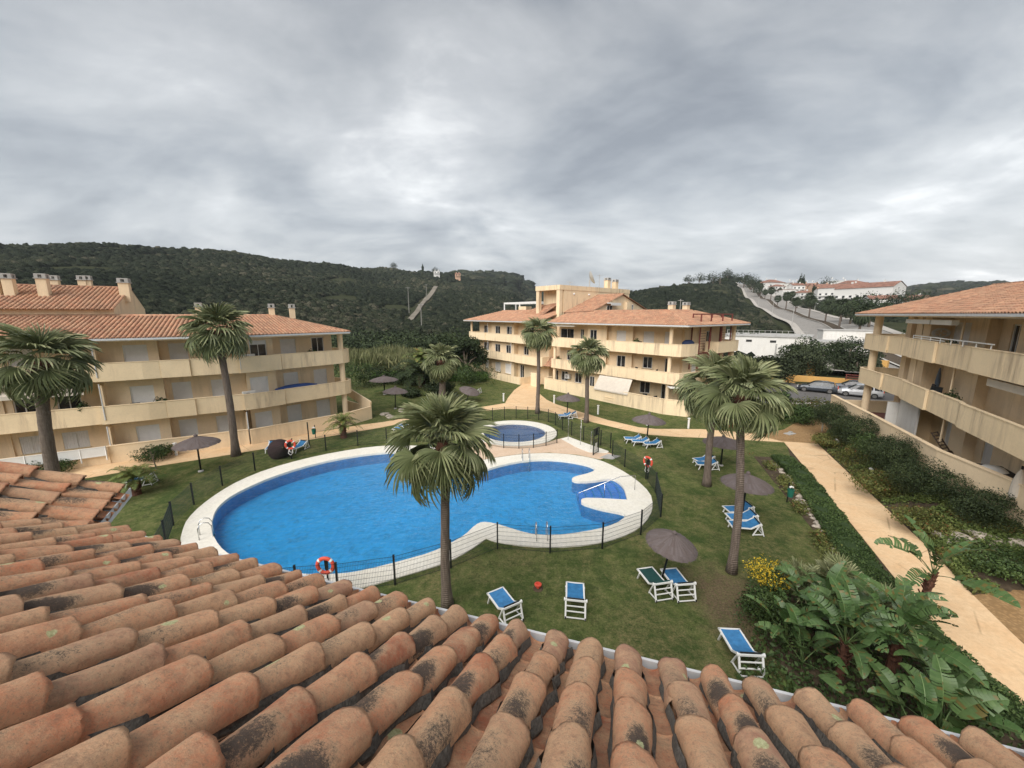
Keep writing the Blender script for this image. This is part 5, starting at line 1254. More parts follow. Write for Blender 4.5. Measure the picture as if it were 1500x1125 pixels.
# awnings
b = MB(); p, q = C2.P(8.5,-.05), C2.P(13.0,-.05); p2, q2 = C2.P(8.1,-1.25), C2.P(12.5,-1.3); b.add([v3(p,2.9),v3(q,2.9),v3(q2,1.45),v3(p2,1.45)], [(0,1,2,3)]); b.add([v3(p2,1.45),v3(q2,1.45),v3(q2,1.3),v3(p2,1.3)], [(0,1,2,3)]); b.build('awning', M['awning'], mb_)
b = MB(); p, q = C2.P(.3,.0), C2.P(4.4,.0); b.bar(v3(p,8.75), v3(q,8.75), .5, .3); b.build('awning', M['awning'], mb_)
b = MB(); p, q = C2.P(17.2,-.3), C2.P(19.8,-.1); b.bar(v3(p,3.05-.35), v3(q,2.75), 1.0, .08); b.build('awning', M['plastic'], mb_)
# dish and aerials: things on the tower
o = empty('satellite_dish', (*Tq(2.0,9.0),14.2), .6, 'large satellite dish on top of the entrance tower', 'dish')
b = MB(); b.tube([(0,0,0),(0,0,1.3)],.08,8); b.build('mast', M['concrete'], o)
b = MB(); b.lathe((0,0,0), [(.05,0),(.4,.06),(.75,.2),(1.05,.42),(1.03,.44),(.7,.24),(.05,.04)], 20); d_ = b.build('reflector', M['concrete'], o); d_.location = (0,0,1.5); d_.rotation_euler = (rad(68),0,rad(50))
def aerial(x,y,z,h,l,rz=0):
    o = empty('aerial',(x,y,z),rz,l,'aerial'); b = MB(); b.tube([(0,0,0),(0,0,h)],.035,6); b.build('mast', M['concrete'], o); b = MB(); b.bar((-.5,0,h*.9),(.5,0,h*.9),.03)
    for i in range(7): b.bar((-.5+i/6,-.25,h*.9),(-.5+i/6,.25,h*.9),.02)
    b.build('antenna', M['concrete'], o)
aerial(*Tq(1.5,10.8),14.2,2.2,'tall television aerial beside the satellite dish on the tower'); aerial(*Tq(3.0,5.5),14.2,.9,'small aerial on the tower roof left of the dish',.5); aerial(*C2.P(23,4),10.4,1.5,'thin aerial above the red stair frames',1)
# red steel stair frames at the gap
def stair_frame(s0,s1,label):
    o = empty('stair_frame',(0,0,0),0,label,'steel stair','red-brown steel stair frames'); a, c = C2.P(s0,.2), C2.P(s1,.2); b = MB()
    for p in (a,c,C2.P(s0,1.4),C2.P(s1,1.4)): b.bar(v3(p,4.2), v3(p,10.25), .11)
    for z in (6.1,8.9,10.2): b.bar(v3(a,z), v3(c,z), .12); b.bar(v3(C2.P(s0,1.4),z), v3(C2.P(s1,1.4),z), .12)
    b.build('frame', M['rust'], o); b = MB()
    for i in range(16): z = 4.4+i*.27; b.bar(v3(a,z), v3(a.lerp(c,.55),z), .05, .04)
    b.build('treads', M['rust'], o)
stair_frame(21.8,24.0,'left red-brown steel stair frame at the gap of the middle block'); stair_frame(26.6,28.8,'right red-brown steel stair frame beside the end balcony of the middle block')

# ---- right block
RL = Line([(30.6,34.0),(27.3,26.3),(23.7,19.9),(18.5,10.7)])
zf = [1.7,4.6,7.5]; rb = empty('apartment_block', (0,0,0), 0, 'cream apartment block on the right with long stained balcony fronts', 'building')
body(rb, RL, [(4.2,6.2,1.6),(6.2,7.9,1.0),(7.9,11.6,2.0),(11.6,13.2,1.5),(13.2,15.7,2.0),(15.7,26.2,1.6)], zf, 10.0,
 [(2,4.5,5.2,'dr'),(2,8.2,10.2,'sd'),(2,14.1,15.0,'dr'),(1,4.5,5.4,'dr'),(1,10.4,11.5,'dr'),(1,14.8,15.6,'dr'),(0,9.7,11.5,'sd'),(0,13.9,15.6,'sd'),(2,17.2,18.6,'sd'),(1,18,19.4,'sd')])
roof(rb, RL, .6, 26.2, 10.22, 12.1, 4.8, hip0=True, hip1=False, seed=42, sp=.25)
for z in (4.6,7.5):
    parapet(rb, RL, [(1.0,3.6),(.3,2.0),(.2,.9),(.6,.15),(1.2,0),(4.9,.0)], z, back=1.9); parapet(rb, RL, [(4.9,.12),(8.3,.1)], z); parapet(rb, RL, [(8.3,-.12),(12.2,-.15)], z); parapet(rb, RL, [(12.2,.0),(15.8,.0),(16.4,-.15),(26,-.15)], z)
for z0 in (1.7,4.6,7.5):
    column(rb, RL.P(1.6,.55), z0, z0+2.7, .26)
    b = MB(); p = RL.P(4.6,1.6); b.box((p.x,p.y,z0+1.35), (.7,.7,2.7), 1.15); b.build('pillar', M['wall'], rb)
    for s_ in (8.1,13.3):
        if z0 > 4 or s_ > 10: b = MB(); b.bar(v3(RL.P(s_,.5),z0), v3(RL.P(s_,.5),z0+2.6), .07); b.build('post', M['wall'], rb)
b = MB(); P = [RL.P(2.6,3.4), RL.P(4.6,3.4)]; b.prism([tuple(RL.P(.6,.3)),tuple(RL.P(6,.3)),tuple(RL.P(6,4)),tuple(RL.P(.6,4))], 1.5, 1.72); b.build('terrace', simple('terracotta_floor',(.16,.05,.035),.7), rb)
b = MB(); b.bar(v3(RL.P(8.6,-.05),8.8), v3(RL.P(13,-.05),8.8), .05); b.bar(v3(RL.P(8.6,-.05),8.66), v3(RL.P(13,-.05),8.66), .04); b.bar(v3(RL.P(13,-.05),8.8), v3(RL.P(18,-.1),8.8), .05)
for i in range(8): p = RL.P(8.6+i*1.3,-.05); b.bar(v3(p,8.5), v3(p,8.8), .04)
b.build('railing', M['plastic'], rb)
for s0,s1 in ((7.2,10.6),(10.8,13.4)):
    b = MB(); b.bar(v3(RL.P(s0,.1),9.72), v3(RL.P(s1,.1),9.72), .3, .28); b.build('awning', M['plastic'], rb)
b = MB(); a, c = RL.P(17.2,.3), RL.P(21,.3); b.bar(v3(a,6.95), v3(c,6.95), .1, .35); b.add([v3(a,7.1),v3(c,7.1),v3(RL.P(21,1.5),7.3),v3(RL.P(17.2,1.5),7.3)],[(0,1,2,3)]); b.build('awning', M['awning'], rb)
b = MB(); a, c = RL.P(6.1,.2), RL.P(6.1,3); b.bar(v3(a,2.7), v3(c,2.7), .1, 2.0); a = RL.P(9.6,.6); b.bar(v3(RL.P(6.2,.9),2.9), v3(a,2.9), .1, 2.2); b.build('partition', M['offwhite'], rb)
# ring ornament on the wall
a = RL.P(7.97,1.02); c = RL.P(7.97,1.98); pm = a.lerp(c,.5); 
ro_ = MB(); n_ = 28; ee = (c-a).normalized(); vs = []
for i in range(n_):
    t = 2*PI*i/n_
    for rr_, dd in ((.28,0),(.28,.05),(.42,.05),(.42,0)): q = pm+ee*(rr_*math.cos(t)*1.1); q = q + Vector((ee.y,-ee.x))*dd; vs.append((q.x,q.y,8.95+rr_*math.sin(t)*.8))
ro_.add(vs, [(i*4+k,((i+1)%n_)*4+k,((i+1)%n_)*4+k+1,i*4+k+1) for i in range(n_) for k in range(3)])
for t in (0,PI/2,PI,-PI/2): q = pm+ee*(.2*math.cos(t)); ro_.box((q.x,q.y,8.95+.16*math.sin(t)), (.2 if t in (0,PI) else .06,.04,.06 if t in (0,PI) else .2), math.atan2(ee.y,ee.x))
ro_.build('ring_ornament', M['ring'], rb)
p = RL.P(22,6); chimney(rb, p.x, p.y, 11, 13.6, .5, 1.1); p = RL.P(15.9,5.8); chimney(rb, p.x, p.y, 11.4, 13.2, .4, 1.1)
b = MB(); P = [Vector(q) for q in ((29.0,34.0),(28.1,31.9),(26.2,27.2),(24.4,23.0),(22.9,19.6),(22.1,16.3),(20.6,11))]
for i,(a,c) in enumerate(zip(P, P[1:])):
    b.bar(v3(a,1.55), v3(c,1.55), .2, 2.9); b.bar(v3(a,3.03), v3(c,3.03), .27, .06)
b.bar(v3(P[0],1.4), v3(Vector((34.5,33.2)),1.4), .2, 2.4)
tag(b.build('garden_wall', M['wall']), 'high sloping cream garden wall behind the bushes on the right', 'wall')

# ------------------------------------------------------------------ the house under the camera: near tiled roof
def near_tiles(o2, e, up2, slope, t0, t1, smax, z0, sp, name, parent, seed, smin=lambda t: 0.):
    g = np.random.default_rng(seed); V=[]; F=[]; T_=[]; UV=[]; nv = 0
    u3 = np.array([up2[0]*math.cos(slope), up2[1]*math.cos(slope), math.sin(slope)]); e3 = np.array([e[0],e[1],0.]); n3 = np.cross(e3,u3); n3 = n3 if n3[2] > 0 else -n3; O3 = np.array([o2[0],o2[1],z0])
    ns = 12; th = np.linspace(-.12,PI+.12,ns+1); ca, sa = np.cos(th), np.sin(th)
    def piece(t, s, L, r0, r1, h0, h1, rot, tint, conc=False, thick=.013):
        nonlocal nv
        rings = []; ks = [(0,0,-thick),(0,0,0),(.03,0,0),(.3,0,0),(.62,0,0),(1,0,0)]
        jag = g.normal(size=ns+1)
        for i,(f,_,dr) in enumerate(ks):
            r = r0+(r1-r0)*f+dr + (.003*math.sin(f*5+t*9)); h = h0+(h1-h0)*f; ss = s+f*L
            if i == 1: r -= .0; 
            wob = .0045*np.sin(th*3+t*17+f*4)+.0012*g.normal(size=ns+1)
            if conc: W = np.stack([t+rot*f+(r+wob)*ca, np.full(ns+1,ss), h-(r*.62)*sa],1)
            else: W = np.stack([t+rot*f+(r+wob)*ca, ss+.006*math.sin(t*31)+jag*(.0045 if f == 0 else 0) , h+(r*.92+wob)*sa],1)
            rings.append(W)
        W = np.concatenate(rings); V.append(O3+W[:,:1]*e3+W[:,1:2]*u3+W[:,2:]*n3); m_ = ns+1
        f = np.array([[a*m_+j,a*m_+j+1,(a+1)*m_+j+1,(a+1)*m_+j] for a in range(len(ks)-1) for j in range(ns)]); F.append(f+nv); nv += len(W)
        T_.append(np.tile(tint,(len(f),1)))
        fs = [k[0] for k in ks]; UV.append(np.array([[(j/ns,fs[a]),((j+1)/ns,fs[a]),((j+1)/ns,fs[a+1]),(j/ns,fs[a+1])] for a in range(len(ks)-1) for j in range(ns)]))
    nc = int((t1-t0)/sp)+1; mo = MB()
    for c in range(nc):
        t = t0+c*sp; s = -.035*g.random()+.02; off = g.normal()*.008
        s += smin(t)
        ct = g.random(); tc = t+off
        while s < smax:
            ex = .335+.04*g.random(); r = .077*(1+.045*g.normal()); cl = np.clip(.5+.27*g.normal()+.2*(ct-.5),0,1); lich = g.random()
            piece(tc+g.normal()*.004, s, ex+.10, r, r*.80, .082+.016*g.random(), .052, g.normal()*.012, [cl, lich, g.random()]); s += ex
        s = -.10+smin(t)
        while s < smax:
            piece(t+sp/2, s, .46, .072, .082, .078, .060, g.normal()*.004, [np.clip(.3+.2*g.normal(),0,1), .15*g.random(), g.random()], conc=True); s += .38
        k = int((smax-smin(t))/.09)
        for sd in (-1,1):
            vs = []
            for i in range(k+1):
                s_ = smin(t)-.0+i*.09; w_ = .076+.012*g.normal()
                for ww, hh in ((w_*.9,.012),(w_+.006,.035+.012*g.random()),(w_-.008,.085)):
                    q = O3+(tc+sd*ww)*e3+s_*u3+hh*n3; vs.append(tuple(q))
            mo.add(vs, [(i*3+j,i*3+j+1,(i+1)*3+j+1,(i+1)*3+j) for i in range(k) for j in range(2)])
    o = npobj(name, np.concatenate(V), np.concatenate(F), M['tile_near'], np.concatenate(T_), parent, True)
    uvl = o.data.uv_layers.new(name='UVMap'); uvl.data.foreach_set('uv', np.concatenate(UV).astype(np.float32).ravel())
    mo.build('mortar_bedding', M['mortar'], o)
    q = MB(); c4 = [O3+a*e3+b_*u3-.012*n3 for a,b_ in ((t0-.2,.02),(t1+.2,.02),(t1+.2,smax),(t0-.2,smax))]; q.add([tuple(x) for x in c4],[(0,1,2,3)]); q.build('roof_deck', M['mortar'], o)
    return o
def gutter(parent, a, c, z):
    a = Vector((*a,z)); c = Vector((*c,z)); d = (c-a).normalized(); n = Vector((-d.y,d.x,0)); 
    prof = [(.0,.0),(.0,-.10),(.03,-.125),(.08,-.125),(.115,-.09),(.12,.0),(.135,.003),(.137,-.012),(.128,-.012),(.12,-.11),(.085,-.14),(.02,-.14),(-.01,-.1),(-.01,0)]
    b = MB(); vs = [tuple(p+n*x+Vector((0,0,zz_))) for p in (a,c) for x,zz_ in prof]; k = len(prof)
    b.add(vs, [(i,(i+1)%k,k+(i+1)%k,k+i) for i in range(k)]); return b.build('gutter', M['gutter'], parent)
ow = empty('tiled_house', (0,0,0), 0, 'house under the camera with old lichen-spotted barrel tile roof and white gutter', 'building')
A17 = rad(17.0); eO = (.582,1.902); eE = (math.cos(A17),-math.sin(A17)); eU = (-math.sin(A17),-math.cos(A17)); SL = rad(28.5)
near_tiles(eO, eE, eU, SL, .320-.2222*38, .320+.2222*20, 3.1, 8.14, .2222, 'roof', ow, 3)
P1 = Vector((-4.03,3.30)); wE = Vector((.50,-.866)); wU = Vector((-.866,-.50)); P2 = Vector((-4.46,4.04))
near_tiles(tuple(P2), tuple(wE), tuple(wU), SL, .02, 3.6, 3.0, 8.17, .23, 'wing_roof', ow, 4)
def epos(t, dd=0): return (eO[0]+eE[0]*t-eU[0]*dd, eO[1]+eE[1]*t-eU[1]*dd)
gutter(ow, epos(-4.75,.02), epos(5.2,.02), 8.15)
w1 = P2-wE*.12-wU*(-.02); w2 = P2+wE*.98
gutter(ow, tuple(w2-wU*.10), tuple(w1-wU*.10), 8.21)
b = MB()
b.prism([epos(-4.8,-.45),epos(5.0,-.45),epos(5.0,-6.5),epos(-9,-6.5),tuple(P2+wU*5-wE*.02),tuple(P2+wU*.45-wE*.02),tuple(P1+wU*.45)][::-1], 0, 7.95)
b.build('wall', M['wall'], ow)
b = MB(); q1 = P2-wE*.03; 
b.add([v3(q1+wU*.05,8.0),v3(q1+wU*3,8.0),v3(q1+wU*3,8.2+3*math.tan(SL)),v3(q1+wU*.05,8.22)],[(0,1,2,3)]); b.build('gable_wall', M['wall'], ow)
b = MB(); b.prism([epos(-5,-.02),epos(5.1,-.02),epos(5.1,-.6),epos(-5,-.6)][::-1], 8.0, 8.06); b.build('soffit', M['offwhite'], ow)
zb_ = 8.19+3.1*math.sin(SL); rdg = 3.1*math.cos(SL)
b = MB(); b.add([(*epos(-8.5,-rdg),zb_),(*epos(5.0,-rdg),zb_),(*epos(5.0,-rdg-3.2),8.2),(*epos(-8.5,-rdg-3.2),8.2)],[(0,1,2,3)]); b.build('back_roof', M['tile'], ow)
#PART5
# ------------------------------------------------------------------ loungers, parasols, lifebuoys, lamps, bins
def make_lounger(fabric, raised=.10):
    """long axis x: fabric head end at -x, splayed ladder legs at +x"""
    root = empty('sun_lounger', (0,0,0)); b = MB()
    zs = lambda x: .34 + .565*max(0, x-.12)
    for s in (-.31,.31):
        b.bar((-.82,s,.34),(.12,s,.34),.055,.05); b.bar((.12,s,.34),(.58,s,.60),.055,.05)
    b.bar((-.82,-.34,.34),(-.82,.34,.34),.06,.05); b.bar((.58,-.36,.60),(.58,.36,.60),.06,.06)
    for s in (-.37,.37): b.tube([(.56,s*.96,.60),(.56,s*1.06,.60)],.06,10)
    b.build('frame', M['plastic'], root)
    for s in (-.33,.33):
        l = MB(); l.bar((-.58,s,.34),(-.74,s,.0),.06,.04); l.build('leg', M['plastic'], root)
        l = MB(); l.bar((.56,s,.60),(.78,s,.02),.055,.045); l.bar((.50,s,.52),(.22,s,.02),.05,.04); l.bar((.24,s,.06),(.74,s,.10),.035,.035); l.build('leg', M['plastic'], root)
        w = MB(); w.tube([(.78,s-.02,.045),(.78,s+.02,.045)],.045,12); w.build('wheel', M['tyre'], root)
    l = MB()
    for f in (.3,.6,.95): l.bar((.57+.21*f,-.33,.57-.54*f),(.57+.21*f,.33,.57-.54*f),.035,.03)
    l.build('crossbars', M['plastic'], root)
    f = MB(); n = 10; vs = []
    for i in range(n+1):
        x = -.80+1.36*i/n
        for j in range(5): y = -.285+.57*j/4; vs.append((x,y,zs(x)+.025-.018*math.sin(PI*j/4)))
    f.add(vs,[(i*5+j,(i+1)*5+j,(i+1)*5+j+1,i*5+j+1) for i in range(n) for j in range(4)])
    f.build('fabric', fabric, root, smooth=True)
    f = MB(); f.tube([(.54,-.29,.63),(.54,.29,.63)],.033,8); f.build('rolled_headrest', M['blackmetal'] if fabric != M['green'] else M['green'], root); return root
LB = {'blue': make_lounger(M['blue']), 'faded': make_lounger(M['blue2']), 'green': make_lounger(M['green'])}; used = set()
def G(x, y): k = H_/-slope_of(x, y); a = math.atan2(x-750, F_*math.cos(P_)-(y-562.5)*math.sin(P_)); return k*math.sin(a), k*math.cos(a)
def lounger(kind, x, y, hx, hy, label):
    """(hx,hy) points from the fabric head end towards the ladder legs"""
    o = LB[kind] if kind not in used else copy_tree(LB[kind]); used.add(kind)
    if y < 13.3: o.scale = (.86,1,1)
    o.location = (x,y,.01); o.rotation_euler = (0,0,math.atan2(hy,hx)); tag(o,label,'sun lounger','sun loungers round the pool')
lounger('faded',-.25,11.75,.58,-1,'faded blue lounger nearest the near palm, askew beside the roof edge')
lounger('blue',2.24,12.05,-.15,-1,'bright blue lounger standing alone straight behind the orange hydrant')
lounger('green',5.37,12.9,.2,-1,'dark green lounger under the nearest thatched parasol')
lounger('blue',6.22,12.85,.1,-1,'blue lounger under the nearest parasol, right beside the green one')
lounger('faded',6.86,9.92,-.06,-1,'blue lounger alone between the gutter and the dark rounded shrub')
lounger('blue',11.1,16.75,1,-.16,'front blue lounger of the three under the parasol by the tall right palm')
lounger('faded',11.4,17.5,1,-.05,'middle faded lounger of the three under the parasol by the tall right palm')
lounger('faded',11.7,18.3,1,.05,'rearmost lounger of the three under the parasol by the tall right palm')
lounger('blue',13.1,24.4,1,-.15,'front lounger of the pair half hidden by the second right palm trunk')
lounger('faded',13.3,25.2,1,.25,'rear lounger of the pair half hidden by the second right palm trunk')
lounger('blue',10.95,28.6,1,.05,'front right lounger of the three below the parasol at the path')
lounger('faded',10.2,29.1,1,-.1,'middle lounger of the three below the parasol at the path')
lounger('faded',9.8,29.7,1,-.1,'rearmost lounger of the three below the parasol at the path')
lounger('blue',-18.2,27.9,-.3,1,'blue lounger left of the dark fallen parasol by the left path')
lounger('blue',-16.2,27.9,.35,1,'blue lounger right of the dark fallen parasol by the left path')
lounger('faded',-9.7,32.4,1,-.2,'front blue lounger partly behind the near palm crown at the left path')
lounger('faded',-9.5,33.3,1,-.3,'rear blue lounger partly behind the near palm crown at the left path')
lounger('faded',5.3,36.9,1,.05,'pale blue lounger beside the parasol between the two path palms')
lounger('blue',5.9,37.4,1,-.1,'blue lounger behind the pale one between the two path palms')
lounger('blue',-22.5,21.9,1,.3,'blue lounger behind the small feather palm on the left lawn')
lounger('faded',-4.7,49.5,1,-.3,'lone blue lounger on the far lawn before the middle block')
lounger('blue',-24.5,48.5,1,.2,'blue lounger just visible on the lawn behind the left block corner')

def make_parasol():
    root = empty('thatched_parasol',(0,0,0)); b = MB(); b.tube([(0,0,0),(0,0,2.25)],.045,10); b.build('pole', M['blackmetal'], root, smooth=True)
    b = MB(); b.lathe((0,0,0),[(.14,0),(.14,.06),(.06,.1)],14); b.build('base', M['concrete'], root)
    b = MB(); n = 56; prof = [(.04,2.46),(.12,2.38),(.3,2.31),(.62,2.17),(.92,2.02),(1.08,1.90)]; vs = []
    for i,(r,z) in enumerate(prof):
        for j in range(n):
            k = (1 if j % 2 else -1); vs.append((r*math.cos(2*PI*j/n)*(1+.03*random.random()*(i > 3)), r*math.sin(2*PI*j/n)*(1+.03*random.random()*(i > 3)), z+k*.008-(.05*random.random() if i == 5 else 0)))
    for i in range(5):
        for j in range(n): b.add([vs[i*n+j],vs[i*n+(j+1)%n],vs[(i+1)*n+(j+1)%n],vs[(i+1)*n+j]],[(0,1,2,3)],(random.random(),0,0))
    for j in range(420):
        a = random.random()*6.283; r0 = 1.0; z = 1.955; l = .10+.09*random.random(); d = Vector((math.cos(a),math.sin(a),-.6)); p = Vector((math.cos(a)*r0,math.sin(a)*r0,z)); s = Vector((-math.sin(a),math.cos(a),0))*.012
        b.add([p-s,p+s,p+d*l],[(0,1,2)],(random.random(),0,0))
    c = b.build('canopy', M['thatch'], root)
    b = MB(); b.lathe((0,0,0),[(.02,2.58),(.10,2.50),(.09,2.40)],10); b.build('cap', M['thatch'], root)
    b = MB()
    for j in range(8): a = 2*PI*j/8; b.bar((0,0,2.3),(math.cos(a)*1.0,math.sin(a)*1.0,1.93),.02)
    b.build('ribs', M['wood'], root); return root
pz = make_parasol(); first = [True]
def parasol(x, y, label, tilt=(0,0), s=1.0, h=1.0):
    o = pz if first[0] else copy_tree(pz); first[0] = False; o.location = (x,y,0); o.rotation_euler = (tilt[0],tilt[1],random.random()*6*0); o.scale = (s,s,h); tag(o,label,'parasol','thatched parasols'); return o
parasol(5.78,13.3,'nearest thatched parasol, tilted over the green and blue loungers',(.10,.12),.84,.90)
parasol(11.6,17.9,'thatched parasol over three loungers behind the tall right palm trunk',(0,.03),1.05,1.0)
parasol(10.75,29.4,'grey thatched parasol at the path before the middle block garden wall',(0,.04),1.15)
parasol(-20.5,23.9,'thatched parasol with flat wide canopy alone on the left lawn',(0,0),1.15,1.0)
parasol(5.5,37.3,'small-looking thatched parasol between the two path palms',(0,.03),1.1)
parasol(14.3,24.9,'thatched parasol mostly hidden behind the tall right palm',(0,0),1.15,.85)
parasol(-12.8,41.0,'front parasol of the pair on the grass beyond the left block corner',(0,.05),1.2)
parasol(-16.4,48.5,'rear parasol of the pair on the grass beyond the left block corner',(0,0),1.6,1.0)
parasol(-5.4,44.5,'tilted thatched parasol low beside the lone lounger on the far lawn',(.2,.3),1.1,.75)
o = empty('fallen_parasol',(-17.0,26.5,0),0,'dark thatched parasol lying tipped on the lawn beside the left fence','parasol')
b = MB(); n = 40
b.lathe((0,0,0),[(.06,1.15),(.35,.95),(.75,.5),(1.0,.02),(.9,.1),(.3,.8)],n); c = b.build('canopy', simple('dark_thatch',(.035,.022,.022),1,var=.5,scale=20,bump=1), o); c.rotation_euler = (rad(40),rad(58),0); c.location = (.25,0,.7); c.scale = (.78,.78,.8); c.location = (.2,0,.55)
b = MB(); b.tube([(0,0,0),(1.0,.3,1.3)],.04,8); b.build('pole', M['blackmetal'], o)
o = empty('bare_pole',(-16.0,29.0,0),0,'bare black parasol pole standing behind the left lifebuoy','pole'); b = MB(); b.tube([(0,0,0),(0,0,1.9)],.045,8); b.build('pole', M['blackmetal'], o)

def lifebuoy(x, y, rz, label, h=1.15):
    o = empty('lifebuoy',(x,y,0),rz,label,'lifebuoy','lifebuoys of the pool'); b = MB(); n, k = 32, 8; vs = []
    for i in range(n):
        a = 2*PI*i/n
        for j in range(k): c = 2*PI*j/k; r = .29+.075*math.cos(c); vs.append((r*math.cos(a),-.09+.055*math.sin(c),h+r*math.sin(a)))
    b.add(vs,[(i*k+j,((i+1)%n)*k+j,((i+1)%n)*k+(j+1)%k,i*k+(j+1)%k) for i in range(n) for j in range(k)]); ri = b.build('ring', M['red'], o, smooth=True)
    b = MB()
    for q in range(4):
        a = PI/4+PI/2*q; vs = []
        for i in range(5):
            aa = a-.13+.26*i/4
            for j in range(k): c = 2*PI*j/k; r = .29+.079*math.cos(c); vs.append((r*math.cos(aa),-.09+.059*math.sin(c),h+r*math.sin(aa)))
        b.add(vs,[(i*k+j,(i+1)*k+j,(i+1)*k+(j+1)%k,i*k+(j+1)%k) for i in range(4) for j in range(k)])
    b.build('band', M['plastic'], ri, smooth=True)
    b = MB(); b.bar((0,0,0),(0,0,h+.25),.06); b.box((0,-.02,h),(.12,.06,.4)); b.build('post', M['blackmetal'], o)
    b = MB(); b.tube([(-.1,-.1,h-.3),(-.16,-.12,h-.62),(-.02,-.14,h-.75),(.12,-.12,h-.6),(.1,-.1,h-.3)],.022,6); b.tube([(-.05,-.12,h-.3),(-.08,-.13,h-.5),(.06,-.12,h-.55)],.02,6); b.build('rope', M['shutter'], o)
lifebuoy(-6.85,12.78,.0,'orange-red lifebuoy on the wire fence just beyond the roof edge',1.12)
lifebuoy(-15.75,26.1,.4,'orange-red lifebuoy on the far left fence beside the fallen parasol',1.1)
lifebuoy(8.55,22.75,-1.0,'orange-red lifebuoy on a post right of the pool steps, seen almost edge-on',1.15)

def bollard(x, y, label, curved=False, rz=0, z=0, grp='white bollard lamps'):
    o = empty('bollard_lamp',(x,y,z),rz,label,'lamp',grp); b = MB()
    if curved:
        b.tube([(0,0,0),(0,0,.55),(-.04,0,.72),(-.16,0,.84),(-.3,0,.88)],[.06,.06,.065,.075,.06],10); b.build('post', M['plastic'], o, smooth=True)
    else:
        b.lathe((0,0,0),[(.09,0),(.09,.78),(.0,.78)],14); b.build('post', M['plastic'], o, smooth=False)
        b = MB(); b.lathe((0,0,0),[(.07,.78),(.07,.9)],12); b.build('lens', M['shutter'], o); b = MB(); b.lathe((0,0,0),[(.0,1.0),(.12,.96),(.13,.9),(.0,.9)],14); b.build('cap', M['plastic'], o)
for x,y,l in ((-29.3,24.6,'white bollard lamp before the clipped bush at the far left'),(-19.7,30.2,'white bollard lamp against the left garden wall right of the leaning palm'),(-24.6,26.8,'white bollard lamp between the left garden wall and the lone parasol'),(-1.0,44.6,'white bollard lamp at the bend where the path widens to the entrance'),(4.9,43.6,'white bollard lamp on the grass by the entrance tower palm'),(8.9,38.6,'white bollard lamp on the grass strip between the path palms and the long wall'),(12.6,34.6,'white bollard lamp just behind the path parasol before the long wall'),(16.0,33.6,'white bollard lamp at the near corner of the long wall')): bollard(x,y,l)
for x,y,z,l in ((26.9,32.1,.2,'farthest curved white lamp in the right planting bed'),(24.5,27.6,.1,'middle curved white lamp in the right planting bed'),(21.9,22.0,.15,'nearest curved white lamp in the right planting bed')): bollard(x,y,l,True,.3,z,'curved white garden lamps')
def litter_bin(x,y,label,rz=0):
    o = empty('litter_bin',(x,y,0),rz,label,'bin','green litter bins'); b = MB(); b.tube([(0,.18,0),(0,.18,1.15)],.03,8); b.build('post', M['blackmetal'], o); b = MB(); b.lathe((0,0,0),[(.0,.42),(.13,.42),(.17,.85),(.15,.85),(.12,.5),(0,.5)],14); b.build('bucket', M['bin'], o, smooth=False)
    b = MB(); b.tube([(-.1,0,.95),(0,0,1.0),(.1,0,.95)],.05,8); b.build('hood', M['white'], o)
litter_bin(15.15,19.5,'green litter bin with a white hood among the hedge and border stones'); litter_bin(-16.4,30.6,'green litter bin on a black pole at the left path')
o = empty('hydrant',(.98,12.9,0),0,'small orange-red sprinkler cap on the lawn between the two near loungers','sprinkler'); b = MB(); b.lathe((0,0,0),[(.05,0),(.05,.12),(.13,.14),(.14,.2),(.08,.22),(.07,.17),(0,.17)],10); b.build('cap', M['red'], o); b = MB(); b.lathe((0,0,0),[(.2,.0),(.16,.03),(.0,.03)],12); b.build('collar', M['soil'], o)
o = empty('terracotta_pot',(20.0,33.8,0),0,'orange terracotta pot by the far end of the path behind the palms','pot'); b = MB(); b.lathe((0,0,0),[(.0,0),(.22,0),(.34,.5),(.38,.5),(.38,.58),(.3,.58),(.28,.4),(0,.4)],16); b.build('pot', M['red'], o)
V,F,t = leafcloud(200,[(0,0,.75,.3,.3,.25)],.12,5); npobj('foliage',V,F,M['bush'],t,o)
o = empty('floor_drain',(24.0,31.9,.03),.4,'small square stone cover on the pebble path','cover'); b = MB(); b.box((0,0,.02),(.9,.5,.06)); b.box((.25,.1,.09),(.3,.2,.1)); b.build('cover', M['concrete'], o)

# things on balconies and terraces
def chair(x,y,z,rz,label,mat='blackmetal',grp='balcony chairs'):
    o = empty('chair',(x,y,z),rz,label,'chair',grp); b = MB(); b.box((0,0,.44),(.5,.5,.05)); b.build('seat', M[mat], o); b = MB()
    b.box((0,-.25,.72),(.5,.05,.55),rx=.15); b.build('backrest', M[mat], o)
    for i in (-.22,.22):
        for j in (-.22,.22): l = MB(); l.bar((i,j,0),(i,j,.44),.04); l.build('leg', M[mat], o)
def table(x,y,z,label,mat='blackmetal'):
    o = empty('table',(x,y,z),0,label,'table','balcony tables'); b = MB(); b.lathe((0,0,0),[(.0,.74),(.5,.74),(.5,.7),(0,.7)],18); b.build('table_top', M[mat], o); b = MB(); b.tube([(0,0,0),(0,0,.7)],.04,8); b.lathe((0,0,0),[(.25,0),(.25,.03),(0,.05)],12); b.build('stand', M[mat], o)
p = C2.P(14.0,1.0); table(p.x,p.y,3.15,'dark round table on the first floor balcony of the middle block'); 
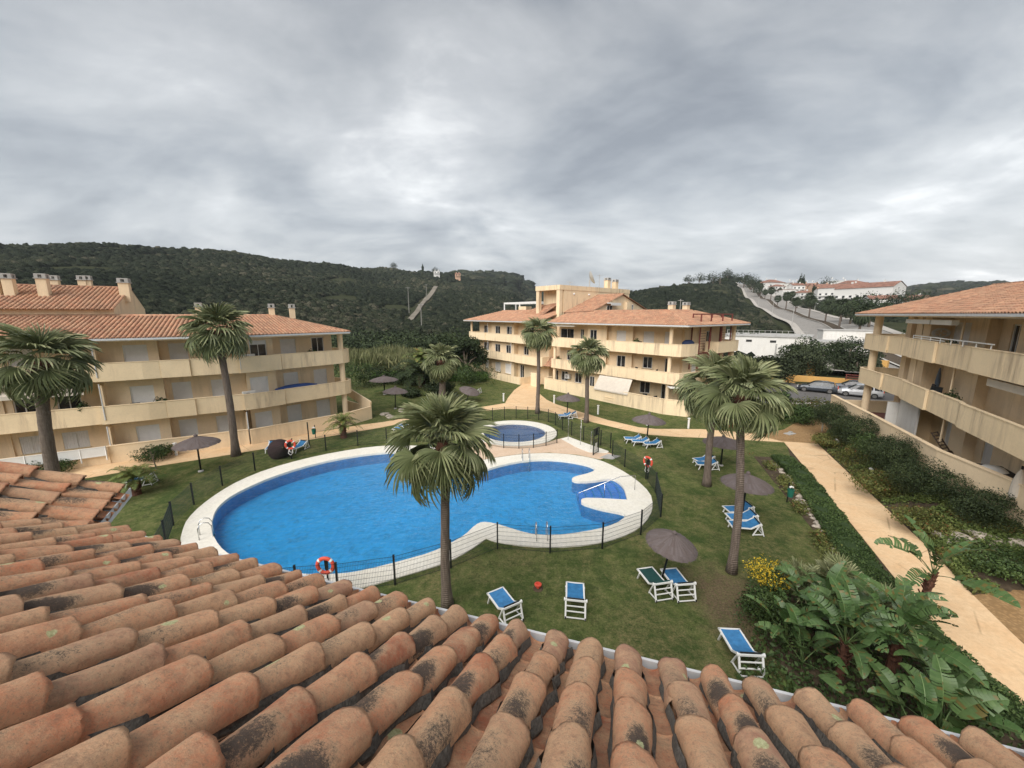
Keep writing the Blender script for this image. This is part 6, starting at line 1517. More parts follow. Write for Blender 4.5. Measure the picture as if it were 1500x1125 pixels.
for i,(s,d,z,l) in enumerate(((13.6,.9,6.1,'dark chair on the top balcony of the middle block beside the white shutter'),(15.8,.9,3.15,'dark chair on the first floor balcony of the middle block beside the column'),(13.2,.8,3.15,'dark chair left of the table on the first floor balcony of the middle block'),(14.8,1.0,.2,'dark chair on the ground terrace next to the slanting awning'),(16.4,.9,.2,'dark chair on the ground terrace beside the column'))):
    p = C2.P(s,d); chair(p.x,p.y,z+.1,.9*i,l)
o = empty('covered_grill',(*C2.P(20.2,.8),6.1),.5,'object under a dark blue cover on the top corner balcony of the middle block','cover'); b = MB(); b.lathe((0,0,0),[(.0,1.45),(.35,1.42),(.62,1.2),(.7,.2),(.65,0)],14); o2 = b.build('cover', simple('navy_cover',(.02,.035,.09),.7), o, smooth=True); o2.scale = (1.2,.8,1)
o = empty('blue_tarpaulin',(*LL.P(26.0,.7),2.95),.85,'long blue cover lying over the first floor balcony of the left block','cover'); b = MB(); b.lathe((0,0,0),[(0,1.35),(.5,1.3),(.9,1.12),(1.0,.3),(1.0,0)],16); o2 = b.build('cover', simple('blue_cover',(.03,.07,.22),.6), o, smooth=True); o2.scale = (1.9,.5,.95)
p = RL.P(9.2,.9); chair(p.x,p.y,4.65,1.0,'dark slatted chair on the middle balcony of the right block'); p = RL.P(10.6,.8); chair(p.x,p.y,4.65,2.0,'dark chair beside the door on the middle balcony of the right block'); p = RL.P(11.4,.9); table(p.x,p.y,4.6,'dark table on the middle balcony of the right block')
o = empty('closed_parasol',(*RL.P(9.3,1.3),4.6),0,'closed blue-grey parasol on the middle balcony of the right block','parasol'); b = MB(); b.tube([(0,0,0),(0,0,2.1)],.03,6); b.build('pole', M['frame'], o); b = MB(); b.lathe((0,0,0),[(.03,2.15),(.1,1.7),(.13,1.2),(.1,.9)],10); b.build('canopy', simple('blue_grey_cloth',(.12,.15,.19),.8), o, smooth=True)
o = empty('deck_chair',(*RL.P(13.5,.75),1.72),.35,'dark wooden slatted deck chair leaning back on the ground terrace of the right block','chair'); b = MB()
for s in (-.3,.3): b.bar((s,-.2,.35),(s,.65,1.55),.05); b.bar((s,-.6,.35),(s,.3,.35),.05); b.bar((s,-.5,0),(s,-.1,.6),.05); b.bar((s,.3,0),(s,-.1,.6),.05)
b.build('frame', M['wood'], o); b = MB()
for i in range(8): f = i/7; b.bar((-.32,-.15+.78*f,.42+1.1*f),(.32,-.15+.78*f,.42+1.1*f),.08,.03)
b.build('slats', M['wood'], o)
o = empty('storage_box',(*RL.P(17.6,.95),1.7),1.05,'grey square hot tub cabinet with dark rim on the right ground terrace','box'); b = MB(); b.box((0,0,.45),(1.7,1.4,.9)); 
for i in range(9): b.box((-.8+.2*i,0,.45),(.02,1.43,.86))
b.build('cabinet', M['concrete'], o); b = MB(); b.box((0,0,.94),(1.8,1.5,.08)); b.build('rim', M['dark'], o); b = MB(); b.lathe((0,0,.98),[(.0,.2),(.35,.16),(.5,0)],12); b.build('bundle', M['white'], o, smooth=True)
o = empty('closed_parasol',(*RL.P(20.4,.55),1.7),0,'closed white parasol wrapped in its cover at the right picture edge','parasol'); b = MB(); b.tube([(0,0,0),(0,0,2.1)],.04,8); b.build('pole', M['dark'], o); b = MB(); b.lathe((0,0,0),[(.02,2.0),(.12,1.75),(.2,1.3),(.22,.75),(.16,.6)],12); b.build('canopy', M['awning'], o)
for i,(lnn,s,d,z,l) in enumerate(((LL,22.55,.3,5.9,'white air conditioning unit on the top balcony left of the dark window, left block'),(LL,22.3,.4,2.95,'white air conditioning unit on the first floor balcony of the left block'),(C2,2.2,1.5,.9,'round white fan housing on the ground floor wall of the middle block'))):
    p = lnn.P(s,d); o = empty('air_conditioner',(p.x,p.y,z),.85 if lnn is LL else -.86,l,'air conditioner','air conditioners'); b = MB(); b.box((0,0,.9),(.85,.32,.62)); b.build('casing', M['white'], o); b = MB(); b.tube([(-.1,-.165,.9),(-.1,-.18,.9)],.22,16); b.build('grille', M['concrete'], o)

for i,(lnn,s,d,z,l) in enumerate(((LL,16.9,.5,3.0,'potted plant on the first floor balcony of the left block, left of the second shutter'),(LL,27.4,.5,5.95,'potted plant on the top balcony near the right end of the left block'),(LL,12.9,.5,3.0,'potted plant under the awning of the left block'),(C2,1.2,.5,3.2,'potted plant on the first floor balcony next to the porch roof of the middle block'),(C2,13.3,.6,6.2,'potted plant on the top balcony of the middle block right of the single shutter'),(C1,4.6,.6,3.2,'potted plant on the first floor balcony of the left wing of the middle block'),(RL,13.9,.5,4.65,'potted plant on the middle balcony of the right block beside the glass door'),(RL,12.6,.5,7.55,'potted plant behind the white rail on the top balcony of the right block'))):
    p = lnn.P(s,d); o = empty('potted_plant',(p.x,p.y,z),0,l,'plant','potted plants on balconies'); b = MB(); b.lathe((0,0,0),[(0,.02),(.16,.02),(.22,.4),(.18,.4),(0,.36)],12); b.build('pot', M['rust'], o)
    V,F,t = leafcloud(420,[(0,0,.85,.38,.38,.5)],.14,400+i); npobj('foliage',V,F,M['bush'],t,o)
for i,(s,d,l) in enumerate(((15.5,1.0,'dark chair on the first floor balcony of the left block between the shutters'),(26.9,1.0,'dark chair on the top balcony of the left block under the last shutters'))):
    p = LL.P(s,d); chair(p.x,p.y,(2.95,5.9)[i],.7+i,l)
# ------------------------------------------------------------------ cars
def car(label, x, y, rz, paint, kind='suv'):
    o = empty('parked_car',(x,y,.03),rz,label,'car','cars parked along the street')
    hz = 1.0 if kind == 'suv' else .93
    # (x, half width, z bottom, z belt)
    st = [(-2.15,.70,.42,.80),(-2.05,.84,.28,.98),(-1.5,.90,.24,1.02),(-.6,.91,.22,1.0),(.5,.91,.22,.98),(1.1,.90,.22,.95),(1.75,.86,.24,.86),(2.08,.74,.30,.72),(2.17,.60,.40,.62)]
    b = MB(); vs = []
    for X_,w,zb_,zt_ in st:
        zt_ *= hz; vs += [(X_,-w*.86,zb_),(X_,-w,zb_+.12),(X_,-w,zb_+(zt_-zb_)*.6),(X_,-w*.93,zt_),(X_,0,zt_+.03),(X_,w*.93,zt_),(X_,w,zb_+(zt_-zb_)*.6),(X_,w,zb_+.12),(X_,w*.86,zb_)]
    n = 9; b.add(vs,[(i*n+j,(i+1)*n+j,(i+1)*n+(j+1)%n,i*n+(j+1)%n) for i in range(len(st)-1) for j in range(n)]+[tuple(range(n)),tuple((len(st)-1)*n+j for j in range(n))])
    body_ = b.build('body', paint, o, smooth=False)
    gh = [(-2.0,.78,.98),(-1.62,.68,1.46),(-.9,.66,1.56),(.0,.65,1.55),(.45,.66,1.46),(1.15,.78,.97)]
    b = MB(); vs = []
    for X_,w,z in gh: vs += [(X_,-w if z > 1.1 else -w,z*hz),(X_,w,z*hz)]
    b.add(vs,[(2*i,2*i+2,2*i+3,2*i+1) for i in range(5)]); 
    base = [(X_,.80) for X_,w,z in gh]
    for sg in (-1,1):
        sv = [(X_,sg*w,z*hz) for X_,w,z in gh]+[(X_,sg*.83,.96*hz) for X_,w,z in gh]
        b.add(sv,[(i,i+1,7+i,6+i) for i in range(5)])
    b.build('windows', M['glass'], o)
    b = MB()
    vs = []
    for X_,w,z in ((-1.66,.66,1.46),(-.9,.655,1.572),(.0,.645,1.562),(.40,.64,1.485)): vs += [(X_,-w,z*hz+.012),(X_,w,z*hz+.012)]
    b.add(vs,[(2*i,2*i+2,2*i+3,2*i+1) for i in range(3)])
    for sg in (-1,1):
        for x0,x1,zt_ in ((-1.62,-1.75,1.46),(-.45,-.42,1.55),(.45,1.12,1.44),(-1.15,-1.2,1.5)): b.bar((x0,sg*.68,zt_*hz),(x1,sg*.845,.97*hz),.07,.03)
        b.bar((-1.62,sg*.685,1.46*hz),(-.5,sg*.675,1.55*hz),.06,.03); b.bar((-.5,sg*.675,1.55*hz),(.42,sg*.67,1.46*hz),.06,.03)
    b.build('roof', paint, o)
    for sx in (-1.32,1.36):
        for sg in (-1,1):
            w = MB(); w.tube([(sx,sg*.70,.33),(sx,sg*.925,.33)],.34,20); t_ = w.build('wheel', M['tyre'], o); w = MB(); w.tube([(sx,sg*.92,.33),(sx,sg*.94,.33)],.215,14); w.build('rim', M['chrome'], t_)
    for sg in (-1,1):
        b = MB(); b.box((2.06,sg*.58,.66*hz),(.16,.30,.13)); b.build('headlight', M['plastic'], o); b = MB(); b.box((-2.1,sg*.66,.88*hz),(.1,.24,.16)); b.build('tail_light', M['red'], o)
        b = MB(); b.box((.85,sg*.98,1.0*hz),(.16,.14,.1)); b.build('mirror', paint, o)
    b = MB(); b.box((2.12,0,.42),(.14,1.1,.16)); b.box((-2.12,0,.42),(.12,1.3,.16)); b.build('bumper', M['dark'], o)
def paint(n, c): 
    m, nt, b, out = newmat(n); b.inputs['Base Color'].default_value = (*c,1); b.inputs['Metallic'].default_value = .5; b.inputs['Roughness'].default_value = .32; b.inputs['Coat Weight'].default_value = .6; return m
car('dark grey parked hatchback in front of the bushy tree on the street',40.6,50.2,2.45,paint('dark_grey_paint',(.06,.07,.085)),'hatch')
car('silver parked SUV in front of the ochre wall on the street',43.6,47.2,2.45,paint('silver_paint',(.55,.56,.58)))
car('dark blue car mostly hidden behind the silver SUV',45.6,50.6,2.45,paint('dark_blue_paint',(.03,.035,.05)),'hatch')

# ochre playground wall and bench frame
b = MB()
for a,c in (((41.5,59.5),(50.5,53.8)),((50.5,53.8),(60,46.5))): b.bar((*a,.5),(*c,.5),.3,1.0)
for p in ((60.5,62),(48,61.2),(61,49)): b.box((*p,1.4),(.9,.9,2.8),.6)
tag(b.build('ochre_wall', M['ochre']), 'low ochre wall with pillars behind the parked cars', 'wall')
o = empty('bench',(48.6,53.2,1.0),-.65,'red-brown bench frame on top of the ochre wall','bench'); b = MB()
for z in (.15,.45,.75): b.box((0,0,z),(2.8,.08,.1))
b.build('rails', M['rust'], o)
for s in (-1.3,1.3): b = MB(); b.box((s,0,.4),(.1,.12,.8)); b.build('leg', M['rust'], o)
# white hall
wh = empty('white_hall',(0,0,0),0,'long low white hall with flat grey roof beside the hill road','building')
def hall(a, c, depth, h, z0=-.2):
    a = Vector(a); c = Vector(c); e = (c-a).normalized(); nn_ = Vector((-e.y,e.x)); b = MB()
    b.prism([tuple(a),tuple(c),tuple(c+nn_*depth),tuple(a+nn_*depth)], z0, h); w = b.build('wall', M['offwhite'], wh)
    b = MB(); b.prism([tuple(a-nn_*.2-e*.2),tuple(c-nn_*.2+e*.2),tuple(c+nn_*(depth+.2)+e*.2),tuple(a+nn_*(depth+.2)-e*.2)], h, h+.22); b.build('roof', M['concrete'], wh); return a, c, e, nn_
a,c,e_,n_ = hall((52.5,97.5),(66.5,86.0),16,4.9)
for t in (.35,.62): p = a.lerp(c,t)-n_*.04; b = MB(); b.box((p.x,p.y,3.9),(1.2,.08,.5),math.atan2(e_.y,e_.x)); b.build('vent', M['dark'], wh)
b = MB(); p = a.lerp(c,.66)-n_*.1; b.tube([(p.x,p.y,0),(p.x,p.y,3.4)],.15,8); b.build('downpipe', M['concrete'], wh)
hall((67.5,87.5),(79.0,83.0),9,3.9); a2,c2,_,_ = hall((78.0,97),(87,93),5,6.2)
b = MB()
for i in range(16):
    p = a+n_*2+e_*(i*1.15); b.bar((p.x,p.y,5.1),(p.x,p.y,6.3),.07)
p,q = a+n_*2, a+n_*2+e_*17.2
for z in (5.7,6.3): b.bar((p.x,p.y,z),(q.x,q.y,z),.06)
b.build('roof_railing', M['concrete'], wh)
# wire fence between hall and road
def long_fence(pts,label,h=2.0):
    o = empty('mesh_fence',(0,0,0),0,label,'fence'); P = [Vector(p) for p in pts]; rs,L = resample(P,int(sum((P[i+1]-P[i]).length for i in range(len(P)-1))/2.5))
    for p in rs: z = tz(p.x,p.y); b = MB(); b.bar((p.x,p.y,z-.2),(p.x,p.y,z+h),.09); b.build('post', M['blackmetal'], o)
    for p,q in zip(rs,rs[1:]):
        b = MB(); z0,z1 = tz(p.x,p.y),tz(q.x,q.y)
        for k in range(5): f = .1+k*.22; b.bar((p.x,p.y,z0+h*f),(q.x,q.y,z1+h*f),.03)
        b.build('wire_panel', M['greenmetal'], o)
long_fence([(84,90),(92,84),(100,76)],'dark mesh fence on the near side of the hill road behind the white hall')

# ------------------------------------------------------------------ hill road palms, lamps, far trees, houses, poles
def far_palm(seed, h):
    g = np.random.default_rng(seed); root = empty('roadside_palm',(0,0,0)); b = MB(); b.tube([(0,0,-1),(0,0,h*.5),(0,0,h)],[.34,.28,.24],8); b.build('trunk', M['trunk'], root, smooth=True); nb = NB()
    for i in range(46):
        a = i*2.4; el = rad(82-155*(i/45)); d = np.array([math.cos(el)*math.cos(a),math.cos(el)*math.sin(a),math.sin(el)]); p2 = np.array([0,0,h])+d*1.5
        V,F = strip_tube((0,0,h),np.array([0,0,h])+d*.6,p2,.05,.03,3); nb.add(V,F,.4); d2 = d.copy(); d2[2] -= .3
        V,F,T_ = fan_leaf(g,9,1.9,spread=rad(105),droop=.7); nb.add(orient(V,d2,g.normal()*.3,p2),F,T_-.1+.15*(1-i/45))
    V,F,t = leafcloud(300,[(0,0,h-.9,.75,.75,1.0)],.5,seed); nb.add(V,F,t*.5)
    nb.build('crown', M['fan_far'], root); return root
fp = [far_palm(1,7.6), far_palm(2,8.8)]; cnt = [0,0]
def place_palm(x,y,k,s,label,grp='palms lining the hill road'):
    o = fp[k] if cnt[k] == 0 else copy_tree(fp[k]); cnt[k] += 1; o.location = (x,y,tz(x,y)); o.scale = (s,s,s); o.rotation_euler = (0,0,random.random()*6); tag(o,label,'palm',grp)
for i,f in enumerate((.10,.16,.215,.27,.33,.385,.44,.50,.56,.62,.68,.74,.80,.86,.92,.97)):
    j = int(f*150); p = rc[j]; place_palm(p.x,p.y,i%2,1.0+.1*math.sin(i*3),'palm on the planted median of the hill road','palms on the hill road median')
for i,f in enumerate((.13,.19,.25,.32,.40,.50,.60,.72,.85)):
    j = int(f*150); p = rc[j]-rn(j)*14.5; place_palm(p.x,p.y,(i+1)%2,.95+.12*math.sin(i*5),'palm along the right pavement of the hill road','palms along the right pavement')
def street_lamp(x,y,rz,label):
    o = empty('street_lamp',(x,y,tz(x,y)),rz,label,'street lamp','street lamps of the hill road'); b = MB(); b.tube([(0,0,0),(0,0,7.5),(0,0,8.6),(.6,0,9.0),(1.6,0,9.05)],[.12,.09,.08,.07,.06],8); b.build('pole', M['concrete'], o); b = MB(); b.box((1.9,0,9.05),(.7,.25,.12)); b.build('lamp_head', M['concrete'], o)
for f,sd in ((.18,13.2),(.30,13.2),(.42,13.2),(.22,-13),(.36,-13),(.52,-13),(.6,13.2)):
    j = int(f*150); p = rc[j]+rn(j)*sd; street_lamp(p.x,p.y,math.atan2(*(-rn(j)*sd).yx),'tall grey street lamp on the '+('left' if sd > 0 else 'right')+' pavement of the hill road')
def utility_pole(x,R,h,label):
    px,py = RA(x,R); z = tz(px,py); o = empty('utility_pole',(px,py,z),.6,label,'utility pole','poles on the left hill'); b = MB(); b.tube([(0,0,-1),(0,0,h)],[.28,.18],8); b.build('pole', M['concrete_dark'], o); b = MB(); b.bar((-1.4,0,h-.6),(1.4,0,h-.6),.18); b.build('crossarm', M['concrete'], o)
utility_pole(617,185,12,'tallest utility pole, standing beside the lower end of the dirt track'); utility_pole(599.5,255,16,'utility pole on the scrub left of the dirt track'); utility_pole(626,330,13,'utility pole at the upper bend of the dirt track')

def wall_house(name,label,x,R,w,d,h,rz,wallc,roofc,zoff=0,kind='gable',nw=4,floors=2,grp='houses on the hill'):
    px,py = RA(x,R); z = tz(px,py)+zoff; o = empty(name,(px,py,z),rz,label,'house',grp); b = MB(); b.box((0,0,h/2-3),(w,d,h+6)); 
    if kind == 'gable':
        for s in (-1,1): b.add([(s*w/2,-d/2,h),(s*w/2,d/2,h),(s*w/2,0,h+d*.22)],[(0,1,2)])
    b.build('wall', wallc, o); b = MB(); rh = d*.24
    if kind == 'gable':
        for s in (-1,1): b.add([(-w/2-.4,s*(d/2+.5),h-.15),(w/2+.4,s*(d/2+.5),h-.15),(w/2+.4,0,h+rh),(-w/2-.4,0,h+rh)],[(0,1,2,3)])
    elif kind == 'hip':
        q = [(-w/2-.5,-d/2-.5,h),(w/2+.5,-d/2-.5,h),(w/2+.5,d/2+.5,h),(-w/2-.5,d/2+.5,h),(-w/2+d/2,0,h+rh),(w/2-d/2,0,h+rh)]; b.add(q,[(0,1,5,4),(1,2,5),(2,3,4,5),(3,0,4)])
    else: b.box((0,0,h+.2),(w+.4,d+.4,.4))
    b.build('roof', roofc, o)
    for fl in range(floors):
        for i in range(nw):
            X_ = -w/2+(i+.5)*w/nw; zz = 1.6+fl*3.0
            if zz > h-.8: continue
            for sg,yy in ((-1,-d/2-.02),(1,d/2+.02)):
                if sg == 1: continue
                g_ = MB(); g_.box((X_,yy,zz),(1.5,.12,1.3)); g_.build('window', M['glass'], o)
        b = MB(); b.box((0,-d/2-.7,.35+fl*3.0),(w*.9,1.3,.9)); b.build('balcony', wallc, o)
    for i in (-.3,.25): b = MB(); b.box((w*i,0,h+rh+.3),(.9,.9,1.6)); b.build('chimney', wallc, o)
FR = simple('far_roof',(.24,.125,.09),.9,var=.4,scale=.5); W1 = simple('villa_white',(.66,.65,.62),.9); W2 = simple('villa_cream',(.58,.50,.38),.9); W3 = simple('villa_peach',(.60,.38,.26),.9)
wall_house('villa','white villa with hipped red roof at the top left of the hilltop houses',1124,505,22,15,7.5,.25,W1,FR,2.5,'hip')
wall_house('villa','white house with garden wall below the hilltop villa',1112,492,18,9,4,.25,W1,W1,-1.5,'flat',floors=1)
wall_house('villa','white flat-roofed house with balconies right of the white hilltop villa',1156,510,15,12,8.5,.15,W1,FR,2.5,'flat')
wall_house('villa','peach red-roofed house just right of the dark cypresses',1183,500,19,12,7,-.1,W3,FR,1.5,'hip')
wall_house('villa','red-roofed house right of the cypresses, halfway to the long terrace row',1197,470,18,10,6,-.2,W3,FR,2,'gable')
wall_house('terraced_house','left half of the long cream terrace row on the hill',1230,415,30,13,9.5,-1.15,W1,FR,2.5,'gable',nw=7)
wall_house('terraced_house','right half of the long cream terrace row, its gable facing right',1266,350,32,14,10,-1.2,W1,FR,3.0,'gable',nw=8)
for hx,hR,hw,hh,hk,hl in ((1133,470,12,6,'hip','white red-roofed cottage just below the hilltop villa'),(1147,455,12,5,'flat','low white flat-roofed house under the white balcony house'),(1161,470,11,7,'gable','narrow white gabled house left of the dark cypresses'),(1188,530,15,8,'flat','white block house on the skyline right of the cypresses'),(1210,500,13,7,'hip','white hipped house under the ragged skyline tree'),(1232,520,15,8,'flat','white flat house on the skyline over the left terrace row'),(1247,500,14,8,'hip','white house with brown hipped roof on the skyline over the terrace row middle'),(1280,400,14,8,'hip','white hipped house right behind the terrace row gable'),(1300,400,15,6,'flat','long low white house between the terrace row gable and the right block roof'),(1320,430,13,6,'hip','small white hipped house close to the right block roof')):
    wall_house('villa',hl,hx,hR,hw,9,hh,.1*math.sin(hx),W1,FR,2.5,hk,nw=3)
wall_house('villa','small white villa with red roof below the peach house',1172,440,14,9,6,.1,W1,FR,.5,'hip',nw=3)
wall_house('villa','narrow white house between the cypresses and the terrace row',1203,430,12,10,7.5,-.3,W1,FR,1.5,'gable',nw=2)
wall_house('villa','white cube house above the left cypress pair',1180,560,13,10,8,.1,W1,W1,4,'flat',nw=3)
wall_house('villa','white villa with red hipped roof behind the terrace row',1240,470,18,11,8,-.2,W1,FR,4,'hip',nw=4)
wall_house('villa','small white house above the terrace row gable',1262,430,14,9,8,.0,W1,FR,4.5,'hip',nw=3)
wall_house('villa','pale flat-topped house on the skyline above the terrace row',1220,560,22,12,13,0,W1,W1,3,'flat',nw=5,floors=3)
wall_house('villa','white flat-topped house on the skyline behind the villas',1163,600,24,12,9,.1,W1,W1,4,'flat')
wall_house('villa','white house low between the palms right of the terrace row',1287,300,14,9,5,-.3,W1,FR,1.0,'gable',nw=3)
wall_house('villa','white house peeking above the right block roof corner',1306,330,16,9,5,.2,W1,FR,1.5,'gable',nw=3)
wall_house('villa','red-roofed house just left of the right block ridge',1330,360,22,11,6,.1,W1,FR,2.5,'gable',nw=4)
wall_house('villa','long red-roofed house by the right block ridge',1352,420,26,11,6,.0,W2,FR,2.5,'gable',nw=4)
wall_house('cottage','small orange house high on the left hill',672,560,7,6,3,.2,W3,FR,6,'gable',nw=2,floors=1,grp='cottages on the left hill')
wall_house('cottage','small white house on the skyline of the left hill',642,560,8,6,3,.1,W1,W1,6,'flat',nw=2,floors=1,grp='cottages on the left hill')
b = MB(); P = [Vector(RA(x,R)) for x,R in ((1186,395),(1204,340),(1222,300),(1240,268))]
for p,q in zip(P,P[1:]): z0,z1 = tz(p.x,p.y)+1.0,tz(q.x,q.y)+1.0; b.bar((p.x,p.y,z0),(q.x,q.y,z1),.5,2.6)
tag(b.build('retaining_wall', W1),'long white retaining wall below the terrace row','wall')

def far_tree(x,R,s,label,mat='tree',seed=1,shape='round',n=900,grp='trees of the hill'):
    px,py = RA(x,R); z = tz(px,py)
    if shape == 'round': e_ = [(0,0,s*.75,s*.55,s*.55,s*.42),(s*.3,0,s*.6,s*.38,s*.38,s*.32),(-s*.3,.1,s*.62,s*.36,s*.36,s*.3)]
    elif shape == 'pine': e_ = [(0,0,s*.85,s*.75,s*.75,s*.22),(s*.4,0,s*.75,s*.4,s*.4,s*.2),(-s*.4,0,s*.78,s*.4,s*.4,s*.2)]
    else: e_ = [(0,0,s*.55,s*.13,s*.13,s*.5)]
    tree('tree',label,(px,py,z),s*.9,e_,s*.085,n,M[mat],seed,tr=s*.035,group=grp)
FT = [(1121,520,13,'broad dark tree rising above the white hilltop villa','pine'),(1203,505,16,'tall ragged dark tree on the skyline between the villas','round'),(1166,480,17,'left dark cypress before the villas','cyp'),(1170,482,16,'right dark cypress before the villas','cyp'),(1187,455,11,'left cypress below the red-roofed house','cyp'),(1191,455,12,'right cypress below the red-roofed house','cyp'),
 (1095,520,15,'dark tree at the top bend of the hill road','round'),(1085,560,16,'dark tree above the top of the hill road','round'),(1100,480,14,'dark roadside tree below the hilltop villa','round'),(1060,600,13,'dark tree on the skyline left of the hill road','round'),(1073,620,11,'small skyline tree at the road summit','round'),(1110,455,12,'dark tree beside the upper road palms','round'),
 (1166,345,9,'dark leafy tree left of the one behind the middle of the hill road','round'),(1210,285,8,'bright green bush-tree beside the hill road','round'),(1247,205,9.5,'large dark round tree on the far pavement of the hill road','round'),(1233,222,8,'dark tree just left of the large round one','round'),(1262,215,9,'dark tree just right of the large round one','round'),(1275,190,10,'dark tree between the large round one and the right block roof','round'),(1290,230,9,'dark tree over the right block roof corner','round'),(1268,300,9,'dark tree below the gable of the terrace row','round'),(1228,330,7,'dark bushy tree under the terrace row','round'),(1312,280,10,'dark tree above the right block eave','round'),(1348,250,11,'pine standing right of the white houses over the right block roof','round'),
 (1005,425,9,'small tree on the ridge right of the middle block','round'),(1040,440,12,'dark tree on the ridge nearer the hill road','round'),(1050,440,12,'clump of dark trees on the ridge','round'),(1020,430,10,'round tree on the ridge above the hillside','round'),(580,590,9,'small tree on the skyline of the left hill','round'),(622,610,13,'thin dark cypress on the skyline of the left hill','cyp'),(640,600,10,'round tree by the white house on the left skyline','round'),(668,600,10,'round tree on the left skyline behind the orange house','round')]
for i,(x,R,s,l,sh) in enumerate(FT): far_tree(x,R,s,l,seed=200+i,shape=sh,n=1000)
# dark trees behind the right block balconies and wood at the foot of the hill
for i,(x,y,s,l) in enumerate(((46,40,5.5,'dark tree seen through the top balcony opening of the right block'),(43,35.5,4.2,'dark tree seen through the lower balcony opening of the right block'),(52,45,6,'dark tree behind the end of the right block'))): tree('tree',l,(x,y,0),s*1.6,[(0,0,s*1.15,s*.6,s*.6,s*.75),(s*.2,0,s*.6,s*.55,s*.55,s*.55)],.4,6500,M['tree'],300+i,tr=.25,group='trees behind the right block')

# hillside scrub: uncountable rounded bushes over both hills
def scrub(name, n, box, size, seed, mat, filt=None, hs=.75):
    g = np.random.default_rng(seed); x0,x1,R0_,R1_ = box
    # hemisphere template
    nr_,na_ = 3,7; tv = [(0,0,1)]
    for i in range(1,nr_+1):
        th = PI/2*i/nr_*1.12
        for j in range(na_): tv.append((math.sin(th)*math.cos(2*PI*(j+.5*i)/na_),math.sin(th)*math.sin(2*PI*(j+.5*i)/na_),math.cos(th)))
    tf = [(0,1+j,1+(j+1)%na_,1+(j+1)%na_) for j in range(na_)]
    tri = []
    for i in range(nr_-1):
        for j in range(na_): tri.append((1+i*na_+j,1+(i+1)*na_+j,1+(i+1)*na_+(j+1)%na_,1+i*na_+(j+1)%na_))
    T0 = np.array(tv); TF = np.array([(a,b,c) for a,b,c,_ in tf]); TQ = np.array(tri)
    TF = np.concatenate([TF, TQ[:,[0,1,2]], TQ[:,[0,2,3]]])
    A = az_of(x0)+(az_of(x1)-az_of(x0))*g.random(n); Rr_ = R0_*(R1_/R0_)**(g.random(n)**.9); X = Rr_*np.sin(A); Yy = Rr_*np.cos(A)
    k = np.ones(n,bool)
    if filt is not None: k = filt(X,Yy,Rr_,A,g)
    X,Yy,Rr_ = X[k],Yy[k],Rr_[k]; n = len(X); s = size*(.5+1.0*g.random(n)**1.5)*(Rr_/250)**.35
    Z = tz_arr(X,Yy)-.1*s
    V = T0[None]*(np.stack([s,s,s*hs*(.7+.6*g.random(n))],1))[:,None,:]*(1+.22*g.normal(size=(n,len(T0),1)))
    an = g.random(n)*6.28; c,s_ = np.cos(an)[:,None],np.sin(an)[:,None]
    V = np.stack([V[...,0]*c-V[...,1]*s_,V[...,0]*s_+V[...,1]*c,V[...,2]],-1)+np.stack([X,Yy,Z],1)[:,None,:]
    F = (TF[None]+(np.arange(n)*len(T0))[:,None,None]).reshape(-1,3)
    big = .5+.25*np.sin(X*.03+1)*np.sin(Yy*.025)+.2*g.normal(size=n)
    tint = np.repeat(np.clip(big,0,1),len(TF))
    return tag(npobj(name,V.reshape(-1,3),F,M[mat],np.stack([tint,tint,tint],1)),kind='stuff')
RCa = np.array([[p.x,p.y] for p in rc]); TRa = np.array([[p.x,p.y] for p in tr])
def clear(X,Yy,Rr_,A,g):
    k = np.ones(len(X),bool)
    for a0 in range(0,len(X),5000):
        sl = slice(a0,a0+5000); d = np.sqrt(((X[sl,None]-RCa[None,:,0])**2+(Yy[sl,None]-RCa[None,:,1])**2).min(1)); d2 = np.sqrt(((X[sl,None]-TRa[None,:,0])**2+(Yy[sl,None]-TRa[None,:,1])**2).min(1))
        k[sl] = (d > 19) & (d2 > 6)
    k &= ~((np.sin(X*.037+Yy*.02)+np.sin(Yy*.05-X*.013)+.5*np.sin(X*.15)) > 1.75)
    return k
scrub('hillside_scrub', 60000, (-150,800,118,720), 2.0, 11, 'scrub', clear)
scrub('hillside_scrub', 13000, (-1600,-150,118,620), 2.4, 15, 'scrub', clear)
scrub('hillside_scrub', 13000, (860,1160,110,640), 2.0, 12, 'scrub', clear)
scrub('hillside_scrub', 5000, (620,1480,600,1500), 6.5, 13, 'scrub', clear, .5)
scrub('hillside_scrub', 1500, (1120,1330,220,560), 2.2, 14, 'scrub', clear)
# wood at the foot of the hill, reads as one mass
g = np.random.default_rng(77); E_ = []
for i in range(260):
    x = -90+118*g.random() if i < 200 else 10+60*g.random(); y = 84+40*g.random()
    if i >= 200: y = 98+32*g.random()
    s = 1.5+2.0*g.random(); E_.append((x,y,s*.8,s*1.35,s*1.35,s))
V,F,t = leafcloud(72000,E_,.62,78,inner=.75); tag(npobj('scrub_wood',V,F,M['tree'],t),kind='stuff')
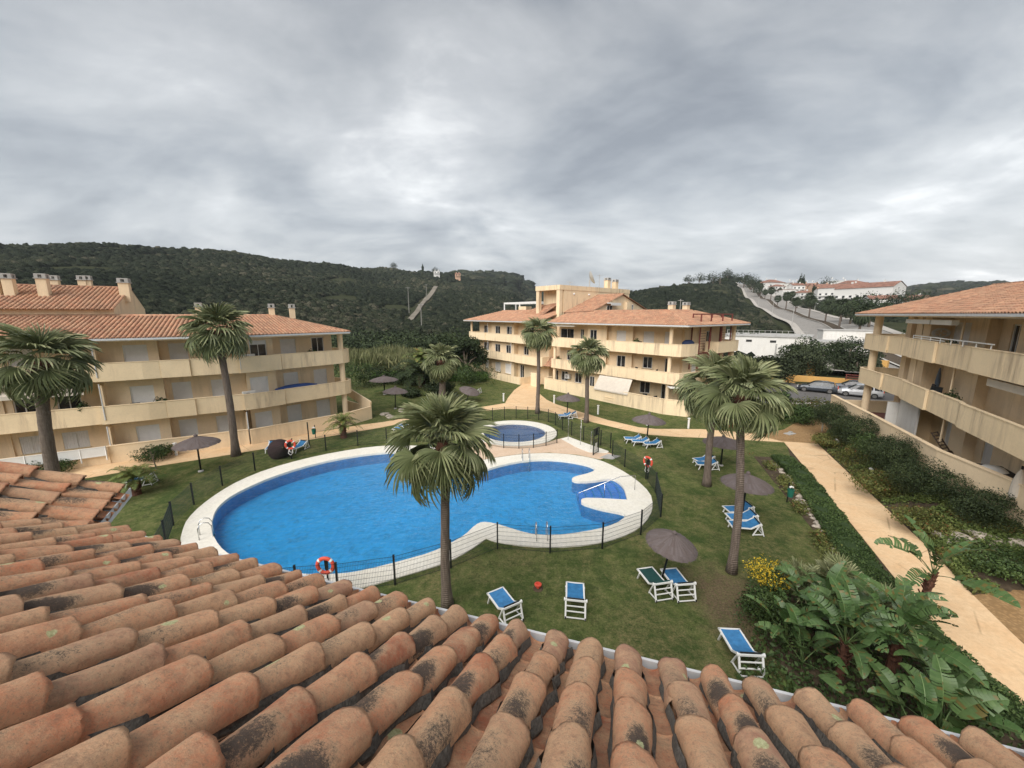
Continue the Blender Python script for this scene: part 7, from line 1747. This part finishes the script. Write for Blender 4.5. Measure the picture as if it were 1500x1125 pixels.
# reed field
n = 30000; X = -45+52*g.random(n); Yy = 62+27*g.random(n); k = (np.sin(X*.35)+np.sin(Yy*.5+X*.2) > -1.3) & (Yy > 66+.25*np.abs(X+18)) & ~((X > -8) & (Yy < 78)); X,Yy = X[k],Yy[k]; n = len(X)
h = (1.7+1.5*g.random(n))*(1+.25*np.sin(X*.4)*np.sin(Yy*.3)); an = g.random(n)*6.28; w = .05+.05*g.random(n); lx,ly = g.normal(size=n)*.5,g.normal(size=n)*.5
c,s_ = np.cos(an)*w,np.sin(an)*w
V = np.stack([np.stack([X-c,Yy-s_,0*X],1),np.stack([X+c,Yy+s_,0*X],1),np.stack([X+lx*.5+c*1.3,Yy+ly*.5+s_*1.3,h*.65],1),np.stack([X+lx,Yy+ly,h],1)],1).reshape(-1,3)
tag(npobj('reeds',V,np.arange(4*n).reshape(n,4),M['reed'],np.clip(.45+.25*np.sin(X*.3)*np.sin(Yy*.4)+.2*g.normal(size=n),0,1)),kind='stuff')
cv = [(-22+18*random.random(),58+5*random.random(),.0) for _ in range(5000)]
M['bright'] = leafmat('bright_creeper',(.05,.10,.02),(.10,.20,.035),(.18,.30,.06),.7)
cover('green_creeper',cv,.5,'bright',21,.9)

# ------------------------------------------------------------------ thin air haze
hb = MB(); hb.box((0,0,225), (3960,3960,470)); hm = bpy.data.materials.new('haze'); hm.use_nodes = True; hm.node_tree.nodes.clear()
ho = hm.node_tree.nodes.new('ShaderNodeOutputMaterial'); hv = hm.node_tree.nodes.new('ShaderNodeVolumePrincipled'); hm.node_tree.links.new(hv.outputs[0], ho.inputs['Volume'])
hv.inputs['Color'].default_value = (.86,.92,1,1); hv.inputs['Density'].default_value = .00012
tag(hb.build('haze', hm), kind='stuff')

# ------------------------------------------------------------------ sky and light
w = bpy.data.worlds.new('World'); S.world = w; w.use_nodes = True; nt = w.node_tree; nt.nodes.clear(); k = N(nt)
out = nt.nodes.new('ShaderNodeOutputWorld'); bg = nt.nodes.new('ShaderNodeBackground'); nt.links.new(bg.outputs[0], out.inputs[0])
SUN_EL, SUN_AZ = rad(44), rad(214)      # azimuth clockwise from +Y
sky = k.n('TexSky', sky_type='NISHITA'); sky.sun_disc = False; sky.sun_elevation = SUN_EL; sky.sun_rotation = SUN_AZ; sky.air_density = 1.5; sky.dust_density = 4
d = k.n('TexCoord').outputs['Generated']; sx = k.n('SeparateXYZ'); k.set(sx.inputs[0], d)
zc = k.math('MAXIMUM', sx.outputs[2], .0); den = k.math('ADD', zc, .24)
cx = k.n('CombineXYZ'); k.set(cx.inputs[0], k.math('DIVIDE', sx.outputs[0], den)); k.set(cx.inputs[1], k.math('DIVIDE', sx.outputs[1], den))
q1 = k.mapping(cx.outputs[0], (1.25,1.35,1), (0,0,.55), (3.1,1.7,0))
n1 = k.noise(q1, .95, 8, .54, dist=.5); n2 = k.noise(k.mapping(cx.outputs[0], (1.3,2.3,1), (0,0,.75), (.4,5,0)), 2.2, 9, .66, dist=.35); n3 = k.noise(k.mapping(cx.outputs[0], (.35,.5,1), (0,0,.2), (7.3,2.2,0)), .6, 3, .5)
dens = k.math('ADD', k.math('MULTIPLY', n1, .55), k.math('ADD', k.math('MULTIPLY', n2, .15), k.math('MULTIPLY', n3, .34)))
dens = k.math('ADD', dens, k.math('MULTIPLY_ADD', sx.outputs[0], .045, k.math('MULTIPLY', zc, -.03)))
lum = k.ramp(dens, [(.42,(.50,.54,.60)),(.48,(.69,.735,.79)),(.54,(.93,.965,1.0)),(.585,(1.12,1.15,1.18)),(.63,(1.5,1.52,1.53)),(.68,(1.9,1.92,1.93))])
hor = k.ramp(zc, [(0,1.0),(.07,1.14),(.22,1.05),(.45,.78),(.7,.60),(1,.52)])
cl = k.mix(1, lum, hor, 'MULTIPLY')
SKY_GAIN = 2.45
cl = k.mix(1, cl, (SKY_GAIN,)*3, 'MULTIPLY')
mx = k.mix(.93, sky.outputs[0], cl)
k.set(bg.inputs[0], mx); bg.inputs[1].default_value = .088
sl = bpy.data.lights.new('sun','SUN'); so = bpy.data.objects.new('sun',sl); link(so); sl.energy = 1.5; sl.angle = rad(60); sl.color = (1,.965,.92)
dv = Vector((math.sin(SUN_AZ)*math.cos(SUN_EL), math.cos(SUN_AZ)*math.cos(SUN_EL), math.sin(SUN_EL))); so.rotation_euler = dv.to_track_quat('Z','Y').to_euler(); so.location = dv*100
S.view_settings.view_transform = 'Standard'; S.view_settings.look = 'None'; S.view_settings.gamma = 1; S.view_settings.exposure = 1.72
S.cycles.max_bounces = 6; S.cycles.diffuse_bounces = 4; S.cycles.glossy_bounces = 3; S.cycles.transparent_max_bounces = 8
S.cycles.use_denoising = True
